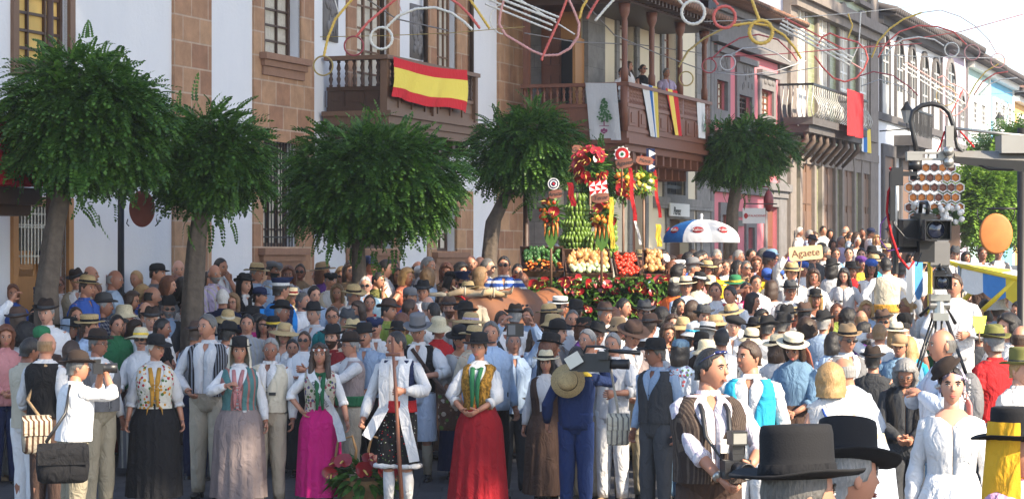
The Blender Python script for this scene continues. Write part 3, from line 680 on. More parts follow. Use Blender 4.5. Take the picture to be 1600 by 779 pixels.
def house_d():
 h = empty('green_tiled_house', (P0.x, P0.y, 0), FROT); tag(h, 'narrow house faced in green glazed tiles with tall arched stone windows', 'building')
 w = WB + .05; a, b = t_at(1229, w), t_at(1366, w); zt = z_at(1300, -60, w); zb = 0
 mb = MB(); slab_holes(mb, a, b, zb, zt, w, [], .3); mb.build('wall', M_TILE, h, False)
 s = MB(); s.add([(a, -w, zb), (a, 8, zb), (a, 8, zt), (a, -w, zt)], [(3, 2, 1, 0)]); s.build('side_wall', M_PLASTER, h, False)
 g = MB(); g.box(a - .02, t_at(1238, w), -w - .12, -w + .1, zb, zt); g.box(t_at(1354, w), b, -w - .14, -w + .1, zb, zt)
 zc = z_at(1300, 22, w); g.box(a, b, -w - .45, -w, zc - .1, zc + .2); g.box(a, b, -w - .3, -w, zc - .35, zc - .1001)
 zl = z_at(1300, 232, w); g.box(a, b, -w - .16, -w, zl - .2, zl + .05); g.box(a, b, -w - .1, -w, zl - .6, zl - .2001)
 up = []
 for x0, x1, y1 in ((1241, 1254, 196), (1275, 1289, 190), (1308, 1321, 195), (1339, 1351, 200)):
  p, q = t_at(x0, w), t_at(x1, w); c = z_at(x0, 218, w); zs = z_at(x0, {1241: 22, 1275: 34, 1308: 45, 1339: 56}[x0], w)
  up.append((p, q, c, zs)); arch_frame(g, p, q, c, zs, w + .1, .24, .1);
  g.box(p - .45, q + .45, -w - .2, -w, zs + (q - p) / 2 + .35, zs + (q - p) / 2 + .5)
 lo = []
 for x0, x1, y0 in ((1247, 1266, 262), (1281, 1299, 266), (1313, 1329, 270), (1343, 1358, 274)):
  p, q = t_at(x0, w), t_at(x1, w); zs = z_at(x0, y0, w); lo.append((p, q, zb, zs)); arch_frame(g, p, q, zb, zs, w + .13, .28, .13)
  g.box(p - .38, q + .38, -w - .22, -w, zs + (q - p) / 2 + .33, zs + (q - p) / 2 + .46)
 g.build('stone_surround', plain('brown_grey_stone', (.20, .17, .15), .85, var=.35, scale=4, bump=.4), h, False)
 for i, (p, q, c, zs) in enumerate(up):
  s = MB(); arched(s, p, q, c, zs, w + .02, .02)
  wi = s.build('window', M_CURT, h, False)
  f = MB(); arch_frame(f, p + .06, q - .06, c, zs, w + .06, .1, .04)
  f.box((p + q) / 2 - .05, (p + q) / 2 + .05, -w - .055, -w - .0205, c, zs + .3);
  for k in range(1, 7): f.box(p, q, -w - .05, -w - .021, c + (zs - c) * k / 6.5 - .03, c + (zs - c) * k / 6.5 + .03)
  f.build('window_frame', M_WHITE, wi, False)
  cu = MB(); cu.box(p + .1, p + (q - p) * .42, -w - .03, -w - .0208, c, zs); cu.box(p + (q - p) * .58, q - .1, -w - .03, -w - .0208, c, zs); cu.build('curtain', M_CURT, wi, False)
 for p, q, c, zs in lo:
  s = MB(); arched(s, p, q, c, zs, w + .03, .02); s.box((p + q) / 2 - .04, (p + q) / 2 + .04, -w - .07, -w - .0305, c, zs + .3)
  for k in range(4):
   for u0, u1 in ((.08, .45), (.55, .92)): s.box(p + (q - p) * u0, p + (q - p) * u1, -w - .06, -w - .031, zs - 1.1 * (k + .9), zs - 1.1 * k - .1)
  s.build('door', M_WOODB, h, False)
 # balcony with bulging white ironwork
 wo = w + .95; p, q = t_at(1267, w + .9), t_at(1352, w + .9); zf = z_at(1300, 190, wo); zr = z_at(1300, 141, wo)
 s = MB(); s.box(p, q, -wo, -w - .15, zf - .2, zf); s.box(p + .1, q - .1, -wo + .12, -w - .15, zf - .4, zf - .2001); bo = s.build('balcony', M_DGREY, h, False)
 s = MB(); n = 9
 for i in range(n):
  t = p + .25 + (q - p - .5) * i / (n - 1)
  s = MB(); s.tube([(t, -wo + .25, zf - .4), (t, -wo + .22, zf - .6), (t, -w - .25, zf - 1.1)], [.07, .08, .045], 8); s.build('corbel', plain('brown_corbel', (.10, .07, .055), .8, var=.3), bo)
 s = MB(); prof = [(0, 0), (.12, .12), (.17, .3), (.1, .5), (.0, .68), (-.02, .85), (0, 1)]
 for i in range(27):
  t = p + .05 + (q - p - .1) * i / 26; s.tube([(t, -wo - dx, zf + (zr - zf) * k) for dx, k in prof], .018, 5)
 for i in range(7):
  yy = -wo + .95 * i / 7; s.tube([(p - dx, yy, zf + (zr - zf) * k) for dx, k in prof], .018, 5)
 for i in range(8):
  t = p + .3 + (q - p - .6) * i / 7; s.tube([(t + .16 * math.cos(g_ * .6), -wo - .13, zf + (zr - zf) * .32 + .16 * math.sin(g_ * .6)) for g_ in range(11)], .015, 4)
 s.build('railing', plain('pale_ironwork', (.42, .42, .40), .5, var=.1), bo)
 s = MB(); s.box(p - .03, q + .03, -wo - .03, -wo + .03, zr - .03, zr + .03); s.box(p - .03, p + .03, -wo + .031, -w, zr - .03, zr + .03); s.box(q - .03, q + .03, -wo + .031, -w, zr - .03, zr + .03); s.build('handrail', M_IRON, bo, False)
 cloth_hang('cloth', 'long plain red cloth hung over the pale iron balcony of the green house', 'cloth', 1321, 1347, 143, 214, wo + .2, [CR], .09)
 cloth_hang('flag', 'blue yellow and white flag hanging below the red cloth of the green house', 'flag', 1343, 1358, 200, 238, w + .3, [CW, CB, CY], mi=lambda u, v: 0 if u < .3 else 1 if u < .65 else 2)
 cloth_hang('banner', 'narrow white banner hanging at the left arched window of the green house', 'banner', 1243, 1257, 140, 198, w + .5, [CW], narrow=.8)
house_d()
def plain_house(name, label, x0, x1, y_top, mat, w, wins, y_course=None, frame=M_GREYP, y_at=None, roof=True, shutter=M_SHUT, doors=()):
 h = empty(name, (P0.x, P0.y, 0), FROT); tag(h, label, 'building')
 a, b = t_at(x0, w), t_at(x1, w); zt = z_at(y_at or x0, y_top, w); zb = 0
 mb = MB(); slab_holes(mb, a, b, zb, zt, w, [], .3); mb.add([(a, -w, zb), (a, 8, zb), (a, 8, zt), (a, -w, zt)], [(3, 2, 1, 0)]); mb.add([(a, -w, zt), (b, -w, zt), (b, 8, zt), (a, 8, zt)], [(0, 1, 2, 3)])
 mb.build('wall', mat, h, False)
 g = MB(); g.box(a, b, -w - .3, -w, zt - .35, zt - .1); g.box(b - .25, b, -w - .06, -w, zb, zt - .3501)
 if y_course: zc = z_at(*y_course, w); g.box(a, b - .2501, -w - .12, -w, zc - .12, zc + .12)
 for (p, q, yt, yb, ar) in wins:
  tp, tq = t_at(p, w), t_at(q, w); zt_, zb_ = z_at((p + q) / 2, yt, w), z_at((p + q) / 2, yb, w)
  if ar: zs = zt_ - (tq - tp) / 2; arch_frame(g, tp, tq, zb_, zs, w + .09, .18, .09)
  else: slab_holes(g, tp - .18, tq + .18, zb_ - .15, zt_ + .2, w + .09, [(tp, tq, zb_, zt_)], .09, thick=.09)
 for (p, q, yt) in doors:
  tp, tq = t_at(p, w), t_at(q, w); zt_ = z_at((p + q) / 2, yt, w); slab_holes(g, tp - .3, tq + .3, zb, zt_ + .4, w + .09, [(tp, tq, zb, zt_)], .09, thick=.09)
 g.build('stone_trim', frame, h, False)
 for (p, q, yt, yb, ar) in wins:
  tp, tq = t_at(p, w), t_at(q, w); zt_, zb_ = z_at((p + q) / 2, yt, w), z_at((p + q) / 2, yb, w); s = MB()
  if ar: arched(s, tp, tq, zb_, zt_ - (tq - tp) / 2, w + .02, .02)
  else: s.box(tp, tq, -w - .02, -w, zb_, zt_)
  wi = s.build('window', M_GLASS, h, False); f = MB(); tm = (tp + tq) / 2
  f.box(tp, tp + .07, -w - .05, -w - .021, zb_, zt_ - .3); f.box(tq - .07, tq, -w - .05, -w - .021, zb_, zt_ - .3); f.box(tm - .05, tm + .05, -w - .05, -w - .021, zb_, zt_ - .05)
  for k in range(1, 6): f.box(tp, tq, -w - .045, -w - .022, zb_ + (zt_ - zb_) * k / 6 - .035, zb_ + (zt_ - zb_) * k / 6 + .035)
  f.box(tp + .05, tq - .05, -w - .048, -w - .0225, zb_, zb_ + (zt_ - zb_) * .4)
  f.build('shutter', shutter, wi, False)
 for (p, q, yt) in doors:
  tp, tq = t_at(p, w), t_at(q, w); s = MB(); s.box(tp, tq, -w - .02, -w, zb, z_at((p + q) / 2, yt, w)); s.build('door', M_WOODB, h, False)
 if roof:
  r = MB(); r.box(a, b, -w - .7, -w + .5, zt - .0999, zt); n = int((b - a) / .35)
  for i in range(n + 1): t = a + (b - a) * i / n; r.tube([(t, -w - .75, zt + .06), (t, -w + 2, zt + .8)], .12, 6)
  r.build('roof', plain('dark_roof_tile', (.07, .06, .06), .9, var=.4), h, True)
 return h
he = plain_house('white_house', 'long white house with arched windows in dark stone beyond the green house', 1366, 1471, 18.5, M_PLASTER, WB,
 [(1375, 1387, 52, 184, 1), (1398, 1409, 66, 195, 1), (1419, 1428, 76, 205, 1), (1438, 1448, 88, 212, 1), (1456, 1466, 96, 216, 1)], (1367.7, 180), M_DGREY, 1363, doors=((1379, 1394, 245), (1407, 1419, 250)))
plain_house('lavender_house', 'lavender house with one arched upper window beside the white house', 1471, 1511, 62, M_LAV, WB, [(1478, 1490, 98, 200, 1), (1498, 1505, 150, 215, 1)], (1480, 225), M_GREYP, 1472)
plain_house('mint_house', 'pale mint house with shuttered windows far down the street', 1511, 1546, 92, M_MINT, WB, [(1518, 1524, 160, 210, 0), (1531, 1537, 165, 212, 0)], (1520, 228), M_WHITE, 1512)
plain_house('blue_house', 'bright blue house with white window frames far down the street', 1546, 1583, 112, M_BLUE, WB, [(1552, 1557, 160, 200, 0), (1563, 1568, 165, 203, 0), (1573, 1578, 170, 206, 0)], (1556, 225), M_WHITE, 1548)
plain_house('ochre_house', 'ochre house at the far end of the row beyond the blue house', 1583, 1640, 150, M_OCHRE, WB, [(1590, 1596, 185, 210, 0)], (1590, 230), M_WHITE, 1590)
# pale roof terraces and far house closing the street
def far_block(name, label, x0, x1, y0, y1, s, mat, depth=8, roof=None):
 h = empty(name, P(x0, 400, s)); tag(h, label, 'building'); W = (x1 - x0) / s; z1 = (400 - y0) / s; z0 = -3
 m = MB(); m.box(0, W, 0, depth, z0, z1); m.build('wall', mat, h, False)
 if roof:
  m = MB(); m.add([(-.5, -.6, z1), (W + .5, -.6, z1), (W + .5, depth / 2, z1 + 2.2), (-.5, depth / 2, z1 + 2.2), (-.5, -.6, z1 - .15), (W + .5, -.6, z1 - .15)], [(0, 1, 2, 3), (4, 5, 1, 0)]); m.build('roof', roof, h, False)
 m = MB(); n = max(1, int(W / 3))
 for i in range(n): a = W * (i + .35) / n; m.box(a, a + .9, -.05, -.001, z1 - 2.6, z1 - 1.2)
 m.build('window', M_GLASS, h, False)
far_block('far_house', 'far orange tiled house closing the street beside the ochre house', 1575, 1680, 168, 400, 24, M_WHITE, 10, M_ROOF)
far_block('terrace_block', 'cream stair tower rising behind the roofs of the far houses', 1528, 1570, 92, 300, 27, M_CREAM, 6)
# small balcony with a doll in blue and red on the white house
w = WB; s = MB(); a, b = t_at(1424, w + .6), t_at(1452, w + .6); z0, z1 = z_at(1438, 208, w + .6), z_at(1438, 176, w + .6)
s.box(a, b, -w - .7, -w, z0 - .5, z0 - .15); s.box(a + .2, b - .2, -w - .5, -w, z0 - .9, z0 - .5001); q = s.build('balcony', M_DGREY, he, False)
s = MB()
for i in range(14): t = a + (b - a) * i / 13; s.tube([(t, -w - .68, z0 - .15), (t, -w - .68, z1)], .022, 4)
s.box(a, b, -w - .72, -w - .66, z1 - .03, z1 + .03); s.build('railing', M_IRON, q, False)
# left edge: red awning and covered box above the first door
def awning():
 h = empty('covered_balcony', (P0.x, P0.y, 0), FROT); tag(h, 'deep red draped balcony with dark base at the left edge behind the tree', 'balcony')
 w = 1.1; a, b = t_at(-120, w), t_at(66, w); z0, z1 = z_at(30, 290, w), z_at(30, 190, w)
 m = MB(); nu, nv = 70, 6
 m.grid([[(a + (b - a) * j / nu, -w - .05 + .03 * math.sin(j * 1.25) - .12 * (1 - i / nv), z0 + (z1 - z0) * i / nv) for j in range(nu + 1)] for i in range(nv + 1)], False)
 m.grid([[(b, -w - .05 + w * j / 30 + .0, z0 + (z1 - z0) * i / nv) for j in range(31)] for i in range(nv + 1)], False)
 m.grid([[(a + (b - a) * j / 2, y_, zz) for j in range(3)] for y_, zz in ((-w - .05, z1), (0, z1 + .2))], False)
 m.build('drape', cloth((.40, .02, .03), wr=.4), h)
 m = MB(); m.box(a, b, -w, -.01, z0 - .22, z0 - .02); m.box(a, b - .1, -w + .1, -.01, z0 - .35, z0 - .2201); m.build('base', M_WOODD, h, False)
awning()
# ------------------------------------------------------------------ trees
def frond_template(n=7, L=.23, lw=.021, ll=.06, droop=.1):
 V = []
 for i in range(n):
  k = (i + .6) / n; x = L * k; z = -droop * k * k
  for sg in (-1, 1):
   a = np.array([x, 0, z]); d = np.array([.45, sg * .9, -.25]); d /= np.linalg.norm(d); l_ = ll * (1 - .45 * k)
   b = np.array([.9, -sg * .45, 0]) * lw
   V += [a, a + d * l_ * .5 + b, a + d * l_, a + d * l_ * .5 - b]
 a = np.array([L, 0, -droop]); V += [a, a + [.02, lw, -.01], a + [.045, 0, -.03], a + [.02, -lw, -.01]]
 return np.array(V)
def leaf_cloud(name, origins, dirs, mat, parent, T, rng, size=(.8, 1.25)):
 n = len(origins); d = dirs / np.linalg.norm(dirs, axis=1)[:, None]
 up = np.tile(np.array([0, 0, 1.0]), (n, 1)) + rng.normal(0, .35, (n, 3))
 y = np.cross(up, d); y /= np.maximum(np.linalg.norm(y, axis=1), 1e-6)[:, None]; z = np.cross(d, y)
 s = rng.uniform(size[0], size[1], n)[:, None, None]
 V = origins[:, None, :] + s * (T[None, :, 0:1] * d[:, None, :] + T[None, :, 1:2] * y[:, None, :] + T[None, :, 2:3] * z[:, None, :])
 V = V.reshape(-1, 3); nq = len(V) // 4
 me = bpy.data.meshes.new(name); me.vertices.add(len(V)); me.vertices.foreach_set('co', V.ravel())
 me.loops.add(nq * 4); me.loops.foreach_set('vertex_index', np.arange(nq * 4)); me.polygons.add(nq)
 me.polygons.foreach_set('loop_start', np.arange(nq) * 4); me.polygons.foreach_set('loop_total', np.full(nq, 4)); me.update(calc_edges=True)
 me.materials.append(mat); o = bpy.data.objects.new(name, me); COL.objects.link(o); o.parent = parent; return o
FT = frond_template()
def street_tree(name, label, s, base, pts, rad, box, mat=M_LEAF, seed=1, group=None, lobes=26, per=95, T=FT, size=(.8, 1.25), squash=.75, base_z=None):
 """pts: trunk polyline in photo pixels at scale s (last ones inside the crown); box: crown extents in pixels"""
 rng = np.random.default_rng(seed); x0, x1, y0, y1 = box
 b = P(base[0], base[1], s); gz = walk_z(b.x, b.y) if base_z is None else base_z
 e = empty(name, (b.x, b.y, gz)); tag(e, label, 'tree', group)
 L = lambda p, dy=0: np.array(P(p[0], p[1], s)) - np.array([b.x, b.y, gz]) + np.array([0, dy, 0])
 rad *= .86; tr = MB(); pl = [np.array([0, 0, -.1])] + [L(p) for p in pts]
 rr0 = [rad * 1.35] + [rad * (1 - .45 * i / len(pts)) for i in range(len(pts))]; rings = []; ns = 9
 for i in range(len(pl) - 1):
  for q in range(ns):
   u = q / ns; p_ = pl[i] * (1 - u) + pl[i + 1] * u; r_ = rr0[i] * (1 - u) + rr0[i + 1] * u
   rings.append([(p_[0] + r_ * kk * math.cos(t), p_[1] + r_ * kk * math.sin(t), p_[2]) for t in [2 * math.pi * j / 22 for j in range(22)] for kk in [1 + .10 * math.sin(5 * t + seed + p_[2] * 1.5) + .16 * noise.noise(Vector((math.cos(t) * 4, math.sin(t) * 4 + seed, p_[2] * 1.8)))]])
 tr.grid(rings, True, True, True)
 y1 += (y1 - y0) * .07; x0 += 9 * s / 110; x1 -= 9 * s / 110; y0 += 4; c = L(((x0 + x1) / 2, (y0 + y1) / 2)); rx, rz = (x1 - x0) / 2 / s, (y1 - y0) / 2 / s; ry = rx * .9
 fork = pl[-1]; tips = []; org = []; dr = []
 for i in range(lobes):
  # lobe centres spread over an umbrella-like crown: fuller at the top and sides, skirt below
  ph = math.pi * (3 - math.sqrt(5)) * i; zz = 1 - 1.7 * (i + .5) / lobes; r = math.sqrt(max(0, 1 - zz * zz)) * (1 if zz > 0 else 1 - .15 * abs(zz))
  k = rng.uniform(.6, .86) ; q = c + np.array([rx * r * math.cos(ph) * k, ry * r * math.sin(ph) * k, rz * (zz * .85 - .02) * k + rng.normal(0, .04 * rz)])
  lr = rng.uniform(.20, .40) * min(rx, rz * 1.1)
  tips.append(q)
  n = int(1.55 * per * (lr / .35) ** 1.6 * rng.uniform(.8, 1.2)) if lr > 0 else per
  u = rng.normal(0, 1, (n, 3)); u[:, 2] = np.abs(u[:, 2]) * .9 - .45; u /= np.linalg.norm(u, axis=1)[:, None]
  rr = rng.uniform(.6, 1.0, n)[:, None] ** .6
  org.append(q + u * rr * lr * np.array([1.05, 1.05, squash]))
  out = (q - c) / np.array([rx, ry, rz]); out = out / (np.linalg.norm(out) + 1e-6)
  dd = u * 1.0 + out * .6 + np.array([0, 0, -.55]) + rng.normal(0, .25, (n, 3)); dr.append(dd)
 for i, q in enumerate(tips):
  m1 = fork * .45 + q * .55 + np.array([0, 0, .08 * rz]); tr.tube([Vector(fork), Vector(m1), Vector(q)], [rad * .42, rad * .24, rad * .08], 6)
 # hanging skirt and inner fill
 n = int(lobes * per * .28); u = rng.normal(0, 1, (n, 3)); u /= np.linalg.norm(u, axis=1)[:, None]; u[:, 2] *= .8
 org.append(c + u * rng.uniform(.45, .8, n)[:, None] * np.array([rx, ry, rz])); dr.append(u + np.array([0, 0, -.9]) + rng.normal(0, .3, (n, 3)))
 # stray sprigs for a ragged outline
 n = lobes * 3; u = rng.normal(0, 1, (n, 3)); u /= np.linalg.norm(u, axis=1)[:, None]
 org.append(c + u * rng.uniform(.85, 1.0, n)[:, None] * np.array([rx, ry, rz])); dr.append(u + np.array([0, 0, .1]) + rng.normal(0, .4, (n, 3)))
 tr.build('trunk', M_BARK, e)
 leaf_cloud('crown', np.concatenate(org), np.concatenate(dr), mat, e, T, rng, size)
 return e
GT = 'pruned trees along the pavement'
street_tree('street_tree', 'large round-crowned green tree at the left edge in front of the carved door', 134, (72, 560), [(74, 450), (84, 370), (98, 300), (112, 240), (118, 200)], .155, (-12, 272, 52, 318), seed=1, group=GT, lobes=38, per=88)
street_tree('street_tree', 'green tree with straight trunk beside the hanging oval sign', 128, (298, 560), [(302, 460), (308, 380), (318, 310), (328, 255)], .15, (232, 428, 150, 345), seed=2, group=GT, lobes=26, per=84)
street_tree('street_tree', 'broad low green tree below the balcony with the red and yellow flag', 116, (562, 520), [(562, 430), (560, 385), (566, 335), (574, 290)], .11, (436, 712, 168, 392), seed=3, group=GT, lobes=36, per=84)
street_tree('street_tree', 'green tree with crooked leaning trunk left of the flower bouquets', 97, (760, 500), [(764, 410), (770, 345), (790, 305), (822, 280), (838, 240)], .15, (732, 908, 158, 308), seed=4, group=GT, lobes=24, per=80)
street_tree('street_tree', 'green tree in front of the pink house behind the parasol', 70, (1140, 440), [(1142, 370), (1144, 330), (1152, 280), (1160, 240)], .17, (1082, 1242, 168, 300), seed=5, group=GT, lobes=26, per=82)
street_tree('street_tree', 'small green tree top rising behind the red flower bouquets', 90, (935, 500), [(935, 400), (938, 320), (940, 270)], .09, (905, 968, 222, 330), seed=6, group=GT, lobes=9, per=70)
FTL = frond_template(5, .45, .04, .13, .1)
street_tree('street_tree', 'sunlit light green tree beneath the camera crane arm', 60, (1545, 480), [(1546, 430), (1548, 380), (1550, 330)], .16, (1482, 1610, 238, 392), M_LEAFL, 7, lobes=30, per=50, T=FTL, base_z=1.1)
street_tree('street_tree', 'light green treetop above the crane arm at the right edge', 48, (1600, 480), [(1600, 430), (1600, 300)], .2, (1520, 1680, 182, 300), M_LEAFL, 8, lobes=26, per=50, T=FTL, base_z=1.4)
# unseen tall laurels added right of the frame to shade the left of the crowd
FTB = frond_template(5, .7, .09, .3, .15)
def laurel(x, y, zc, r, seed, label):
 rng = np.random.default_rng(seed); gz = ground_z(x, y); e = empty('added_shade_laurel', (x, y, gz)); tag(e, label, 'tree', 'unseen laurels added for shade')
 t = MB(); t.tube([(0, 0, -.2), (.1, 0, 3), (-.1, .2, zc - r * .6)], [.55, .4, .3], 12); org = []; dr = []
 for i in range(46):
  ph = 2.4 * i; zz = 1 - 2 * (i + .5) / 46; k = rng.uniform(.35, .85); rr = math.sqrt(1 - zz * zz)
  q = np.array([r * rr * math.cos(ph) * k, r * rr * math.sin(ph) * k, zc + r * .8 * zz * k]); t.tube([(-.1, .2, zc - r * .6), tuple(q)], [.12, .04], 5)
  n = 150; u = rng.normal(0, 1, (n, 3)); u /= np.linalg.norm(u, axis=1)[:, None]; org.append(q + u * r * .3 * rng.uniform(.3, 1, n)[:, None]); dr.append(u + rng.normal(0, .4, (n, 3)))
 t.build('trunk', M_BARK, e); leaf_cloud('crown', np.concatenate(org), np.concatenate(dr), M_LEAF, e, FTB, rng)
for i, (c_, zc, r_) in enumerate(((6.5, 19.5, 5), (18, 16.8, 5.8), (25.5, 24, 6.4), (32.5, 26, 6.6), (39.5, 27, 6.4))):
 laurel(.6 * c_, .8 * c_, zc, r_, 20 + i, ('broad unseen laurel nearest the camera, added for shade', 'second unseen laurel from the camera, added for shade', 'third unseen tall laurel added for shade', 'fourth unseen tall laurel added for shade', 'farthest unseen tall laurel added for shade')[i])
laurel(-.8 * 12 + .6 * 48, .6 * 12 + .8 * 48, 17, 5.6, 31, 'unseen tall laurel added to shade the green house')  # added out of view to shade the far house fronts
laurel(-.8 * 12 + .6 * 65, .6 * 12 + .8 * 65, 20, 6.4, 32, 'unseen tall laurel added to shade the white house')
# ------------------------------------------------------------------ people
SKIN = [plain('skin_fair', (.56, .29, .20), .5, var=.12, scale=14), plain('skin_tan', (.43, .20, .125), .5, var=.12, scale=14), plain('skin_brown', (.28, .12, .075), .5, var=.12, scale=14), plain('skin_dark', (.12, .06, .04), .5, var=.1, scale=14)]
M_EYEW = plain('eye_white', (.62, .60, .57), .3, var=.03); M_EYED = plain('eye_iris', (.03, .018, .012), .2, var=.1); M_LIPM = plain('lips_dull', (.24, .09, .065), .5, var=.1); M_LIP = plain('lips', (.42, .12, .10), .45, var=.1)
HAIRC = {'k': (.012, .010, .010), 'b': (.045, .024, .014), 'r': (.13, .045, .02), 'y': (.36, .22, .09), 'd': (.22, .13, .06), 'g': (.22, .215, .21), 'w': (.60, .58, .55), 's': (.10, .095, .09)}
def hairmat(k):
 key = 'hair_' + k
 if key in MATS: return MATS[key]
 m, n, l, b = nm(key); c = HAIRC[k]
 tc = n.new('ShaderNodeTexCoord'); mp = n.new('ShaderNodeMapping'); mp.inputs['Scale'].default_value = (90, 90, 14); l.new(tc.outputs['Object'], mp.inputs[0])
 no = n.new('ShaderNodeTexNoise'); no.inputs['Scale'].default_value = 1.5; no.inputs['Detail'].default_value = 4; l.new(mp.outputs[0], no.inputs[0])
 mx = n.new('ShaderNodeMix'); mx.data_type = 'RGBA'; mx.inputs[6].default_value = rgb(sc(c, .5)); mx.inputs[7].default_value = rgb(sc(c, 1.6)); l.new(no.outputs[0], mx.inputs[0]); l.new(mx.outputs[2], b.inputs['Base Color'])
 bp = n.new('ShaderNodeBump'); bp.inputs['Strength'].default_value = .8; bp.inputs['Distance'].default_value = .01; l.new(no.outputs[0], bp.inputs['Height']); l.new(bp.outputs[0], b.inputs['Normal'])
 b.inputs['Roughness'].default_value = .45; MATS[key] = m; return m
def straw(c=(.58, .44, .22)):
 key = 'straw' + repr(c)
 if key in MATS: return MATS[key]
 m, n, l, b = nm('woven_straw'); tc = n.new('ShaderNodeTexCoord')
 vo = n.new('ShaderNodeTexVoronoi'); vo.inputs['Scale'].default_value = 120; l.new(tc.outputs['Object'], vo.inputs[0])
 mx = n.new('ShaderNodeMix'); mx.data_type = 'RGBA'; mx.inputs[6].default_value = rgb(sc(c, 1.15)); mx.inputs[7].default_value = rgb(sc(c, .6)); l.new(vo.outputs[0], mx.inputs[0]); l.new(mx.outputs[2], b.inputs['Base Color'])
 bp = n.new('ShaderNodeBump'); bp.inputs['Strength'].default_value = .6; bp.inputs['Distance'].default_value = .004; l.new(vo.outputs[0], bp.inputs['Height']); l.new(bp.outputs[0], b.inputs['Normal'])
 b.inputs['Roughness'].default_value = .75; MATS[key] = m; return m
def felt(c): return plain('felt' + repr(c), c, .85, var=.25, scale=10, bump=.15, bscale=200, spec=.25)
CC = {'white': (.72, .72, .73), 'cream': (.62, .56, .44), 'khaki': (.34, .30, .22), 'black': (.014, .014, .016), 'navy': (.014, .022, .065), 'blue': (.04, .10, .38), 'lblue': (.34, .45, .62), 'teal': (.02, .20, .20),
  'turq': (.03, .36, .56), 'green': (.03, .16, .07), 'lime': (.30, .38, .08), 'red': (.50, .025, .03), 'dred': (.20, .015, .02), 'pink': (.68, .04, .22), 'coral': (.60, .20, .13), 'orange': (.78, .16, .04),
  'purple': (.14, .05, .26), 'lilac': (.42, .36, .52), 'grey': (.16, .16, .17), 'dgrey': (.055, .058, .065), 'lgrey': (.38, .38, .40), 'brown': (.075, .045, .035), 'tan': (.34, .23, .13), 'yellow': (.72, .50, .06),
  'beige': (.50, .43, .33), 'denim': (.14, .24, .36), 'olive': (.16, .16, .05), 'mustard': (.46, .24, .04), 'rose': (.55, .24, .24), 'dbrown': (.03, .02, .016)}
PATS = {'pstripe': lambda c: cloth(c, 'stripe', tuple(x * .5 + .3 for x in c), 38, .2), 'check': lambda c: cloth(c, 'plaid', tuple(x * .4 + .3 for x in c), 22), 'print': lambda c: cloth(c, 'floral', (.12, .10, .22), 26, .42, c3=(.4, .1, .12)),
  'stripe2': lambda c: cloth(c, 'stripe', (.40, .38, .33), 18, .3), 'hstr': lambda c: cloth(c, 'hstripe', (.70, .70, .72), 11, .35), 'mot': lambda c: cloth(c, 'mottle', tuple(x * .5 for x in c), 40, .5), 'dots': lambda c: cloth(c, 'floral', (.30, .04, .06), 40, .25, c3=(.1, .05, .3))}
def cmat(spec):
 if '/' in spec: a, b = spec.split('/'); return PATS[b](CC[a])
 return cloth(CC[spec])
def ring(cx, cy, z, rx, ry, n, p=2.3, fn=None):
 out = []
 for j in range(n):
  t = 2 * math.pi * j / n - math.pi / 2          # j=0 faces front (-y)
  c, s_ = math.cos(t), math.sin(t); r = (abs(c) ** p + abs(s_) ** p) ** (-1 / p)
  q = fn(t, z) if fn else 1
  out.append((cx + rx * r * c * q, cy + ry * r * s_ * q, z))
 return out
TORSO = {'m': [(.78, .150, .115, .0), (.88, .168, .125, .0), (.98, .166, .126, -.006), (1.08, .164, .122, -.008), (1.18, .172, .124, -.004), (1.27, .184, .125, .0), (1.34, .192, .118, .004), (1.39, .180, .10, .008), (1.425, .135, .082, .01), (1.45, .080, .066, .012)],
   'f': [(.78, .160, .120, .0), (.88, .176, .130, .0), (.97, .160, .118, -.004), (1.05, .138, .104, -.004), (1.14, .146, .112, -.010), (1.22, .158, .128, -.018), (1.29, .166, .120, -.012), (1.35, .166, .104, .002), (1.40, .150, .088, .008), (1.425, .112, .074, .01), (1.45, .070, .060, .012)]}
def interp_prof(sex, z):
 T = TORSO[sex]
 for a, b in zip(T, T[1:]):
  if z <= b[0]: k = max(0, (z - a[0]) / (b[0] - a[0])); return [a[i] + (b[i] - a[i]) * k for i in range(4)]
 return T[-1]
TORSO = {k: [(a, b * .93, c * .97, d) for a, b, c, d in v] for k, v in TORSO.items()}
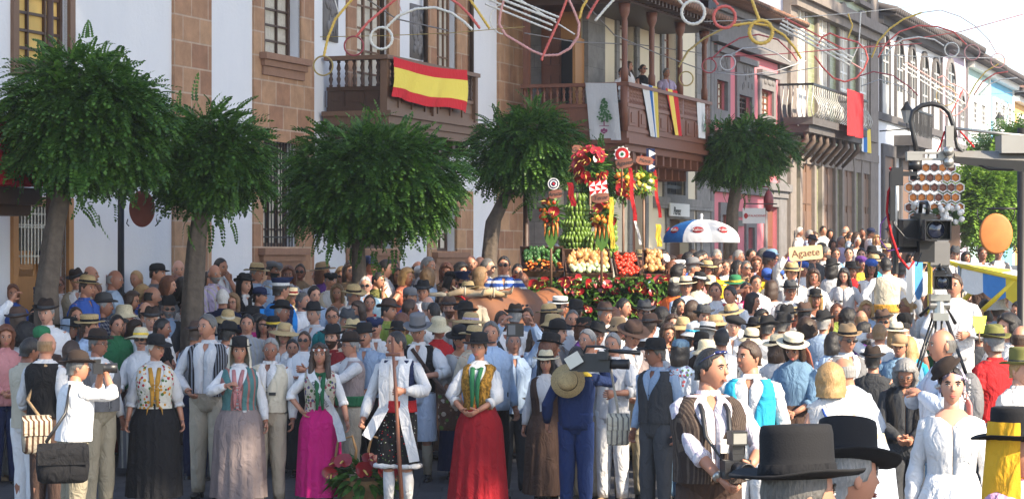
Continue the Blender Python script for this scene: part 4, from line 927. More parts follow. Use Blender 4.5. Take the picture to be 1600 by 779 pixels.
class Fig:
 """one standing figure: local frame facing -y, feet at the origin, 1.70 m tall before scaling"""
 def __init__(f, sex='m', fat=1.0, lean=0, hyaw=0, hpitch=0, hroll=0, n=16, seed=0):
  f.sex, f.fat, f.n = sex, fat, n; f.lean = lean; f.rnd = random.Random(seed)
  f.off = f.rnd.uniform(0, 50)
  nb = f.bend(Vector((0, .012, 1.44)))
  f.neck = nb
  f.HM = Matrix.Translation(nb) @ Matrix.Rotation(R(lean * .35), 4, 'X') @ Matrix.Rotation(R(hyaw), 4, 'Z') @ Matrix.Rotation(R(hpitch), 4, 'X') @ Matrix.Rotation(R(hroll), 4, 'Y') @ Matrix.Translation(Vector((0, -.022, .145)))
  f.scale = 1
 def bend(f, p):
  if not f.lean: return Vector(p)
  a = R(f.lean) * sstep(.85, 1.2, p[2]); y, z = p[1], p[2] - .9
  return Vector((p[0], y * math.cos(a) - z * math.sin(a), .9 + y * math.sin(a) + z * math.cos(a)))
 def nz(f, p, fr=7, amp=.008):
  return noise.noise(Vector((p[0] * fr + f.off, p[1] * fr, p[2] * fr * .7))) * amp
 def torso(f, mb, z0, z1, off, k=10, fn=None, wr=.006, n=None, flare=0, mi=0):
  rings = []; n = n or f.n
  for i in range(k + 1):
   z = z0 + (z1 - z0) * i / k; _, rx, ry, cy = interp_prof(f.sex, z)
   ft = 1 + (f.fat - 1) * (1 - .7 * sstep(1.25, 1.42, z)) * sstep(.80, 1.0, z); fl = flare * (1 - i / k) ** 2
   r = ring(0, cy - (ft - 1) * .04, z, (rx * (1 + (ft - 1) * .7) + off + fl), (ry * ft + off + fl), n, 2.35, fn)
   if wr:
    r = [(x * (1 + f.nz((x, y, z), 9, wr * 9)), y * (1 + f.nz((y, x, z), 9, wr * 9)), z) for x, y, z in r]
   rings.append([f.bend(p) for p in r])
  mb.grid(rings, True, True, True, mi)
 def shell(f, mb, z0, z1, off, gap, k=12, n=22, wr=.005, p=2.35, mi=0):
  rings = []
  for i in range(k + 1):
   z = z0 + (z1 - z0) * i / k; _, rx, ry, cy = interp_prof(f.sex, z); a = max(gap(z), .02)
   ft = 1 + (f.fat - 1) * (1 - .7 * sstep(1.25, 1.42, z)); RX, RY = rx * (1 + (ft - 1) * .7) + off, ry * ft + off; cc = cy - (ft - 1) * .04; r = []
   for j in range(-1, n + 2):
    t = a + (2 * math.pi - 2 * a) * min(max(j, 0), n) / n - math.pi / 2; c, s_ = math.cos(t), math.sin(t); q = (abs(c) ** p + abs(s_) ** p) ** (-1 / p)
    if j in (-1, n + 1): q *= .86
    x, y = RX * q * c, cc + RY * q * s_; w_ = 1 + f.nz((x, y, z), 9, wr * 9); r.append(f.bend((x * w_, y * w_, z)))
   rings.append(r)
  mb.grid(rings, False, mi=mi)
 def arm_pts(f, side, tgt, pole):
  sx = .160 if f.sex == 'm' else .138
  S = f.bend(Vector((side * sx, .006, 1.368 if f.sex == 'm' else 1.355))); Wt = Vector(tgt)
  up, fo = (.285, .25) if f.sex == 'm' else (.27, .235)
  d = Wt - S; L = d.length
  if L > up + fo - .01: Wt = S + d * ((up + fo - .01) / L); d = Wt - S; L = d.length
  if L < .12: Wt = S + d.normalized() * .12; d = Wt - S; L = .12
  a = (up * up - fo * fo + L * L) / (2 * L); h = math.sqrt(max(0, up * up - a * a)); dn = d.normalized()
  pl = Vector(pole); pl = pl - dn * pl.dot(dn); pl = pl.normalized() if pl.length > 1e-4 else Vector((side, 0, 0))
  E = S + dn * a + pl * h
  return S, E, Wt
 def arm_line(f, S, E, Wt, k0, k1, n=9):
  """points along the arm between fractions (0 shoulder, 1 elbow, 2 wrist)"""
  out = []
  for i in range(n):
   k = k0 + (k1 - k0) * i / (n - 1)
   if k < 0: p = S + Vector((-math.copysign(1, S.x) * abs(k) * .22, 0, abs(k) * .035))
   elif k < .82: p = S.lerp(E, k)
   elif k < 1.18:
    u = (k - .82) / .36; a = S.lerp(E, .82); b = E.lerp(Wt, .18); p = a * (1 - u) ** 2 + E * 2 * u * (1 - u) + b * u * u
   else: p = E.lerp(Wt, k - 1)
   out.append((k, p))
  return out
 @staticmethod
 def arm_r(k, sex):
  r = .052 - .013 * min(k, 1) if k < 1 else .041 - .014 * (k - 1)
  if k < .25: r += .004
  if k <= 0: r *= .92
  return r * (.88 if sex == 'f' else 1)
 def hand(f, mb, E, Wt, side, curl=.35, mi=0, grip=0, palm=None, fine=6):
  d = (Wt - E).normalized(); u = Vector(palm) if palm else Vector((-side, -.3, 0)); nrm = (u - d * u.dot(d))
  nrm = nrm.normalized() if nrm.length > 1e-3 else Vector((0, -1, 0)); w = d.cross(nrm) * 1.0; w.normalize()
  if w.y > 0 and abs(w.y) > .3: w = -w                            # thumb side towards the front
  k = .92 if f.sex == 'f' else 1
  rings = []
  for t, a, b in ((0, .026, .022), (.03, .034, .018), (.065, .041, .016), (.09, .040, .012)):
   c = Wt + d * t * k; rings.append([c + w * math.cos(q) * a * k + nrm * math.sin(q) * b * k for q in [2 * math.pi * j / 8 for j in range(8)]])
  mb.grid(rings, True, True, True, mi)
  for i, (o, L) in enumerate(((.030, .068), (.010, .076), (-.010, .070), (-.029, .056))):
   p = Wt + d * .078 * k + w * o * k; pts = [p]; ang = 0
   for q in range(3):
    ang += curl * (.8 + .25 * q + .12 * i); dd = d * math.cos(ang) + nrm * math.sin(ang); p = p + dd * L * (.42, .32, .26)[q] * k; pts.append(p)
   mb.tube(pts, [.0095 * k, .009 * k, .0082 * k, .006 * k], fine, mi)
  p = Wt + d * .02 * k + w * .022 * k; tv = (d * .72 + w * .62 + nrm * (.25 + .5 * curl)).normalized(); p2 = p + tv * .045 * k; p3 = p2 + (tv + d * .3 + nrm * curl * .8).normalized() * .034 * k
  mb.tube([p, p2, p3], [.013 * k, .0105 * k, .0075 * k], fine, mi)
 def head(f, mb, nu=16, nv=12, mi=0, face=True, glasses=False):
  HM = f.HM; hx, hy, hz = (.074, .096, .116) if f.sex == 'm' else (.070, .092, .111); rings = []
  for i in range(nv + 1):
   ph = math.pi * i / nv; z = -math.cos(ph); sp = max(math.sin(ph), .015); r = []
   for j in range(nu):
    t = 2 * math.pi * j / nu - math.pi / 2; x, y = math.cos(t) * sp, math.sin(t) * sp
    fr = max(0, -math.sin(t))
    lo = max(0, -z); x *= 1 - .26 * lo ** 1.3;
    if y > 0: y *= 1 - .35 * lo ** 1.5
    else: y *= 1 + .04 * lo - .05 * sstep(.3, 1, z)
    X, Y, Z = x * hx, y * hy, z * hz
    # face relief
    if fr > .3:
     Y += .010 * math.exp(-((abs(X) - .030) / .016) ** 2 - ((Z - .010) / .014) ** 2)            # eye sockets
     Y -= .006 * math.exp(-((abs(X) - .026) / .026) ** 2 - ((Z - .032) / .010) ** 2)            # brow ridge
     Y -= .004 * math.exp(-((abs(X) - .042) / .02) ** 2 - ((Z + .022) / .022) ** 2)             # cheeks
     Y -= .009 * math.exp(-(X / .022) ** 2 - ((Z + .098) / .020) ** 2)                          # chin
    r.append(HM @ Vector((X, Y, Z)))
   rings.append(r)
  mb.grid(rings, True, True, True, mi)
  n0 = f.bend(Vector((0, .02, 1.40))); n1 = HM @ Vector((0, .018, -.07)); r = .056 if f.sex == 'm' else .047
  mb.tube([n0, n0.lerp(n1, .5), n1], [r * 1.15, r, r * .98], 12, mi)
  if not face: return
  k = hy
  # nose
  nb_ = [(0, -k * .96, .018), (0, -k - .014, -.010), (0, -k - .020, -.022), (.013, -k + .004, -.026), (-.013, -k + .004, -.026), (0, -k + .002, -.032), (.008, -k + .006, .015), (-.008, -k + .006, .015), (.012, -k - .005, -.022), (-.012, -k - .005, -.022)]
  v = [HM @ Vector(p) for p in nb_]
  mb.add(v, [(0, 1, 8, 6), (0, 7, 9, 1), (1, 2, 8), (1, 9, 2), (8, 2, 5, 3), (9, 4, 5, 2), (6, 8, 3), (7, 4, 9), (6, 3, 5, 4, 7)], mi)
  for sg in (-1, 1):
   ef = .66 if f.n > 20 else 1
   mb.ell(HM @ Vector((sg * .030, -k * .86, .008)), (.0145 * ef, .008, .0075 * ef), 8, 5, 1, HM.to_3x3().to_4x4())
   mb.ell(HM @ Vector((sg * .030, -k * .86 - (.0055 if ef == 1 else .005), .008)), (.0078 * ef, .0035, .0072 * ef), 8, 5, 2, HM.to_3x3().to_4x4())
   mb.tube([HM @ Vector((sg * .014, -k * .93, .025)), HM @ Vector((sg * .032, -k * .915, .031)), HM @ Vector((sg * .047, -k * .80, .024))], [.0046, .0052, .003], 5, 4)
   mb.tube([HM @ Vector((sg * .017, -k * .90, .0135)), HM @ Vector((sg * .030, -k * .915, .0175)), HM @ Vector((sg * .043, -k * .83, .012))], [.003, .0036, .0024], 5, 4)
   mb.ell(HM @ Vector((sg * (hx + .002), .010, -.002)), (.008, .017, .030), 8, 6, mi, HM.to_3x3().to_4x4())
  ly = -k * .93
  mb.ell(HM @ Vector((0, ly, -.056)), (.023, .009, .0045), 10, 5, 3, HM.to_3x3().to_4x4()); mb.ell(HM @ Vector((0, ly - .001, -.0635)), (.019, .009, .0052), 10, 5, 3, HM.to_3x3().to_4x4())
 def hair(f, style, col, parent):
  mb = MB(); HM = f.HM; rnd = f.rnd
  bot = {'fullbob': -.135, 'short': -.062, 'crop': -.05, 'bald': -.045, 'bob': -.15, 'long': -.40, 'bun': -.07, 'curly': -.12, 'tail': -.07, 'med': -.11, 'top': -.07, 'afro': -.12, 'wavy': -.42}[style]
  thick = {'fullbob': .05, 'short': .011, 'crop': .005, 'bald': .005, 'bob': .032, 'long': .02, 'bun': .011, 'curly': .035, 'tail': .009, 'med': .02, 'top': .016, 'afro': .05, 'wavy': .03}[style]
  hx, hy, hz = (.074, .096, .116) if f.sex == 'm' else (.070, .092, .111)
  n, k = max(20, f.n), 14 if bot > -.2 else 20; zt = hz + thick * .9; rings = []
  if style == 'bald': zt = .045
  for i in range(k + 1):
   z = bot + (zt - bot) * (1 - (1 - i / k) ** 1.5) if bot > -.2 else bot + (zt - bot) * i / k
   hk = math.sqrt(max(0.0, 1 - (z / zt) ** 2)) if z > -.01 and style != 'bald' else math.sqrt(max(0.0, 1 - (z / hz) ** 2)) if z > -.01 else (max(.92, 1 - .05 * (-z / .1)) if style in ('bob', 'long', 'curly', 'wavy', 'med', 'afro', 'fullbob') else math.sqrt(max(.05, 1 - (z / hz) ** 2 * .5)))
   long_ = style in ('fullbob', 'bob', 'long', 'wavy', 'curly', 'afro', 'med')
   hl = .066
   if long_: op = 58 + 8 * sstep(.02, -.05, z)
   else: op = 60 + 16 * sstep(.04, .0, z) + 40 * sstep(-.004, -.02, z)
   op = R(op) * sstep(hl + .028, hl - .012, z)
   if style == 'bald': op = R(96)
   if style in ('long', 'wavy') and z < -.12: op = R(74)
   r = []
   for j in range(-1, n + 2):
    u = min(max(j, 0), n) / n; t = op + (2 * math.pi - 2 * op) * u; c, s_ = math.sin(t), -math.cos(t)
    am = thick * (1 + (.35 if style in ('curly', 'afro', 'wavy') else .10) * math.sin(j * 2.4 + z * 60 + f.off) + .3 * noise.noise(Vector((c * 3 + f.off, s_ * 3, z * 25))))
    edge = min(u, 1 - u) * n; tk = am * min(1, .45 + edge * .3) if op > .05 else am
    if not long_ and z < 0: tk *= .6
    if j in (-1, n + 1): tk = -.012
    bt = 1 - (.12 * sstep(bot + .05, bot, z) if style in ('bob', 'med', 'curly', 'afro') else 0); tq = tk * (1 if z < 0 or style == 'bald' else hk) * bt; rx_ = hx * hk * bt + tq; ry_ = hy * hk * bt + tq
    r.append(HM @ Vector((max(rx_, .004) * c, max(ry_, .004) * s_ + (.012 if z < -.05 else 0) + (.03 * sstep(-.1, -.3, z)), z)))
   rings.append(r)
  mb.grid(rings, False)
  mb.add([q for q in rings[-1]], [tuple(range(len(rings[-1])))])
  if style == 'bun': mb.ell(HM @ Vector((0, .115, .01)), (.04, .035, .04), 10, 7)
  if style == 'tail': mb.tube([HM @ Vector((0, .10, .02)), HM @ Vector((.01, .15, -.03)), HM @ Vector((.01, .14, -.14)), HM @ Vector((0, .12, -.24))], [.018, .03, .026, .008], 8)
  if style in ('long', 'wavy'):
   for sg in (-1, 1):
    mb.tube([HM @ Vector((sg * .070, -.005, .02)), HM @ Vector((sg * .086, -.030, -.10)), HM @ Vector((sg * .090, -.06, -.22)), HM @ Vector((sg * .085, -.07, -.36))], [.018, .03, .036, .014], 9)
   for i in range(26 if style == 'wavy' else 10):
    a = rnd.uniform(-2.6, 2.6); a = a if abs(a) > .9 else math.copysign(1.0, a)
    x, y = math.sin(a) * .095, math.cos(a) * -.085 * (-1 if False else 1)
    pts = [HM @ Vector((x * (1 + .1 * math.sin(q * 2 + i)) + .012 * math.sin(q * 3 + i), -y * -1 * (1 if abs(a) > 1.57 else .7) + .01 * math.cos(q * 3 + i), .0 - q * .062)) for q in range(7)]
    mb.tube(pts, [.012, .016, .016, .015, .014, .010, .004], 5)
  return mb.build('hair', hairmat(col), parent)
 def hat(f, kind, col, band, parent, tilt=(0, 0)):
  HM = f.HM @ Matrix.Translation(Vector((0, .004, .052))) @ Matrix.Rotation(R(tilt[0]), 4, 'X') @ Matrix.Rotation(R(tilt[1]), 4, 'Y')
  mb = MB(); n = 24 if f.n >= 16 else 14; E = lambda p, r, t: HM @ Vector((p.x * .90, p.y * 1.08, p.z))
  off = f.off
  K = {'fedora': dict(b=.150, ch=.115, r0=.096, r1=.080, curl=.018, crease=.028, droop=.0), 'bowler': dict(b=.138, ch=.110, r0=.096, r1=.090, curl=.016, crease=0, droop=.004), 'brim': dict(b=.175, ch=.105, r0=.096, r1=.086, curl=.012, crease=0, droop=.012),
    'straw': dict(b=.172, ch=.105, r0=.097, r1=.084, curl=.010, crease=.016, droop=.006), 'wide': dict(b=.215, ch=.105, r0=.098, r1=.084, curl=.0, crease=0, droop=.03), 'boater': dict(b=.165, ch=.085, r0=.098, r1=.096, curl=0, crease=0, droop=0, flat=1),
    'bell': dict(b=.160, ch=.115, r0=.100, r1=.092, curl=0, crease=0, droop=.045), 'bucket': dict(b=.140, ch=.10, r0=.10, r1=.09, curl=0, crease=0, droop=.04), 'tall': dict(b=.170, ch=.135, r0=.096, r1=.088, curl=.014, crease=0, droop=.0, flat=1)}
  if kind in K:
   k = K[kind]; fl = k.get('flat')
   def fn(p, r, t):
    p = Vector(p)
    if r > k['r0'] + .001:
     q = (r - k['r0']) / (k['b'] - k['r0']); p.z += k['curl'] * q * q * (abs(math.cos(t)) ** 1.5) * 1.6 - k['droop'] * q + .006 * q * math.sin(2 * t + off) + .003 * q * math.sin(5 * t + off)
    elif p.z > k['ch'] * .75 and k['crease']:
     p.z -= k['crease'] * math.exp(-(p.x / .028) ** 2) * (.7 + .3 * (p.y < 0));
     if p.y < 0: p.x *= .86
    return E(p, r, t)
   c = k['ch']; r1 = k['r1']
   prof = [(k['r0'] - .004, -.004), (k['b'] - .003, -.003), (k['b'], .001), (k['b'] - .002, .004), (k['r0'] + .012, .004), (k['r0'], .010), (k['r0'] - .003, c * .4)]
   prof += [(r1 + .004, c * .82), (r1, c * .97), (r1 - .008, c), (.02, c + .002)] if fl else [(r1 + .002, c * .72), (r1 - .008, c * .88), (r1 - .028, c * .97), (.02, c)]
   mb.lathe(prof, n, (0, 0, 0), 0, fn)
   o = mb.build('hat', col, parent)
   if band is not None:
    b2 = MB(); b2.lathe([(k['r0'] + .003, .008), (k['r0'] + .0035, .012), (k['r0'] + .001, .034), (k['r0'] - .004, .036)], n, (0, 0, 0), 0, lambda p, r, t: E(p, r, t)); b2.build('hat_band', band, o)
   return o
  if kind in ('cap', 'police'):
   if kind == 'cap':
    mb.lathe([(.092, -.012), (.094, .02), (.088, .05), (.066, .073), (.02, .082)], n, (0, 0, 0), 0, E)
   else:
    mb.lathe([(.092, -.01), (.093, .03), (.118, .055), (.120, .066), (.10, .078), (.02, .084)], n, (0, 0, 0), 0, lambda p, r, t: HM @ Vector((p.x * .92, p.y * 1.08 - (.02 if r > .1 else 0), p.z + (.022 if r > .1 and p.y < 0 else 0))))
   v = []; m = 9
   for q in (0, 1):
    for i in range(m):
     t = -math.pi / 2 + (i / (m - 1) - .5) * 1.9; x, y = math.cos(t), math.sin(t)
     for rr, dz in ((1, -.006), (1 + (.62 if kind == 'cap' else .4) * math.cos((i / (m - 1) - .5) * 2.2), -.018)):
      v.append(HM @ Vector((x * .084 * (1 + (rr - 1) * .55), y * .098 * rr, dz - .004 * q)))
   f_ = []
   for q in (0, 1):
    o = q * 2 * m
    for i in range(m - 1): f_.append((o + 2 * i, o + 2 * i + 1, o + 2 * i + 3, o + 2 * i + 2))
   mb.add(v, f_)
   o = mb.build('hat', col, parent)
   if kind == 'police' and band is not None:
    b2 = MB(); b2.lathe([(.0945, -.008), (.095, .0), (.0955, .022), (.094, .026)], n, (0, 0, 0), 0, E); b2.build('hat_band', band, o)
   return o
  if kind == 'flat':
   mb.lathe([(.092, -.008), (.1, .018), (.108, .038), (.09, .056), (.02, .066)], n, (0, 0, 0), 0, lambda p, r, t: HM @ Vector((p.x * .92, p.y * 1.1 - .016, p.z - (.03 if p.y < -.08 else 0) + (.01 if p.y > 0 else 0))))
  if kind == 'beret':
   mb.lathe([(.090, -.004), (.098, .01), (.125, .032), (.122, .05), (.08, .066), (.01, .07)], n, (0, 0, 0), 0, lambda p, r, t: HM @ Vector((p.x * .95 + .02 * (p.z > .01), p.y * 1.05, p.z - .25 * max(0, p.x))))
  if kind == 'turban':
   mb.lathe([(.086, -.05), (.097, -.01), (.102, .03), (.09, .06), (.05, .082), (.01, .086)], n, (0, 0, 0), 0, lambda p, r, t: HM @ Vector((p.x * .92 * (1 + .04 * math.sin(6 * t + p.z * 60)), p.y * 1.08, p.z + (.03 if p.y < -.04 and p.z < 0 else 0))))
  if kind == 'veil':
   rings = []
   for i in range(12):
    z = .075 - i * .036; k = i / 11
    rings.append([HM @ Vector(((.09 + .045 * k) * math.sin(a) * (1 + .05 * math.sin(9 * a + i)), (.104 + .03 * k) * -math.cos(a), z - .0 * k)) for a in [R(58 + (302 - 58) * j / 22) for j in range(23)]])
   inner = [[q + (f.HM.to_3x3() @ Vector((0, .006, -.001))) for q in r] for r in rings]
   mb.grid(rings, False); mb.grid(inner, False)
  return mb.build({'veil': 'veil', 'turban': 'headscarf'}.get(kind, 'hat'), col, parent)
 def fix(f, o):
  pass
def torso_gap(zlo, zhi, a_lo, a_hi, depth=.80):
 """front opening of a waistcoat or neckline: pulls the front of a ring inside the body"""
 def fn(t, z):
  d = abs((t + math.pi / 2 + math.pi) % (2 * math.pi) - math.pi)
  a = a_lo + (a_hi - a_lo) * sstep(zlo, zhi, z)
  if a <= 0: return 1
  return depth + (1 - depth) * sstep(a - .08, a + .08, d)
 return fn
POSES = {   # wrist targets (x is mirrored by side), pole
 'down': ((.245, -.02, .87), (.3, 1, 0)), 'slight': ((.25, -.12, .90), (.4, 1, 0)), 'hip': ((.185, -.05, 1.0), (1, .5, 0)), 'clasp': ((.045, -.22, 1.00), (1, .4, -.5)), 'fold': ((-.06, -.20, 1.17), (1, 0, -.6)),
 'cam': ((.06, -.235, 1.55), (.8, 0, -1)), 'chin': ((.03, -.15, 1.42), (.5, -.2, -1)), 'up': ((.16, -.22, 1.80), (1, 0, 0)), 'hold': ((.12, -.28, 1.12), (.8, .6, -.4)), 'wave': ((.26, -.2, 1.62), (1, .2, -.6)), 'point': ((.22, -.5, 1.40), (.6, .2, -.8)), 'brow': ((.08, -.10, 1.60), (1, -.1, -.4)), 'waist': ((.12, -.17, 1.0), (1, .5, 0)), 'back': ((.1, .2, .98), (1, .4, 0)), 'ear': ((.13, -.03, 1.56), (1, -.1, -.6)), 'chest': ((.08, -.2, 1.25), (1, .1, -.6))}
LMK = []      # landmarks for labels: (px, py, phrase)
PEOPLE = []
def person(x, y, s, sex='m', hat=None, hc='black', hair='short', hcol='b', top='white', sleeve='long', vest=None, bottom='skirt', bc='dgrey', yaw=0, hyaw=0, hpitch=0, hroll=0, lean=0, fat=1.0, pose=('down', 'down'), skin=1, h=None,
   band='black', neck=None, sash=None, glasses=None, extras=(), label=None, group=None, n=None, snap=.10, vopen=None, collar=True, tilt=(0, 0), base=None, apron=None, legs=None, tw=None, beard=None, sock=None, stance=.0, curl=.4, vcl=False):
 """x, y: photo pixel of the top of head or hat; s: photo pixels per metre at that depth"""
 lod = 2 if s >= 140 else 1 if s >= 95 else 0
 n = n or (24 if s > 170 else (18, 18, 14)[2 - lod] if lod else 12)
 hk = {None: 0, 'fedora': .045, 'bowler': .045, 'brim': .045, 'straw': .042, 'wide': .045, 'boater': .03, 'bell': .055, 'tall': .075, 'bucket': .04}.get(hat, .015)
 # choose the depth near s at which the figure stands on the ground with a natural height
 if base is None:
  best = None; ht0 = h or (1.73 if sex == 'm' else 1.63)
  for q in np.linspace(-snap, snap, 21) if snap else (0,):
   ss = s * (1 + q); p = P(x, y, ss); g = walk_z(p.x, p.y); need = (p.z - g) / (1 + hk / 1.7 * 1.0)
   drop = 1 - .25 * (1 - math.cos(R(lean)))
   need /= drop
   c = abs(need - ht0) * 2.2 + abs(q) * 2.5
   if best is None or c < best[0]: best = (c, ss, need, g, p)
  _, ss, need, g, p = best
  h_ = min(1.93 if sex == 'm' else 1.82, max(1.42, need))
 else:
  ss = s; p = P(x, y, ss); g = base; h_ = (p.z - g) / (1 + hk / 1.7)
 k = h_ / 1.70
 for (a, b_) in PLACED:
  pass
 px_, py_ = p.x, p.y
 for it in range(6):       # keep figures apart: slide along the line of sight
  hit = False
  for (a, b_) in PLACED:
   dd = math.hypot(a - px_, b_ - py_)
   if dd < .36:
    sg = 1 if py_ >= b_ else -1; py2 = py_ + sg * (.38 - dd); px_ *= py2 / py_; py_ = py2; hit = True
  if not hit: break
 PLACED.append((px_, py_))
 if base is None: g = walk_z(px_, py_)
 root = empty('person', (px_, py_, g), R(yaw))
 F = Fig(sex, fat, lean, hyaw, hpitch, hroll, n, int(x * 7 + y * 13))
 S = Matrix.Scale(k, 4)
 objs = []
 # ---- arms
 arms = {}
 for side, ps in ((-1, pose[0]), (1, pose[1])):
  if isinstance(ps, str): tg, pl = POSES[ps]; tg = Vector((tg[0] * side, tg[1], tg[2])); pl = Vector((pl[0] * side, pl[1], pl[2]))
  else: tg, pl = Vector(ps[0]), Vector(ps[1])
  if isinstance(ps, str) and ps not in ('down', 'slight'): tg = F.bend(tg)
  elif lean: tg = tg + Vector((0, -math.sin(R(lean)) * .3, 0))
  if fat > 1.1 and isinstance(ps, str): tg.x += side * (fat - 1) * .12; tg.y -= (fat - 1) * .12 if ps in ('clasp', 'fold', 'hold', 'waist') else 0
  arms[side] = F.arm_pts(side, tg, pl) + (ps,)
 # ---- body: one mesh
 b = MB(); F.head(b, 20 if s > 170 else 16 if lod else 10, 16 if s > 170 else 12 if lod else 8, 0, face=(s > 70))
 F.torso(b, .92, 1.445, -.010, 7, wr=0, n=12)
 for side in (-1, 1):
  S_, E, Wt, ps = arms[side]; al = F.arm_line(S_, E, Wt, -.3, 2.0, 9)
  b.tube([q for _, q in al], [F.arm_r(max(0, kk), sex) for kk, _ in al], 8 if lod else 6, 0)
  if lod or s > 70: F.hand(b, E, Wt, side, curl if ps not in ('clasp', 'fold', 'hold', 'cam') else .6, fine=6 if s > 120 else 4)
  lx = (.085 + stance) * side
  b.tube([(lx * .9, 0, .86), (lx, -.01, .62), (lx * 1.05, -.012, .46), (lx * 1.08, .012, .30), (lx * 1.1, .0, .09)], [.088, .068, .052, .050, .034], 8, 0)
 body = b.build('body', [SKIN[skin], M_EYEW, M_EYED, M_LIP if sex == 'f' else M_LIPM, hairmat(hcol if hcol not in 'wy' else 'd')], root, True, S)
 # ---- lower clothing
 tm = cmat(top)
 if sex == 'f' and bottom == 'skirt' or bottom in ('skirt', 'longskirt'):
  m = MB(); nn = 56 if lod == 2 else 36 if lod else 20; rings = []; nf = F.rnd.randint(11, 15)
  z1 = 1.06; z0 = .12
  rs_ = tw or (.235 if s > 140 else .225)
  for i in range(13):
   q = i / 12; z = z1 + (z0 - z1) * q; _, rx, ry, cy = interp_prof(sex, max(z, .86)); kx = sstep(0, .25, q)
   wv = [1 + .075 * q ** .6 * math.sin(nf * t_ + F.off + 1.6 * math.sin(2 * t_ + F.off) + .5 * q) + .03 * q ** .5 * math.sin(round(2.3 * nf) * t_ + 2) + .05 * q * math.sin(3 * t_ + F.off) for t_ in [2 * math.pi * j / nn for j in range(nn)]]
   RX = rx * (1 + (fat - 1) * .7) * (1 - kx) + (rx * fat + .03 + (rs_ - .2) * q) * kx + .012; RY = ry * fat * (1 - kx) + (ry * fat + .04 + (rs_ - .16) * q) * kx + .012
   r = ring(0, cy, z, RX, RY, nn, 2.1); rings.append([F.bend((a * w_, c * w_, d)) for (a, c, d), w_ in zip(r, wv)])
  m.grid(rings, True, True, False); sk = m.build('skirt', cmat(bc), root, True, S)
  if apron:
   m = MB(); rr = []
   for i, rg in enumerate(rings[:11]): rr.append([q + Vector((q.x * .05, -.014, 0)) for q in [rg[j % nn] for j in range(-nn // 5, nn // 5 + 1)]])
   m.grid(rr, False); m.build('apron', cmat(apron), root, True, S)
 else:
  m = MB(); z0 = .07 if bottom == 'trousers' else .44
  F.torso(m, .81, 1.03, .008, 5, wr=.004, flare=-.03)
  for side in (-1, 1):
   lx = (.088 + stance) * side; zs = [.93, .80, .68, .55, .46, .36, .24, .14, z0]; zs = [z for z in zs if z >= z0 - .001] + ([z0] if zs[-1] > z0 else []); r0 = .100 * (1 + (fat - 1) * .5)
   pts = []; rad = []
   for i, z in enumerate(zs):
    q = (.9 - z) / .83; pts.append((lx * (.92 + .22 * q), -.012 * math.sin(3.1 * q) + F.nz((side, 0, z), 8, .02), z)); rad.append((r0 * (1 - .42 * q) + F.nz((side * 2, 1, z), 12, .012)) if bottom != 'breeches' else r0 * (1.02 + .12 * q))
   m.tube(pts, rad, max(10, n - 6), 0)
  m.build('trousers' if bottom == 'trousers' else 'breeches', cmat(bc), root, True, S)
  if sock:
   for side in (-1, 1):
    m = MB(); lx = (.085 + stance) * side * 1.05; m.tube([(lx, -.012, .40), (lx * 1.03, .014, .30), (lx * 1.05, 0, .09)], [.053, .058, .042], 10); m.build('sock', cmat(sock), root, True, S)
 for side in (-1, 1):
  m = MB(); lx = (.088 + stance) * side * 1.14
  m.lathe([(.030, .0), (.046, .004), (.048, .03), (.042, .06), (.038, .10), (.01, .101)], 10, (lx, .02, 0), 0, lambda p, r, t: Vector((p.x, p.y, p.z)))
  m.ell((lx * 1.05, -.075, .034), (.042, .105, .034), 10, 6); m.build('shoe', M_BLKP if bc not in ('white', 'cream') else cmat('tan'), root, True, S)
 # ---- shirt
 m = MB(); zn = 1.452 if collar else 1.41
 fnn = None
 if sex == 'f' and not collar: fnn = torso_gap(1.33, 1.43, 0, .8, .85)
 zb_ = .86 if not (sash or bottom != 'trousers' or vest) else .98
 ng = {'m': .26, 'f': .75 if not collar else .2}[sex] if s > 70 else 0
 if ng and not collar or (ng and sex == 'm' and int(x) % 4): F.shell(m, zb_, zn - .01, .009, lambda z: ng * sstep(1.35 if sex == 'm' else 1.34, 1.43, z), 16 if s > 170 else 11, max(n, 20), .009)
 else: F.torso(m, zb_, zn, .009, 16 if s > 170 else 11 if lod else 7, fnn, .009)
 sl = {'long': 1.93, 'rolled': 1.25, 'elbow': 1.1, 'short': .62, 'none': .05, 'puff': 1.3}[sleeve]
 for side in (-1, 1):
  S_, E, Wt, _ = arms[side]; na = 18 if s > 170 else 12 if lod else 8; al = F.arm_line(S_, E, Wt, -.35, sl, na); rad = []
  for i, (kk, q) in enumerate(al):
   r = F.arm_r(max(0, kk), sex) + (.012 if sleeve != 'puff' else .012 + .018 * sstep(.05, .5, kk))
   if kk < 0: r *= .80
   if sleeve in ('long', 'puff') and kk > .9: r += .010 * math.sin(math.pi * min(1, (kk - .9) / max(.1, (sl - .9))))
   r += F.nz((kk * 3.1, side * 2, 0), 6, .012);
   if sleeve != 'short' and i >= na - 2: r = F.arm_r(kk, sex) + (.010 if i == na - 1 else .013)
   if sleeve == 'short' and i == na - 1: r += .006
   rad.append(r)
  m.tube([q for _, q in al], rad, n if lod else 8, 0)
  if sleeve in ('puff', 'rolled', 'elbow') and lod:
   k0, q0 = al[-1]; k1, q1 = al[-2]; dn = (q0 - q1).normalized(); m.tube([q0 - dn * .012, q0 + dn * .012, q0 + dn * .03], [rad[-1] + .004, rad[-1] + .008, rad[-1] + (.016 if sleeve == 'puff' else .005)], n, 0)
 if collar and lod:
  cz = 1.438;
  rr = [[F.bend(p) for p in ring(0, .012, cz + dz, .063 + o, .060 + o, n, 2, torso_gap(1.0, 1.2, .25, .25, .93))] for dz, o in ((0, .006), (.028, -.002), (.030, .004), (-.006, .017))]
  m.grid(rr, True)
 m.build('shirt' if sex == 'm' else 'blouse', tm, root, True, S)
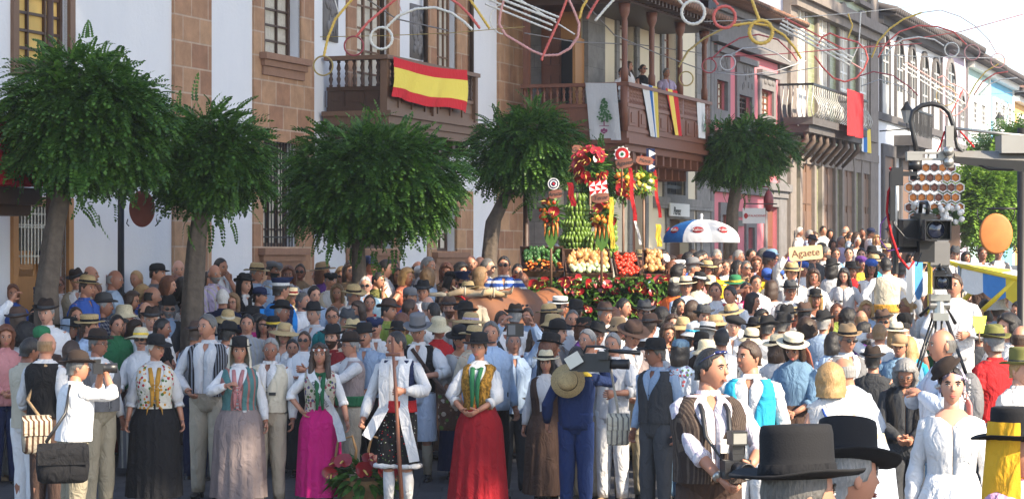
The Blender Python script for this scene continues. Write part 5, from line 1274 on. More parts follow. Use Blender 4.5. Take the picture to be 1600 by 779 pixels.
 if vest:
  m = MB(); vo = vopen if vopen is not None else (.0 if sex == 'm' else .0)
  F.shell(m, .95 if sex == 'm' else 1.0, 1.432, .019, lambda z: vo + (.66 - vo) * sstep(1.12, 1.46, z) if not vcl else .0, 14 if lod else 8, max(n, 22) if lod else 12)
  vs = m.build('waistcoat' if sex == 'm' else 'bodice', cmat(vest), root, True, S)
  if lod == 2 and vo == 0 and s > 150:
   m = MB()
   for i in range(5):
    z = .99 + i * .055; _, rx, ry, cy = interp_prof(sex, z); q = F.bend((.012, cy - (ry * (1 + (fat - 1)) + .024 + (fat - 1) * .04), z)); m.ell(q, (.007, .004, .007), 8, 5)
   m.build('button_row', M_BLKP, vs, True, S)
 if sash:
  m = MB(); F.torso(m, .95, 1.06, .026, 5, None, .006, max(n, 18)); m.build('waist_sash', cmat(sash), root, True, S)
 if neck:     # kerchief or shawl round the neck with hanging ends
  nm_ = cmat(neck); m = MB()
  pts = [F.bend((.085 * math.sin(a), .012 - .078 * math.cos(a) - .012, 1.425 - .045 * math.cos(a) ** 1 * (1 if math.cos(a) > 0 else .2))) for a in [2 * math.pi * i / 14 for i in range(15)]]
  m.tube(pts, [.020 + .004 * math.sin(i * 2.1) for i in range(15)], 7, cap=False)
  _, rx, ry, cy = interp_prof(sex, 1.22)
  for sg in (-1, 1):
   m.tube([F.bend((sg * .045, -.085, 1.40)), F.bend((sg * .028, cy - ry - .03, 1.28)), F.bend((sg * .022, cy - ry - .034, 1.14)), F.bend((sg * .03, cy - ry - .035, 1.02))], [.022, .026, .022, .012], 7, flat=.6)
  m.build('neckerchief', nm_, root, True, S)
 if hair and not (hair == 'none'):
  st = hair
  if hat and st == 'top': st = 'short'
  ho = F.hair(st, hcol, root); ho.data.transform(S)
 if beard:
  m = MB()
  if beard in ('full', 'stubble'):
   rr = []; hy = .096
   for i in range(7):
    z = -.118 + i * .016; kk = math.sqrt(max(.02, 1 - (z / .122) ** 2)); rr.append([F.HM @ Vector((.0735 * kk * math.sin(a) * (1 - .2 * (-z / .116)), -.099 * kk * math.cos(a) - .004, z - .002)) for a in [R(-84 + 168 * j / 14) for j in range(15)]])
   m.grid(rr, False)
  for sg in (-1, 1): m.tube([F.HM @ Vector((0, -.104, -.046)), F.HM @ Vector((sg * .016, -.101, -.047)), F.HM @ Vector((sg * .029, -.090, -.056))], [.005, .0055, .003], 6)
  m.build('beard' if beard == 'full' else 'moustache', hairmat(hcol), root, True, S)
 if hat:
  hm = {'white': None}.get(hc)
  if hat in ('straw', 'boater', 'bell', 'wide', 'tallstraw') and hc in ('straw', 'cream', 'pale', 'white'): hm = straw({'straw': (.50, .36, .17), 'cream': (.66, .57, .38), 'pale': (.70, .64, .48), 'white': (.74, .73, .70)}[hc])
  elif hat in ('veil', 'turban'): hm = cmat(hc)
  else: hm = felt(CC[hc]) if hc in CC else straw()
  bm = cmat(band) if band else None
  hq = F.hat(hat, hm, bm, root, tilt)
  for o_ in [hq] + list(hq.children): o_.data.transform(S)
 if glasses:
  m = MB(); gy = -.097 if sex == 'm' else -.093; up_ = .062 if glasses == 'head' else 0; HM = F.HM @ (Matrix.Translation(Vector((0, .02, .075))) @ Matrix.Rotation(R(-38), 4, 'X') if glasses == 'head' else Matrix.Identity(4))
  for sg in (-1, 1):
   c = Vector((sg * .031, gy - .012, .008))
   if glasses in ('dark', 'head'): m.ell(HM @ c, (.025, .005, .019), 12, 6, 0, HM.to_3x3().to_4x4())
   else: m.tube([HM @ (c + Vector((.022 * math.cos(a), 0, .015 * math.sin(a)))) for a in [2 * math.pi * i / 10 for i in range(11)]], .0022, 4)
   m.tube([HM @ Vector((sg * .054, gy - .008, .012)), HM @ Vector((sg * .077, gy + .03, .012)), HM @ Vector((sg * .078, .01, .006))], .0022, 4)
  m.tube([HM @ Vector((-.008, gy - .014, .011)), HM @ Vector((.008, gy - .014, .011))], .0022, 4)
  m.build('sunglasses' if glasses in ('dark', 'head') else 'glasses', M_BLKP, root, True, S)
 root['_px'] = x; root['_py'] = y
 info = dict(root=root, F=F, k=k, x=x, y=y, s=ss, arms=arms, sex=sex, hat=hat, hc=hc, hair=hair, hcol=hcol, top=top, vest=vest, bottom=bottom, bc=bc, yaw=yaw, glasses=glasses, neck=neck, beard=beard, sleeve=sleeve, band=band, label=label, group=group, S=S, g=g)
 root['category'] = 'person'
 PEOPLE.append(info)
 return info
PLACED = []
def wpt(info, p):
 """local figure point -> world point"""
 q = info['S'] @ Vector(p); r = info['root']; a = r.rotation_euler.z
 return Vector((r.location.x + q.x * math.cos(a) - q.y * math.sin(a), r.location.y + q.x * math.sin(a) + q.y * math.cos(a), r.location.z + q.z))
CC.update(taupe=(.30, .24, .23), fuchsia=(.55, .015, .17), skyw=(.55, .62, .74), petrol=(.05, .13, .14))
def hero(phrase, label, *a, **k):
 k.setdefault('snap', .03); i = person(*a, **k); i['hero'] = phrase; i['label'] = label; return i
def part(i, name, mb, mat, smooth=True):
 return mb.build(name, mat, i['root'], smooth, i['S'])
def front(i, x, z, out=.03):
 """point on the front of the torso of a figure"""
 F = i['F']; _, rx, ry, cy = interp_prof(i['sex'], z); ry = ry * F.fat - 0; c = max(.2, 1 - (x / (rx * 1.15)) ** 2) ** .5
 return F.bend((x, cy - (F.fat - 1) * .04 - ry * c - out, z))
def hand_at(i, side):
 return wpt(i, Vector(i['arms'][side][2]) + (Vector(i['arms'][side][2]) - Vector(i['arms'][side][1])).normalized() * .08)
def bag(name, label, cat, w, h, d, mat, pos, rotz, strap, smat, flap=True):
 e = empty(name, pos, rotz); tag(e, label, cat); m = MB()
 for k_, (sx, zz) in enumerate(((.82, 0), (1, .12), (1.02, .5), (.96, .88), (.8, 1))): pass
 m.grid([[(w / 2 * q * c, d / 2 * q2 * s_, -h + h * zz) for c, s_ in [((abs(math.cos(t)) ** .6) * math.copysign(1, math.cos(t)), (abs(math.sin(t)) ** .6) * math.copysign(1, math.sin(t))) for t in [2 * math.pi * j / 20 for j in range(20)]]] for zz, q, q2 in ((0, .80, .7), (.06, .95, 1), (.4, 1.03, 1.1), (.8, 1, .95), (1, .92, .6))], True, True, True)
 m.build('pouch', mat, e)
 if flap:
  m = MB(); m.grid([[(w / 2 * .98 * (j / 6 * 2 - 1), -d / 2 * (1.12 if i else .0) - .008, -h * .02 - h * .5 * i / 4) for j in range(7)] for i in range(5)], False); m.build('flap', mat, e)
 if strap:
  m = MB(); m.tube([Vector(q) - Vector(pos) for q in strap], .012, 6, flat=1.8); o = m.build('strap', smat, e); o.rotation_euler = (0, 0, -rotz)
 return e
# --- left group
i = hero('the bald man in the black waistcoat', 'bald man seen from behind in a black waistcoat with a striped bag at his side', 72, 520, 166, 'm', None, hair='bald', hcol='d', top='white', sleeve='rolled', vest='black', vcl=True, bc='brown', bottom='trousers', yaw=155, fat=1.1, skin=1, pose=('down', 'slight'))
p = P(52, 655, 172); a = wpt(i, (-.08, .1, 1.42)); b_ = wpt(i, (.1, .14, 1.1))
bag('shoulder_bag', 'brown and cream striped woven bag hanging behind the bald man', 'bag', .26, .34, .12, cloth(CC['beige'], 'stripe', (.10, .05, .03), 22, .35), P(57, 648, 176), R(20), [a, b_, P(60, 648, 176)], cmat('tan'))
i = hero('the photographer in white', 'man in white waistcoat and dark brown hat raising a camera, seen from behind', 113, 546, 186, 'm', 'fedora', 'dbrown', 'short', 's', 'white', 'rolled', 'white', 'trousers', 'khaki', yaw=118, hyaw=-14, vcl=True, pose=('cam', 'cam'), fat=1.12, lean=4, band='black')
ph1 = i
def photo_camera(name, label, pos, rotz, flash=False, k=1.0):
 e = empty(name, pos, rotz); tag(e, label, 'camera'); m = MB()
 m.box(-.07 * k, .07 * k, -.03 * k, .03 * k, -.045 * k, .045 * k); m.box(-.03 * k, .03 * k, -.035 * k, .025 * k, .0451 * k, .075 * k); m.box(-.075 * k, -.045 * k, -.05 * k, .03 * k, -.046 * k, .04 * k); m.build('camera_body', M_BLKP, e, False)
 m = MB(); m.lathe([(.038, 0), (.04, .03), (.036, .05), (.042, .07), (.043, .14), (.036, .142), (.034, .128), (.01, .127)], 16); o = m.build('lens', M_BLKP, e, True, Matrix.Translation((0, -.031 * k, 0)) @ Matrix.Rotation(R(90), 4, 'X') @ Matrix.Scale(k, 4))
 if flash:
  m = MB(); m.box(-.03 * k, .03 * k, -.03 * k, .02 * k, .0755 * k, .12 * k); m.box(-.04 * k, .04 * k, -.055 * k, .03 * k, .1205 * k, .19 * k); f_ = m.build('flash', M_BLKP, e, False)
  m = MB(); m.box(-.034 * k, .034 * k, -.058 * k, -.0555 * k, .128 * k, .18 * k); m.build('flash_window', M_METAL, f_, False)
 return e
photo_camera('camera', 'black camera held up to the face of the man in the white waistcoat', wpt(i, i['F'].HM @ Vector((0, -.16, .0))), R(104))
bag('camera_bag', 'large black camera bag hanging from the man with the white waistcoat', 'bag', .42, .32, .18, cmat('black'), P(98, 692, 192), R(14), [wpt(i, (-.1, .05, 1.44)), wpt(i, (-.19, .12, 1.2)), P(72, 690, 190)], M_BLKP)
hero('the man in the grey waistcoat', 'man with glasses in grey waistcoat and dark felt hat beside the raised camera', 152, 512, 157, 'm', 'fedora', 'dbrown', 'short', 's', 'white', 'long', 'grey', 'trousers', 'khaki', yaw=48, hyaw=14, glasses='thin', fat=1.3, skin=2, pose=('down', 'down'))
PATS['floralb'] = lambda c: cloth((.66, .64, .56), 'floral', (.45, .04, .05), 24, .40, c3=(.62, .28, .03))
PATS['embro'] = lambda c: cloth(c, 'floral', (.5, .5, .48), 34, .22, c3=(.5, .03, .03))
i = hero('the woman in the floral bodice', 'woman in white floral bodice laced in yellow with long black skirt', 242, 520, 156, 'f', 'brim', 'black', 'short', 'w', 'white', 'puff', 'white/floralb', 'skirt', 'black', yaw=8, hyaw=38, fat=1.2, pose=('down', 'down'), neck='mustard', skin=1, vopen=.06, tilt=(4, 0))
m = MB()
for k_ in range(6): m.tube([front(i, -.03, 1.05 + k_ * .035, .028), front(i, .03, 1.075 + k_ * .035, .028)], .004, 5); m.tube([front(i, .03, 1.05 + k_ * .035, .028), front(i, -.03, 1.075 + k_ * .035, .028)], .004, 5)
for sg in (-1, 1): m.tube([front(i, .02 * sg, 1.06, .03), front(i, .07 * sg, 1.0, .03), front(i, .08 * sg, .94, .035)], [.012, .022, .004], 6, flat=.4)
part(i, 'lacing', m, cmat('mustard'))
m = MB(); m.tube([(.44 * math.cos(a), .44 * math.sin(a) * .93, .1) for a in [2 * math.pi * q / 40 for q in range(41)]], .012, 5, cap=False)
PATS['vstr'] = lambda c: cloth(c, 'stripe', (.22, .23, .26), 30, .42)
i = hero('the tall man in the striped waistcoat', 'tall smiling man in black and grey striped waistcoat over a white shirt', 326, 478, 149, 'm', None, hair='short', hcol='s', top='white', sleeve='long', vest='black/vstr', bottom='trousers', bc='beige', yaw=-12, hyaw=-22, fat=1.12, pose=('waist', 'down'), vopen=.5, skin=1)
PATS['tstr'] = lambda c: cloth((.10, .24, .24), 'stripe', (.42, .18, .16), 12, .25)
i = hero('the woman in the grey gathered skirt', 'woman in black hat, cream veil and pink scarf with teal striped bodice and grey skirt', 374, 524, 156, 'f', 'bowler', 'black', 'short', 'b', 'white', 'long', 'teal/tstr', 'skirt', 'taupe', yaw=0, hyaw=6, fat=1.22, pose=('chest', 'down'), neck='rose', skin=1, vopen=.08)
o = i['F'].hat('veil', cmat('cream'), None, i['root']); o.data.transform(i['S'])
m = MB()
for k_ in range(7): m.tube([front(i, -.03, 1.0 + k_ * .035, .028), front(i, .03, 1.03 + k_ * .035, .028)], .0045, 5); m.tube([front(i, .03, 1.0 + k_ * .035, .028), front(i, -.03, 1.03 + k_ * .035, .028)], .0045, 5)
part(i, 'lacing', m, cmat('rose'))
i = hero('the man in the cream waistcoat', 'grey haired man in cream waistcoat with beige trousers', 421, 527, 154, 'm', None, hair='short', hcol='g', top='white', sleeve='long', vest='cream', bottom='trousers', bc='beige', yaw=-8, hyaw=8, hpitch=8, hroll=5, pose=('down', 'down'), skin=2, fat=1.05)
m = MB(); q = front(i, .07, 1.14, .03); m.box(q.x - .035, q.x + .035, q.y - .012, q.y, q.z - .015, q.z + .015); part(i, 'phone_in_pocket', m, M_BLKP, False)
# the girl in pink with the ribbon
i = hero('the girl in the pink skirt', 'long haired girl in bright pink skirt and green scarf wearing a white lettered ribbon', 500, 537, 155, 'f', None, hair='wavy', hcol='b', top='white', sleeve='elbow', vest='cream/print', bottom='skirt', bc='fuchsia', yaw=4, hyaw=-4, pose=('hip', ((.30, -.12, .84), (.5, 1, 0))), neck='green', skin=1, vopen=.1, collar=False)
girl = i
m = MB(); m.tube([i['F'].HM @ Vector((.079 * math.sin(a), -.103 * math.cos(a), .055)) for a in [2 * math.pi * q / 24 for q in range(25)]], [.011] * 25, 6, cap=False); hb = part(i, 'headband', m, plain('red_leather', (.25, .06, .03), .5))
m = MB()
for a in (-.7, 0, .7): m.ell(i['F'].HM @ Vector((.085 * math.sin(a), -.113 * math.cos(a), .055)), (.013, .005, .013), 8, 5)
m.build('disc_ornament', M_WHITE, hb, True, i['S'])
def ribbon(i, pts, w, name='ribbon', mat=None):
 m = MB(); rows = []
 for k_, q in enumerate(pts):
  q = Vector(q); d = Vector(pts[min(k_ + 1, len(pts) - 1)]) - Vector(pts[max(k_ - 1, 0)]); d.normalize(); s_ = d.cross(Vector((0, -1, 0))).normalized(); rows.append([q + s_ * w * u for u in (-.5, -.2, .2, .5)])
 m.grid(rows, False); m.grid([[q + Vector((0, .004, 0)) for q in r] for r in rows], False); return part(i, name, m, mat or cmat('white'))
pts = [i['F'].bend((-.10, -.02, 1.445))] + [front(i, -.10 + .25 * k_, 1.40 - .44 * k_, .045) for k_ in (0.05, .2, .4, .6, .8, 1)] + [Vector((.20, -.16, .84)), Vector((.23, -.2, .70))]
rb = ribbon(i, pts, .085)
tx = text('Guayarmina', .062, M_INK, rb, tuple(i['S'] @ Vector((.005, -.178, 1.19))), (R(90), R(58), 0), name='ribbon_lettering', shear=.2)
# man with the green sash, arm over her shoulder
hero('the man with the green sash', 'man in dark hat and brown waistcoat with green sash reaching towards the girl', 548, 517, 146, 'm', 'fedora', 'dbrown', 'short', 'g', 'white', 'long', 'taupe', 'trousers', 'beige', yaw=-62, hyaw=8, glasses='thin', pose=(((-.05, -.50, 1.34), (.6, .2, -.8)), ((.14, -.45, 1.32), (.6, .2, -.8))), sash='green', skin=1)
# young man with the staff
i = hero('the young man with the staff', 'young man with red sash and embroidered black breeches holding a tall staff', 622, 517, 160, 'm', None, hair='crop', hcol='k', top='white', sleeve='long', vest='navy', bottom='breeches', bc='black/embro', yaw=-14, hyaw=-48, pose=(((-.30, -.16, .86), (-.5, 1, 0)), ((.13, -.26, 1.16), (.9, .3, -.5))), sash='red', sock='white', skin=1, vopen=.5, curl=1.1)
st = i; m = MB()
for sg in (-1, 1): m.tube([(.105 * sg + .105 * math.cos(a), -.012 + .105 * math.sin(a), .45) for a in [2 * math.pi * q / 18 for q in range(19)]], [.024 + .004 * math.sin(q * 2) for q in range(19)], 6, cap=False)
part(i, 'frilled_cuff', m, cmat('white'))
for sg in (-1, 1):
 pts = [i['F'].bend((.10 * sg, -.02, 1.445))] + [front(i, .10 * sg * (1 - .1 * k_), 1.40 - .4 * k_, .04) for k_ in (.05, .3, .6, 1)] + ([Vector((-.16, -.20, .86)), Vector((-.24, -.22, .72))] if sg < 0 else [Vector((.14, -.18, .8)), Vector((.18, -.16, .62)), Vector((.2, -.14, .5))])
 ribbon(i, pts, .10)
h_ = hand_at(i, 1); a, b_ = Vector((h_.x - .035, h_.y, h_.z + .52)), Vector((h_.x + .07, h_.y - .03, ground_z(h_.x, h_.y) + .02)); dl = (b_ - a).normalized()
s_ = empty('wooden_staff', b_); tag(s_, 'tall brown wooden staff held upright by the young man with the red sash', 'staff'); m = MB(); m.tube([a - b_, (a - b_) * .7 + Vector((.006, 0, 0)), (a - b_) * .4, Vector((0, 0, 0))], [.012, .018, .019, .022], 9); m.build('shaft', M_WOODR, s_); m = MB(); c_ = (a - b_) * .9; m.tube([c_ - Vector((.07, 0, 0)), c_ + Vector((.07, 0, 0))], .017, 8); m.build('crosspiece', M_WOODR, s_)
# grey hat man
i = hero('the man in the black waistcoat and grey hat', 'man in grey hat and black waistcoat over white knee breeches looking down', 654, 487, 146, 'm', 'tall', 'grey', 'short', 'w', 'white', 'puff', 'black', 'breeches', 'skyw', yaw=-6, hpitch=14, pose=('down', ((.10, -.24, 1.12), (1, .3, -.4))), vopen=.45, skin=1, h=1.8, band='dgrey', sock='beige')
bag('woven_bag', 'brown patterned bag at the hip of the man with the grey hat', 'bag', .20, .36, .1, cloth(CC['brown'], 'floral', (.35, .33, .30), 16, .4, c3=(.2, .14, .1)), P(700, 615, 158), 0, [wpt(i, (-.05, -.14, 1.4)), wpt(i, (.17, -.15, 1.1)), P(700, 615, 158)], cmat('brown'))
i = hero('the woman with the pearl necklace', 'woman in black hat and white blouse with pearl necklace looking down', 719, 505, 145, 'f', 'brim', 'black', 'short', 'b', 'white', 'puff', None, 'skirt', 'navy', yaw=-8, hpitch=14, pose=('clasp', 'clasp'), collar=False, skin=1, sash='red')
m = MB()
for k_ in range(22): a = -1.35 + 2.7 * k_ / 21; m.ell(i['F'].bend((.075 * math.sin(a), -.068 * math.cos(a) - .012, 1.425 - .05 * math.cos(a))), (.006, .006, .006), 6, 4)
part(i, 'necklace', m, M_WHITE)
CC['dredd'] = (.30, .012, .02)
i = hero('the woman in the red skirt', 'woman in long red skirt with mustard bodice and green kerchief', 749, 517, 160, 'f', 'brim', 'black', 'short', 'b', 'white', 'puff', 'mustard/mot', 'skirt', 'dredd', yaw=-14, hyaw=-4, pose=('waist', 'clasp'), neck='green', skin=1, vopen=.05, tw=.27)
hero('the man in the light blue shirt', 'grey haired man in light blue shirt behind the woman in the red skirt', 768, 502, 150, 'm', None, hair='short', hcol='s', top='lblue', sleeve='long', bottom='trousers', bc='black', yaw=28, hyaw=-30, fat=1.1, pose=('down', 'down'), skin=1)
i = hero('the woman in the brown dress', 'woman in straw hat and dark brown pinafore dress over a white blouse', 853, 545, 153, 'f', 'straw', 'cream', 'bob', 'k', 'white', 'long', 'brown', 'skirt', 'brown', yaw=-12, hyaw=6, pose=('down', 'down'), skin=1, vopen=.3, band='black', fat=1.05)
# TV cameraman
CC['navyb'] = (.02, .04, .13)
i = hero('the cameraman in navy', 'television cameraman in navy tunic seen from behind with straw hat on his back', 900, 541, 160, 'm', None, hair='crop', hcol='k', top='navyb', sleeve='long', bottom='trousers', bc='navyb', yaw=172, hyaw=-14, pose=(((-.20, -.26, 1.50), (-1, 0, -.8)), ((.30, -.02, .92), (.4, 1, 0))), skin=1, fat=1.15)
m = MB(); F = i['F']; F.torso(m, 1.40, 1.455, .022, 3, None, .003); part(i, 'collar', m, cmat('yellow'))
m = MB(); m.tube([F.HM @ Vector((.088 * math.cos(a), .0, .118 * math.sin(a) + .0)) for a in [math.pi * q / 14 for q in range(15)]], .006, 6)
for sg in (-1, 1): m.ell(F.HM @ Vector((.088 * sg, .005, -.005)), (.016, .032, .036), 10, 6)
part(i, 'headphones', m, M_BLKP)
cmn = i
e = empty('straw_hat', wpt(i, (.06, .20, 1.36)), R(172)); tag(e, 'straw hat with black band hanging on the back of the navy cameraman', 'hat'); m = MB()
m.lathe([(.096, 0), (.165, .0), (.168, .005), (.1, .008), (.096, .05), (.085, .09), (.05, .105), (.01, .108)], 24); o = m.build('crown', straw((.50, .36, .17)), e, True, Matrix.Rotation(R(-78), 4, 'X')); m = MB(); m.lathe([(.1, .01), (.101, .014), (.099, .034), (.097, .036)], 24); m.build('hat_band', cmat('black'), e, True, Matrix.Rotation(R(-78), 4, 'X'))
def tv_camera(name, label, pos, rot, s=1.0, hood=True, handle=True, viewer=True):
 e = empty(name, pos); e.rotation_euler = rot; tag(e, label, 'camera'); M = Matrix.Scale(s, 4)
 m = MB(); m.box(-.055, .055, -.14, .18, -.08, .08); m.box(-.05, .05, .1801, .26, -.07, .06); m.box(-.045, .045, -.1, .12, .0805, .1); m.box(.0555, .07, -.1, .14, -.05, .05); m.build('camera_body', M_BLKP, e, False, M)
 m = MB(); m.lathe([(.05, 0), (.052, .05), (.045, .06), (.05, .1), (.052, .18), (.047, .185)], 18); m.build('lens', M_BLKP, e, True, M @ Matrix.Translation((0, -.1401, 0)) @ Matrix.Rotation(R(90), 4, 'X'))
 if hood:
  m = MB(); a, b, c, d = .085, .065, -.33, -.42
  for x0, x1, z0, z1 in ((-a, a, b - .008, b), (-a, a, -b, -b + .008), (-a, -a + .008, -b + .0081, b - .0081), (a - .008, a, -b + .0081, b - .0081)): m.box(x0, x1, d, c, z0, z1)
  m.box(-a, a, c + .0001, c + .006, -b, b); h_ = m.build('matte_box', M_BLKP, e, False, M)
  m = MB(); m.lathe([(.056, 0), (.056, .02), (.045, .022), (.02, .03), (.005, .034)], 18); m.build('glass', plain('lens_glass', (.02, .025, .05), .05, spec=1), h_, True, M @ Matrix.Translation((0, -.335, 0)) @ Matrix.Rotation(R(90), 4, 'X'))
  m = MB(); m.tube([(.057 * math.cos(t), -.345, .057 * math.sin(t)) for t in [2 * math.pi * q / 20 for q in range(21)]], .005, 5, cap=False); m.build('lens_ring', M_METAL, h_, True, M)
 if handle:
  m = MB(); m.tube([(0, -.1, .1), (0, -.11, .15), (0, -.06, .17), (0, .1, .17), (0, .13, .1)], .014, 7); m.build('handle', M_BLKP, e, True, M)
 if viewer:
  m = MB(); m.box(-.15, -.05, -.13, -.03, .04, .12); m.tube([(-.06, -.08, .05), (0, -.06, .08)], .012, 6); m.build('viewfinder', M_BLKP, e, False, M)
 return e
cp = P(932, 568, 163); c = tv_camera('television_camera', 'black shoulder television camera with silver side screen on the navy cameraman', cp, (0, R(4), R(78)), .98, hood=False)
m = MB(); m.box(-.075, .075, -.008, .008, -.06, .06); m.build('side_screen', M_METAL, c, False, Matrix.Translation((-.12, .2, .03)) @ Matrix.Rotation(R(-78), 4, 'Z') @ Matrix.Rotation(R(-32), 4, 'Y')); m = MB(); m.tube([(.03, -.1, .13), (.03, -.42, .11)], [.018, .024], 10); m.build('microphone', M_BLKP, c)
i = hero('the man with the woven bag', 'man in loose white clothes with a striped woven bag behind the navy cameraman', 958, 520, 153, 'm', None, hair='short', hcol='g', top='white', sleeve='puff', bottom='trousers', bc='white', yaw=-22, pose=('chest', 'hold'), skin=1)
bag('woven_bag', 'cream woven bag with grey stripes beside the navy cameraman', 'bag', .22, .30, .08, cloth(CC['cream'], 'stripe', (.22, .2, .18), 20, .25), P(966, 645, 166), 0, [P(952, 560, 160), P(966, 645, 166)], cmat('beige'))
hero('the moustached man in the grey waistcoat', 'moustached man in black round hat, dark grey waistcoat and trousers looking left', 1026, 526, 168, 'm', 'brim', 'black', 'short', 's', 'lblue', 'long', 'dgrey', 'trousers', 'dgrey', yaw=-38, hyaw=-32, beard='moustache', pose=('down', 'down'), skin=2, fat=1.0)
hero('the man in the dented brown hat', 'man looking down in brown felt hat with beige waistcoat', 985, 495, 152, 'm', 'straw', 'brown', 'short', 'b', 'white', 'long', 'taupe', 'trousers', 'khaki', yaw=18, hpitch=22, skin=1, band='dbrown', pose=('waist', 'waist'))
# photographer at front
CC['lilacw'] = (.66, .62, .68); PATS['vbr'] = lambda c: cloth((.045, .032, .028), 'stripe', (.10, .075, .06), 60, .3); PATS['pst2'] = lambda c: cloth((.70, .66, .71), 'stripe', (.48, .44, .55), 50, .25, wr=.6)
i = hero('the front photographer', 'stout photographer in dark brown pinstriped waistcoat with a flash camera at his waist', 1107, 545, 266, 'm', None, hair='short', hcol='k', top='lilacw/pst2', sleeve='rolled', vest='brown/vbr', bottom='trousers', bc='brown', yaw=8, hyaw=46, pose=(((.0, -.34, .98), (-1, .3, -.5)), ((.16, -.34, 1.06), (1, .5, -.4))), fat=1.3, skin=1, vopen=.12, curl=.5)
F = i['F']; m = MB()
for sg in (-1, 1): m.ell(F.HM @ Vector((sg * .028, -.062, .098)), (.025, .017, .010), 12, 6); m.tube([F.HM @ Vector((sg * .05, -.06, .095)), F.HM @ Vector((sg * .082, .0, .06)), F.HM @ Vector((sg * .083, .04, .03))], .0025, 5)
part(i, 'sunglasses', m, plain('blue_lens', (.01, .015, .10), .1, spec=1))
cpos = wpt(i, (.075, -.36, 1.05)); photo_camera('camera', 'black camera with mounted flash at the waist of the stout front photographer', cpos, R(14), True, 1.15)
m = MB()
for sg in (-1, 1): m.tube([F.bend((.065 * sg, .03, 1.455)), front(i, .075 * sg, 1.36, .035), front(i, .07 * sg + .01, 1.22, .038), i['S'].inverted() @ Vector((.075 * 1 + .07 * sg, -.36, 1.12))], [.012, .016, .014, .004], 6, flat=.4)
part(i, 'camera_strap', m, M_BLKP)
m = MB(); q = front(i, .05, 1.17, .05); m.box(q.x - .03, q.x + .03, q.y - .003, q.y, q.z - .045, q.z + .035); part(i, 'badge', m, M_WHITE, False)
m = MB(); E, Wt = i['arms'][-1][1], i['arms'][-1][2]; d = (Wt - E).normalized(); c = Wt - d * .02; m.tube([c - d * .012, c + d * .012], .036, 14); m.ell(c + Vector((-.01, -.034, .01)), (.018, .008, .018), 10, 6); part(i, 'wristwatch', m, M_METAL)
# right group
hero('the man in the turquoise waistcoat', 'man in bright turquoise waistcoat with rolled white sleeves looking left', 1173, 533, 208, 'm', None, hair='short', hcol='b', top='white', sleeve='rolled', vest='turq', bottom='trousers', bc='white', yaw=-14, hyaw=-38, pose=('down', 'down'), skin=1, vopen=.25, beard=None)
i = hero('the woman in the black banded boater', 'woman in denim blue blouse and white boater bending her head', 1243, 514, 168, 'f', 'boater', 'pale', 'bob', 'b', 'denim', 'puff', None, 'skirt', 'brown', yaw=-22, hpitch=26, pose=('clasp', 'clasp'), skin=1, band='black', tilt=(-14, 10))
m = MB(); HM = i['F'].HM; m.tube([HM @ Vector((.05, .09, .02)), HM @ Vector((.09, .10, -.1)), HM @ Vector((.13, .06, -.26))], [.03, .045, .03], 8, flat=.35); part(i, 'scarf', m, cmat('coral'))
i = hero('the blonde woman with the bobbed hair', 'blonde woman with bobbed hair in sleeveless white top seen from behind', 1298, 572, 206, 'f', None, hair='fullbob', hcol='y', top='white', sleeve='none', bottom='skirt', bc='white', yaw=176, fat=1.25, pose=('down', 'down'), skin=0)
m = MB(); m.tube([F2 for F2 in (i['F'].bend((.10, .02, 1.44)), i['F'].bend((.06, .135, 1.32)), i['F'].bend((-.10, .15, 1.08)), i['F'].bend((-.17, .08, .95)))], .010, 6); part(i, 'bag_strap', m, cmat('blue'))
i = hero('the bald man in the white tunic', 'bald man leaning forward in white and pale blue tunic with blue shoulder patch', 1352, 559, 204, 'm', None, hair='bald', hcol='g', top='skyw', sleeve='long', bottom='skirt', bc='skyw', yaw=-138, hyaw=14, lean=20, fat=1.2, pose=('waist', 'slight'), skin=1, glasses='thin', sash='cream', tw=.24)
m = MB(); i['F'].shell(m, 1.33, 1.40, .016, lambda z: 2.0, 3, 10);
m = MB(); c = i['F'].bend((.13, .01, 1.41)); m.ell(c, (.055, .075, .022), 12, 6); part(i, 'shoulder_patch', m, cmat('blue'))
hero('the grey curly haired man', 'man with grey curls and glasses in dark jacket looking down', 1415, 557, 188, 'm', None, hair='curly', hcol='g', top='dgrey', sleeve='long', bottom='trousers', bc='dgrey', yaw=-10, hpitch=30, glasses='thin', pose=('clasp', 'clasp'), skin=1, vest='black', vopen=.4)
i = hero('the woman in dazzling white', 'woman in white dress with small tilted black hat over a lilac scarf', 1487, 572, 268, 'f', None, hair='bun', hcol='k', top='white', sleeve='long', bottom='skirt', bc='white', yaw=-8, hyaw=2, pose=('down', 'down'), skin=0, fat=1.05, collar=False)
F = i['F']; HM = F.HM; m = MB(); m.lathe([(.078, -.05), (.086, -.01), (.090, .03), (.086, .06), (.066, .09), (.02, .108), (.005, .11)], 22, (0, 0, 0), 0, lambda p, r, t: HM @ Vector((p.x * .93 * (1 + .03 * math.sin(7 * t + p.z * 50)), p.y * 1.1 + .022, p.z + .004 + (.05 if p.y < -.03 and p.z < .02 else 0)))); part(i, 'headscarf', m, cmat('lilac'))
MM = HM @ Matrix.Translation((-.035, .0, .098)) @ Matrix.Rotation(R(-38), 4, 'Y') @ Matrix.Rotation(R(6), 4, 'X')
m = MB(); m.lathe([(.07, 0), (.105, -.004), (.11, .006), (.088, .014), (.08, .045), (.055, .06), (.01, .064)], 24, (0, 0, 0), 0, lambda p, r, t: MM @ p); part(i, 'hat', m, felt(CC['dbrown']))
m = MB(); rn = random.Random(4)
for k_ in range(16): m.ell(HM @ Vector((.075 + rn.uniform(-.01, .035), rn.uniform(-.02, .06), rn.uniform(-.1, .05))), (.008, .008, .008), 6, 4)
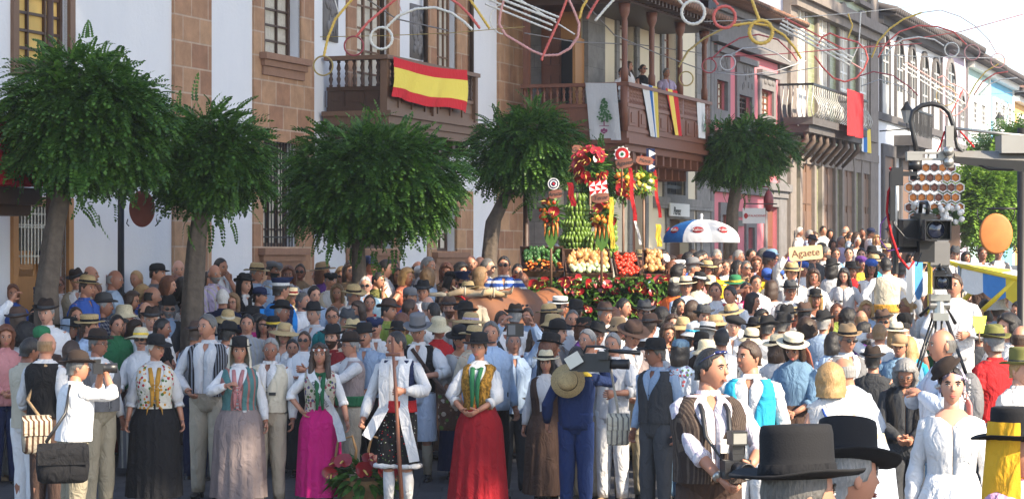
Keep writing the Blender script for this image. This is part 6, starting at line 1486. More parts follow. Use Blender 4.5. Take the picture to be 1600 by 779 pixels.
for k_ in range(6): m.ell(HM @ Vector((-.085 + rn.uniform(-.01, .01), rn.uniform(-.03, .02), rn.uniform(-.02, .03))), (.012, .01, .012), 6, 4)
part(i, 'flower_trim', m, cmat('white'))
m = MB(); m.tube([HM @ Vector((.06, .09, .0)), HM @ Vector((.11, .1, -.12)), HM @ Vector((.12, .09, -.26))], [.03, .05, .04], 8, flat=.3); part(i, 'veil', m, cmat('pinkl') if 'pinkl' in CC else cmat('rose'))
hero('the man with the tall black hat', 'man at the bottom edge in a large flat-topped black hat', 1243, 661, 600, 'm', 'tall', 'black', 'short', 's', 'dgrey', 'long', bottom='trousers', bc='black', yaw=112, hyaw=0, pose=('down', 'down'), skin=1, n=44, band='black', fat=1.1, tilt=(0, 4))
hero('the second tall black hat', 'man in dark jacket and black hat partly hidden behind the large flat-topped hat', 1322, 653, 500, 'm', 'tall', 'black', 'short', 'g', 'white', 'long', bottom='trousers', bc='black', yaw=112, hyaw=0, pose=('down', 'down'), skin=1, n=40, band='black', tilt=(8, 14))
CC['pinkl'] = (.62, .34, .50)
i = hero('the woman with the yellow scarf', 'woman at the right edge with black hat over a bright yellow scarf', 1582, 634, 400, 'f', 'tall', 'black', 'short', 'b', 'pinkl', 'long', bottom='skirt', bc='black', yaw=58, pose=('down', 'down'), skin=1, n=36, neck='pinkl', band='black')
o = i['F'].hat('veil', cloth((.80, .42, .03), wr=.6), None, i['root']); o.data.transform(i['S'])
i = hero('the man with the backpack strap', 'balding man with backpack in pale blue shirt looking left', 1474, 515, 202, 'm', None, hair='bald', hcol='s', top='skyw', sleeve='long', bottom='trousers', bc='denim', yaw=-82, pose=('chest', 'chest'), skin=1, fat=1.15)
m = MB(); m.ell((0, .20, 1.18), (.14, .09, .22), 14, 10); [m.tube([(.10 * sg, .14, 1.36), (.11 * sg, .0, 1.44), (.11 * sg, -.12, 1.3), (.12 * sg, -.08, 1.05)], .018, 6, flat=.5) for sg in (-1, 1)]; part(i, 'backpack', m, cmat('grey'))
i = hero('the man in the red polo shirt', 'man in red polo shirt and grey hat raising a yellow paper fan', 1553, 506, 174, 'm', 'fedora', 'olive', 'short', 'g', 'red', 'short', bottom='trousers', bc='dgrey', yaw=-150, hyaw=0, pose=('chest', 'down'), skin=1, band='black', fat=1.15)
fp = P(1530, 520, 178); f_ = empty('paper_fan', fp, R(20)); tag(f_, 'yellow and green paper fan held up beside the red polo shirt', 'fan'); m = MB(); m.grid([[(.014 * k_ * (1 + .8 * v), .004 * (-1) ** k_, v * .15) for k_ in range(-3, 4)] for v in (0, .5, 1)], False); m.build('leaf', cloth((.62, .68, .10), wr=.2), f_); m = MB(); m.tube([(0, 0, -.10), (0, 0, .02)], .008, 6); m.build('handle', M_WOODB, f_)
hero('the man in the grey hat at the right edge', 'man at the right edge in grey brimmed hat and white shirt', 1594, 541, 202, 'm', 'tall', 'olive', 'short', 'y', 'white', 'long', bottom='trousers', bc='beige', yaw=38, skin=0, pose=('down', 'down'), band='dgrey')
CC['bluev'] = (.03, .25, .70)
i = hero('the policeman in the blue tabard', 'police officer in peaked cap and bright blue tabard seen from behind', 438, 432, 129, 'm', 'police', 'navy', 'short', 'k', 'navy', 'short', 'bluev', 'trousers', 'navy', yaw=128, vcl=True, pose=('down', 'down'), band='white', fat=1.15)
text('POLICIA', .06, plain('yellow_ink', (.6, .5, .08), .6), i['root'], (-.0, .152, 1.22), (R(90), 0, R(180)), name='tabard_lettering'); text('LOCAL', .06, MATS['yellow_ink'], i['root'], (-.0, .152, 1.13), (R(90), 0, R(180)), name='tabard_lettering')
hero('the policewoman', 'policewoman with dark ponytail in navy cap and blue tabard', 405, 448, 124, 'f', 'cap', 'navy', 'tail', 'k', 'navy', 'short', 'bluev', 'trousers', 'navy', yaw=72, vcl=True, pose=('down', 'down'))
# spectators on the wooden balcony and camera operator on a stand
for x, y, sx, hr, hc_, tp, yw, lab, sl, gl in ((971, 106, 'f', 'bun', 'k', 'white', 20, 'woman in white blouse on the wooden balcony, behind the corner post', 'long', None), (982, 96, 'f', 'long', 'b', 'white', 60, 'long haired woman in white turning away on the wooden balcony', 'none', None), (1004, 101, 'f', 'bun', 'k', 'black', 40, 'woman in black top and sunglasses leaning on the wooden balcony rail', 'none', 'dark'), (1041, 107, 'm', 'short', 'g', 'lilac', 30, 'grey haired man in lilac shirt leaning on the wooden balcony rail', 'short', None)):
 w_ = WB + .72; i = person(x, y, FPX / dep(t_at(x, w_), w_), sx, None, 'black', hr, hc_, tp, sl, None, 'trousers', 'dgrey', yaw=yw, base=ZF + .03, pose=('hold', 'hold'), skin=1, glasses=gl, n=16); i['label'] = lab
opz = ground_z(0, FPX / 160) + .62
i = hero('the camera operator on the stand', 'camera operator in loose white shirt standing on a stand behind the tripod camera', 1492, 428, 158, 'm', None, hair='short', hcol='b', top='white', sleeve='long', bottom='trousers', bc='white', yaw=-16, hyaw=-10, base=opz, pose=('hold', 'hold'), skin=1, fat=1.2)
CROWD = '''
5 430 120 f cap:tan bob:y white - 8 sl=none pose=down,down
53 431 120 m straw:cream:black short:k dgrey - 20
80 437 118 m flat:grey short:g grey - 20
93 431 120 f - bun:r white - 0 sl=none glasses=thin
121 418 120 m fedora:dbrown short:k white khaki 10 pose=clasp,clasp tilt=-14 pitch=8
141 416 117 m - bald:b purple - 85
183 425 115 m - crop:b dgrey - -60 pose=brow,down
215 423 115 m - short:y dgrey - -25 h=1.6
244 411 120 m cap:black crop:k grey - 85 sl=short
62 449 128 m police:navy short:k black - 75
74 465 138 m fedora:dbrown short:g white - 0 skin=0 collar=1
203 455 128 f - bob:b white/print - 80 glasses=thin
220 445 125 f - bob:y blue - 80 glasses=dark
262 432 121 f - curly:r grey - 85
160 456 130 m fedora:dgrey:black short:g navy/check - 80
176 468 133 m - bald:g lblue - 85
120 479 128 f - bun:b brown - 30
192 471 140 f bell:cream long:k black - 75 skin=1
133 478 131 m straw:straw:black short:b blue - 60
228 472 131 m - bald:b lgrey - 60
262 463 139 m fedora:black short:g lblue dgrey 8 glasses=dark beard=stubble
235 477 150 m fedora:dbrown short:w white - 0 skin=0
28 478 134 m fedora:brown short:b white - 170 pose=down,up
40 502 150 m - afro:k white - 170
65 507 142 m turban:green crop:b brown - 175
8 500 136 f - bob:r rose - 20
5 512 142 m - short:y cream - 60 glasses=thin
108 491 141 f brim:black - lblue - 55 veil=lblue
140 487 147 m boater:straw:black short:b lblue - 75
193 495 146 f - long:k green/dots - 15 pitch=18 skin=1
208 503 142 f - bob:b white/stripe2 - 50 pitch=10
220 510 150 f wide:cream:yellow short:d white - -8 glasses=dark sl=puff
113 534 143 f - bob:b grey - 170
42 527 164 m - short:k cream - 140 bottom=trousers:white sl=short
280 406 113 m - bald:w lblue/stripe2 - 25 skin=0
270 432 121 f - bob:r tan - 80 glasses=thin
283 434 121 f - bob:k black - 85 pose=brow,down
293 473 136 f - bob:r grey - -60 glasses=thin
320 425 116 f - long:b dbrown - 60 sl=none pose=fold,fold
335 413 117 m - bald:g lilac/stripe2 - 45 beard=stubble
343 400 113 m - crop:k white - 55 pose=down,chin sl=short
349 452 128 m - short:w navy - 170
364 461 122 f - bob:d grey - 0 glasses=thin
382 426 126 m fedora:black short:k white black 45 veil=black
401 409 116 m straw:straw:black short:g lblue - 65
424 407 114 m flat:grey short:k lblue/stripe2 - 60 beard=stubble
452 416 114 f - bob:r white/print - 0
468 407 113 f - tail:b tan - 0 glasses=dark sl=none
452 447 120 f boater:cream:dred bob:y cream - 60
473 457 133 m - short:s white - 60
505 400 113 f straw:tan bob:r purple - 80
496 419 116 m - bald:w white/hstr - 25 glasses=thin sl=short
516 425 123 m flat:black short:g white beige 0 skin=1
355 482 136 f wide:straw:cream long:k white - 10 pitch=10
353 500 142 m fedora:black short:k grey - 150
385 491 143 m - short:k lgrey/stripe2 - 8
392 477 131 f brim:black bun:k red - 60
400 489 134 f - tail:k pink - 60 neck=red
426 492 137 f brim:black:yellow bun:b pink - 30
443 502 146 f wide:straw:tan short:w white - -12 veil=cream skin=0
491 470 142 m fedora:black short:g white - -25
520 476 141 m - short:b teal - 0 glasses=thin
518 505 146 m fedora:black short:b dred - -12 beard=full
475 517 152 f - short:b white - 0 glasses=dark
458 533 153 m - short:k white - 10 h=1.5
545 412 113 f - bob:b tan - 30 glasses=head
536 418 119 f - curly:y white - 5 glasses=dark sl=short
576 399 109 m cap:navy short:k rose - 50
583 412 111 f - bob:k white/print - 60
599 405 113 m - short:k white - 80
616 404 108 m - crop:k red - 0
588 425 119 m - short:k olive - 60 pose=chin,down
618 418 119 f - long:b dgrey - 30 pose=chin,down
633 418 117 f - curly:y coral - 60 sl=none
571 432 129 m - short:w lblue denim 0 glasses=dark
665 401 109 m - short:g white - 70
652 408 107 m - bald:b grey - 70
657 415 113 m cap:white short:g white - 165
668 418 121 f - curly:d lblue - 160
697 410 112 f - bob:r brown/print - 0
717 402 108 f - curly:k grey - 60
703 423 117 f turban:black - brown - 60 pose=chin,down
737 397 105 m - bald:r brown - 0
751 401 103 m - bald:d tan - 60
760 404 113 m - short:s white - 70 glasses=dark sl=short
787 385 109 m - short:k blue/hstr - 0 glasses=dark sl=short pose=hip,hip
720 423 110 m police:navy short:k navy - 30 glasses=dark beard=full
733 438 108 m straw:straw:black short:b beige - 175
749 418 114 f - bob:d tan - 120
786 437 103 f - short:r red - 30
576 460 136 f - bun:b white - 0 neck=red collar=0
606 465 136 m fedora:brown short:k lime - 65
661 436 126 m fedora:black:dgrey short:b white - 0 tilt=0 skin=1
668 463 131 m - bald:g white - 175
678 472 141 m - crop:k white - -150
703 465 133 m fedora:brown short:r tan - 5 beard=full
726 468 128 m fedora:black short:k dgrey - 120
734 484 139 f wide:straw:lilac bob:k white - 70 neck=red
628 485 139 f - bob:r lime - 170
586 494 143 m flat:navy short:g white - 10
550 497 146 m fedora:straw:black short:g cream - 20
571 499 145 m bowler:black short:g lblue - -10
685 493 146 f bell:cream short:b red - 30 glasses=thin
620 500 146 f brim:black bob:y black - 20
738 502 141 m straw:straw:black short:r beige - 60
785 486 141 m - short:b white dgrey 28 beard=full
803 476 136 m fedora:dbrown short:g white - 170
826 480 139 f - bun:b lblue - -30 glasses=head
835 510 150 f - long:b lblue - 65 collar=0
858 473 142 f straw:straw bob:b white - 60 tilt=-8
864 489 141 f bell:straw bob:b white - 100
873 461 132 f boater:white:black bob:k grey - 60
899 466 131 m bowler:black short:k dgrey - 160
892 483 141 m - crop:s white - 8
870 497 146 m fedora:black short:k grey - 60
856 519 153 f bowler:black bob:r black - 100
913 491 148 f brim:black curly:r purple - 60
920 515 153 m - short:g white - -30
945 470 131 m fedora:brown short:g white - 20
958 481 139 f - bob:r lilac - 160
973 467 136 m - short:k white/dots - 60
1005 467 136 m fedora:dgrey:black short:b lblue - 0 glasses=dark
1013 488 144 m fedora:brown short:b white dbrown 150
1033 481 139 f - curly:k dgrey - 150
1040 506 150 f - bob:b white/print - 30
1052 492 141 f - bob:b teal - 20
965 494 139 f bell:tan bob:b white - 30
930 500 143 m fedora:black short:b white dgrey 10
560 470 133 f - bob:b lblue - -40
540 480 139 m fedora:dgrey short:g white brown 20
640 470 133 m - short:b white - 100
20 445 124 f - bob:r blue - 30
235 446 123 m - bald:k navy - 120
150 440 122 f - short:r purple - -30
300 446 121 m cap:navy short:b white - -20
440 470 135 m fedora:black short:g white - 60
412 498 144 f bob2:- bob:k white - -10
305 500 146 m fedora:brown short:b lblue grey 140
180 488 144 m - short:k green - 20
250 497 147 m - short:k black - 90
690 450 125 f - long:b white - 60
640 448 121 m cap:grey short:b blue - 50
528 444 122 f - bob:d white - 10
552 446 121 m straw:straw:dbrown short:g white - 40
490 446 121 m - short:k lblue - 20
990 382 91 f - bob:r dgrey - 0
1003 385 93 m straw:straw short:g tan - -30
1010 376 89 m straw:cream:tan short:g brown - 30
1018 388 99 f - short:w lblue - 0 glasses=thin
1033 371 86 m - short:k denim - 85
1049 377 89 f - bob:b red - 40
1064 371 86 f - bob:r red - 60
1082 373 87 m - short:b white - 30
1094 378 90 m - short:k tan - 60
1104 378 89 f - bun:r white - 80
1118 370 86 m - short:g white - 50
1143 367 86 f - short:r lilac - 60
1152 365 89 m - short:g yellow - 60
1032 396 101 m cap:white short:b white/stripe2 - 80
1048 404 102 f - long:r brown - 60
1058 414 103 m - bob:k black - 90
1073 382 96 m - short:k blue - 60
1087 388 96 m - short:k dgrey - 60 glasses=dark
1100 386 98 f - bob:k turq - 75 glasses=dark
1118 385 99 f - curly:b orange - 80 glasses=thin
1138 382 96 f - tail:b blue - 70
1062 398 102 f cap:white bob:k white - 80
1082 401 102 m fedora:grey:dgrey short:g rose - 75
1104 405 99 f straw:straw bob:b rose - 20
1133 400 99 f - tail:b white - 30 h=1.5
1150 398 99 f - long:k dgrey/print - 60
1165 397 101 f - short:s tan - 30 glasses=dark pose=chin,chin sl=short
1182 382 91 f - bob:r lilac - 20
1193 371 87 m - curly:s grey - 60
1174 369 85 m - short:k white - 30
1199 380 96 m cap:navy short:b orange - 120 sl=short
1205 372 88 m cap:denim short:g dgrey - 60
1234 375 91 f - bob:r purple - 170
1246 369 87 m - short:k white - 20
1053 433 113 f turban:cream - orange - 160
1072 430 111 m straw:cream:black short:g lblue - 10 glasses=thin
1090 423 116 f brim:black:white bob:b cream - 25 bottom=skirt:dred/stripe2
1110 430 109 m bell:cream short:b black - 10 h=1.55
1120 441 121 m - short:b white red -12 pose=fold,fold
1143 446 121 m - short:k white - -35
1150 428 112 m brim:green:yellow short:g white - 10
1166 441 119 m - short:k pink white 20 pose=brow,down
1196 418 107 m cap:blue short:k white - 10 pitch=20
1211 416 108 m cap:blue short:k white - 150 bottom=trousers:blue pitch=20 pose=clasp,clasp
1233 436 119 m fedora:dgrey:black short:s white grey 0 glasses=thin
1145 473 131 m straw:straw short:b white - 0 pitch=6
1120 489 132 f wide:straw:tan bob:b cream - -30
1145 491 143 m beret:black crop:w white - -8 skin=0 smile
1068 491 136 f wide:straw:tan bob:r teal - 15
1082 503 141 f bell:white:turq bob:k white - 40
1105 501 139 m boater:white:black short:g white - 160
1093 513 144 f brim:black bun:k dbrown - 150
1127 513 144 m - short:k white - 175
1190 484 135 f - bob:k dgrey - 30
1176 494 138 f fedora:black bob:k white - 20
1200 491 137 m fedora:black short:k white - 150
1228 474 131 m fedora:black short:s grey - -30
1222 489 139 m fedora:black short:s lblue - 150
1193 502 141 f wide:straw:tan bob:b white/stripe2 - 20
1240 478 133 f straw:straw bob:r red - 20
1172 511 151 f bell:cream:black bun:b white - 165
1104 529 156 f bell:cream bob:y white - 165
1062 530 152 f turban:denim - lblue/print - 150
1262 498 146 f - afro:b white - 165
1248 335 63 m - short:w white - 70
1263 334 65 m - short:g lblue - 80
1273 345 64 f - bob:b lblue - 60
1286 337 62 m - short:k white - 40
1297 347 62 f - bob:k dgrey - 10
1313 353 69 m - short:g lilac - 30
1320 342 62 m - bald:g tan - 100
1328 350 63 f - tail:b lblue - 70
1336 352 64 f - bob:b dgrey - 60
1348 349 64 m - crop:k brown - -10
1360 348 64 m cap:navy short:k white - 60
1370 356 66 f - curly:y white - 20
1339 361 67 f - short:w white - 20
1267 362 69 m fedora:dgrey short:g grey - 50
1282 358 71 m fedora:black short:k brown - 60
1290 361 76 m - short:s white/stripe2 - 60 beard=full
1300 362 69 f - bob:k rose - 10
1304 374 79 m - short:b white denim 10
1326 370 79 m - short:k white black -10
1345 367 81 m - short:k white denim 0 beard=stubble
1360 380 79 m brim:black short:k white dgrey 10
1372 372 75 f - bob:k purple - 30
1376 387 81 f - bob:b grey - 0
1248 373 79 m - short:g brown - 30
1270 373 80 m cap:black short:k dgrey - 20
1230 396 93 f turban:purple bob:b white - 10
1255 408 96 f turban:blue bob:k white - 20 glasses=thin
1271 421 109 f - bob:b white - 10 neck=red pose=chin,waist
1236 407 111 m straw:straw short:b white - 15 pose=up,down
1300 403 99 f bowler:black bob:k white - 160
1320 416 102 f - long:k white - -20 sash=mustard bottom=skirt:beige/stripe2 pitch=22 pose=waist,waist collar=0
1330 407 97 f brim:black bob:r red - 20
1345 394 91 f turban:purple bob:b yellow - 10
1361 402 99 f turban:blue bob:k white - 0 glasses=thin sl=none
1366 392 89 f straw:straw bob:b turq - 20
1386 402 103 m - short:k white cream 178 bottom=trousers:cream sash=mustard pose=hip,hip
1408 410 99 m - short:k white - 170
1421 412 98 m cap:navy short:k lgrey - 160
1400 398 94 f - bob:r white - 30
1275 450 126 f bowler:black bob:y white turq -10 pose=chest,down
1307 474 126 f - long:r lime - 10 glasses=head
1325 483 130 f - afro:k white - 170
1345 485 129 m - bald:d white - 175
1355 470 119 f - bob:y lblue - -5
1381 482 131 m fedora:brown:black short:g white - -10 glasses=dark
1398 500 135 f straw:pale bob:y white - 160
1416 465 126 f - bun:y lgrey - -80 glasses=dark
1413 489 134 m turban:black crop:k lgrey - 175
1375 505 149 m - short:d white - 160 pose=down,ear
1323 504 156 m fedora:tan:black short:g white grey 22 glasses=dark lean=0
1347 500 141 f - long:k purple - 90
1365 539 164 m fedora:dbrown:black short:k dgrey - 160
1406 521 147 m cap:tan short:b denim - -10 pitch=8
1422 525 142 f - long:y turq - 170
1455 460 115 f - bob:r white - 170
1288 482 134 m fedora:black short:g lblue - 160
1300 520 148 f - bob:k lblue - 170
1215 520 152 f straw:cream:black bob:b white - 150
1508 517 150 f - bob:k tan - -160
1531 497 146 m fedora:black short:k dgrey - 160
1560 463 131 m bell:white short:b lblue - 170
1575 461 158 m - curly:k white - -50 skin=0
1596 470 150 m - short:k white - -60
1540 470 130 f - bob:k rose - 170
1522 480 132 f bell:tan bob:k lblue - 160
1490 480 118 m - short:b white - 20
1595 509 170 m - bald:b white - 150
1490 366 80 m fedora:dgrey short:b white dgrey 0
1535 372 80 m - short:b white dgrey 0
1510 372 76 f - bob:k white - 20
1560 378 76 m - short:k white dgrey 0
1472 360 72 m fedora:black short:k white - 10
1440 400 88 m straw:straw short:k white - 150
1458 392 84 f - bob:k white - 20
1400 372 76 m fedora:black short:k white - 40
1422 378 78 f - bob:k lblue - 0
1385 366 72 m straw:straw short:k white - 20
1395 352 66 f - bob:b rose - 20
1412 352 66 m - short:k lblue - 10
1440 368 72 m - short:k white black 0
1392 345 63 m fedora:dgrey short:k grey - 0
808 412 106 m - short:k red - 0 glasses=dark
815 428 110 f - bob:r dgrey - 150
1180 430 108 m - short:k white - 20
1205 440 113 f - bob:b white - 160
1255 466 123 m fedora:brown short:k white - 170
1175 460 121 f - bob:k white - 60
1080 470 125 f - bob:b lblue - 140
1100 478 129 m fedora:dgrey short:k white - 20
1060 468 123 f - long:k dgrey - 20
'''
GR = random.Random(11)
def run_crowd():
 for line in CROWD.strip().splitlines():
  t = line.split(); x, y, s = float(t[0]), float(t[1]), float(t[2]); sex = t[3]
  hat, hc, band = None, 'black', None
  if t[4] != '-' and not t[4].startswith('bob2'):
   q = t[4].split(':'); hat = q[0]; hc = q[1] if len(q) > 1 else 'black'; band = q[2] if len(q) > 2 else ('dgrey' if hat in ('fedora', 'straw') and hc not in ('black',) else None)
  hr, hcol = (t[5].split(':') + ['b'])[:2] if t[5] != '-' else ('bob', 'k')
  kw = dict(top=t[6], vest=None if t[7] == '-' else t[7], yaw=float(t[8]))
  veil = None
  yaw_abs = abs(kw['yaw'])
  if sex == 'f' and t[6].split('/')[0] in ('white', 'cream', 'teal', 'pink', 'red', 'purple') and s > 95: kw['bottom'] = 'skirt'; kw['bc'] = GR.choice(['dgrey', 'dred', 'brown', 'navy', 'black', 'grey/stripe2', 'green'])
  else: kw['bottom'] = 'trousers'; kw['bc'] = GR.choice(['dgrey', 'navy', 'khaki', 'denim', 'brown', 'beige', 'black', 'white'])
  for o in t[9:]:
   if '=' not in o: continue
   a, b = o.split('=')
   if a == 'sl': kw['sleeve'] = b
   elif a == 'pose': kw['pose'] = tuple(b.split(','))
   elif a == 'pitch': kw['hpitch'] = float(b)
   elif a == 'tilt': kw['tilt'] = (0, float(b))
   elif a == 'bottom': kw['bottom'], kw['bc'] = (b.split(':') + ['dgrey'])[:2]
   elif a == 'veil': veil = b
   elif a == 'skin': kw['skin'] = int(b)
   elif a == 'h': kw['h'] = float(b)
   elif a == 'collar': kw['collar'] = b == '1'
   elif a == 'lean': kw['lean'] = float(b)
   else: kw[a] = b
  if 'skin' not in kw: kw['skin'] = GR.choice([0, 1, 1, 1, 2])
  if 'pose' not in kw: kw['pose'] = GR.choice([('down', 'down'), ('down', 'slight'), ('slight', 'clasp'), ('clasp', 'clasp'), ('down', 'waist'), ('hip', 'down'), ('fold', 'fold')])
  if 'sleeve' not in kw: kw['sleeve'] = GR.choice(['long', 'long', 'rolled']) if t[6].startswith('white') else GR.choice(['short', 'rolled', 'long'])
  kw['hyaw'] = GR.uniform(-12, 12); kw.setdefault('hpitch', GR.uniform(-3, 8)); kw['hroll'] = GR.uniform(-5, 5); kw['fat'] = GR.choice([1, 1, 1.08, 1.15, 1.22]) if sex == 'm' else GR.choice([1, 1.05, 1.15])
  if sex == 'f' and kw['top'].split('/')[0] in ('white',) and 'collar' not in kw: kw['collar'] = bool(GR.randint(0, 1))
  if hat and 'tilt' not in kw: kw['tilt'] = (GR.uniform(-6, 4), GR.uniform(-5, 5))
  info = person(x, y, s, sex, hat, hc, hr, hcol, band=band, **kw)
  if veil:
   o = info['F'].hat('veil', cmat(veil), None, info['root']); o.data.transform(info['S']); info['veil'] = veil
run_crowd()
# ------------------------------------------------------------------ camera stand, tripod camera, crane
def stand():
 c = P(1480, 600, 160); g = ground_z(c.x, c.y); e = empty('camera_stand', (c.x, c.y, g)); tag(e, 'low dark camera stand under the white shirted operator and tripod', 'platform')
 m = MB(); m.box(-.8, .8, -1.0, .8, .5, .6); m.build('deck', M_WOODD, e, False)
 for sx in (-.7, .7):
  for sy in (-.9, .7): m = MB(); m.tube([(sx, sy, -.05), (sx, sy, .5)], .04, 8); m.build('leg', M_METAL, e)
 return c, g
SC_, SG = stand()
tp = P(1468, 400, 172); e = empty('tripod', (tp.x, tp.y, SG + .6)); tag(e, 'grey and black camera tripod with fluid head in front of the operator', 'tripod')
hz = P(1468, 497, 172).z - SG - .6
m = MB(); m.box(-.07, .07, -.07, .07, hz - .02, hz + .05); m.tube([(0, 0, hz + .05), (0, 0, hz + .16)], [.06, .05], 12); m.box(-.09, .09, -.06, .06, hz + .16, hz + .22); m.tube([(-.09, 0, hz + .12), (.09, 0, hz + .12)], .045, 12); m.build('fluid_head', M_METAL, e, False)
for a in (200, 340, 85):
 m = MB(); d = Vector((math.cos(R(a)), math.sin(R(a)), 0)); q = Vector((-d.y, d.x, 0)) * .028
 for sg in (-1, 1): m.tube([d * .06 + q * sg + Vector((0, 0, hz)), d * .34 + q * sg * .8 + Vector((0, 0, hz * .42))], .012, 6)
 m.tube([d * .32 + Vector((0, 0, hz * .46)), d * .55 + Vector((0, 0, .01))], .015, 7); m.box(*(lambda c: (c.x - .03, c.x + .03, c.y - .03, c.y + .03, c.z - .04, c.z + .04))(d * .33 + Vector((0, 0, hz * .44)))); m.build('leg', M_BLKP, e, True)
m = MB(); m.tube([(.05, .03, hz + .14), (.12, .16, hz + .05), (.2, .3, hz - .05)], [.01, .01, .018], 7); m.tube([(-.05, .03, hz + .14), (-.16, .10, hz + .02)], [.01, .018], 7); m.build('pan_handle', M_BLKP, e)
c = tv_camera('tripod_camera', 'studio camera with grey viewfinder box mounted on the tripod', (tp.x, tp.y, P(0, 437, 172).z), (R(3), 0, R(-6)), .95, viewer=False)
m = MB(); m.box(-.075, .075, -.08, .10, .12, .36); m.box(-.085, .085, -.10, -.0801, .14, .34); m.build('viewfinder', plain('grey_plastic', (.20, .19, .18), .5), c, False)
def crane():
 s = 240; e0 = P(1480, 240, s); e = empty('camera_crane', (e0.x, e0.y, ground_z(e0.x, e0.y))); tag(e, 'long grey camera crane arm reaching in from the right above the crowd', 'camera crane')
 L = lambda x, y, dy=0: P(x, y, s) - e.location + Vector((0, dy, 0))
 MG = plain('crane_alloy', (.30, .29, .27), .45, metal=.5, var=.15)
 m = MB(); a, b = L(1490, 245), L(2050, 268)
 m.tube([a, L(1560, 250), L(1640, 254), b], [.05, .075, .095, .11], 4, flat=.8, up=(0, 0, 1)); m.build('beam', MG, e, False)
 m = MB(); m.box(*(lambda p, q: (p.x, q.x, -.03, .03, q.z, p.z))(L(1477, 197), L(1489, 262))); m.build('end_plate', MG, e, False)
 for x, y in ((1479, 237), (1479, 254)): m = MB(); m.tube([L(x, y, -.031), L(x, y, -.09)], [.032, .030], 14); m.build('knob', M_METAL, e)
 m = MB(); p, q = L(1416, 237), L(1476, 251)
 for z0, z1 in ((q.z, q.z + .016), (p.z - .016, p.z)): m.box(p.x, q.x, -.035, .035, z0, z1)
 m.box(p.x, p.x + .1, -.034, .034, q.z + .0161, p.z - .0161); m.box(q.x - .05, q.x, -.034, .034, q.z + .0161, p.z - .0161); m.box(p.x + .14, q.x - .1, -.02, .02, q.z + .0161, p.z - .0161); m.build('head_arm', MG, e, False)
 m = MB(); m.tube([L(1430, 251), L(1430, 265)], .045, 14); m.tube([L(1430, 265), L(1430, 278)], .016, 8); m.tube([L(1423, 278), L(1437, 278)], .012, 8); m.build('pan_motor', M_BLKP, e)
 m = MB(); m.tube([L(1432, 236), L(1428, 215), L(1423, 190), L(1426, 175), L(1440, 165), L(1456, 162), L(1472, 166), L(1483, 176), L(1490, 198), L(1493, 215)], .016, 8); m.tube([L(1490, 200), L(1496, 230), L(1515, 250), L(1545, 263), L(1580, 264), L(1620, 252)], .014, 8); m.build('cable', M_BLKP, e)
 m = MB(); m.tube([L(1494, 201), L(1560, 208), L(1700, 222)], .010, 8); m.build('stay_rod', M_METAL, e)
 m = MB(); m.tube([L(1476, 205), L(1470, 225), L(1464, 238)], .006, 6); m.build('red_cable', cmat('red'), e); m = MB(); m.tube([L(1500, 205), L(1512, 218), L(1522, 230)], .006, 6); m.build('red_cable', cmat('red'), e)
 m = MB(); m.box(*(lambda p, q: (p.x, q.x, -.1, .1, q.z, p.z))(L(1560, 212), L(1660, 240))); m.build('weight_box', MG, e, False)
 # hanging remote head frame
 m = MB(); m.box(*(lambda p, q: (p.x, q.x, -.03, .03, q.z, p.z))(L(1390, 268), L(1398, 345))); m.box(*(lambda p, q: (p.x, q.x, -.025, .025, q.z, p.z))(L(1398.1, 268), L(1432, 275))); m.box(*(lambda p, q: (p.x, q.x, -.031, .031, q.z, p.z))(L(1392, 262), L(1410, 290))); m.build('remote_head', M_BLKP, e, False)
 m = MB(); m.tube([L(1390, 262), L(1400, 275), L(1388, 300), L(1386, 330), L(1392, 365), L(1404, 400), L(1420, 420), L(1428, 408)], .009, 6); m.build('red_cable', cmat('red'), e)
 m = MB(); m.tube([L(1396, 330), L(1384, 340), L(1376, 350), L(1375, 375), L(1388, 392), L(1405, 388)], .004, 5); m.build('purple_cable', cmat('purple'), e)
 m = MB(); m.tube([L(1440, 375), L(1415, 372), L(1398, 352), L(1392, 335)], .007, 6)
 m.tube([L(1430, 392), L(1420, 408), L(1432, 415), L(1440, 395)], .005, 6); m.build('cable', M_BLKP, e)
 # pedestal outside the picture
 m = MB(); t = L(1780, 262); m.tube([Vector((t.x, 0, t.z)), Vector((t.x, 0, .9))], .07, 10); m.box(t.x - .35, t.x + .35, -.35, .35, .7, .9); m.build('pedestal', M_BLKP, e, False)
 for sx in (-.4, .4):
  for sy in (-.4, .4): m = MB(); m.tube([Vector((t.x + sx * .5, sy * .5, .7)), Vector((t.x + sx, sy, .0))], .03, 8); m.build('leg', M_BLKP, e)
crane()
c = tv_camera('crane_camera', 'black broadcast camera with square lens hood hanging from the crane arm', P(1444, 357, 235), (R(2), 0, R(2)), 1.02, viewer=False)
m = MB(); m.box(-.15, -.056, -.05, .16, -.12, .06); m.box(-.05, .05, -.1, .1, -.22, -.081); m.tube([(-.19, .0, .12), (-.19, .0, -.3)], .02, 8); m.tube([(-.19, 0, -.14), (0, 0, -.14)], .02, 8); m.build('cradle', M_BLKP, c, False)
m = MB(); m.tube([(-.19, -.02, .3), (-.195, -.02, .02)], .012, 6); m.build('white_tube', M_WHITE, c)
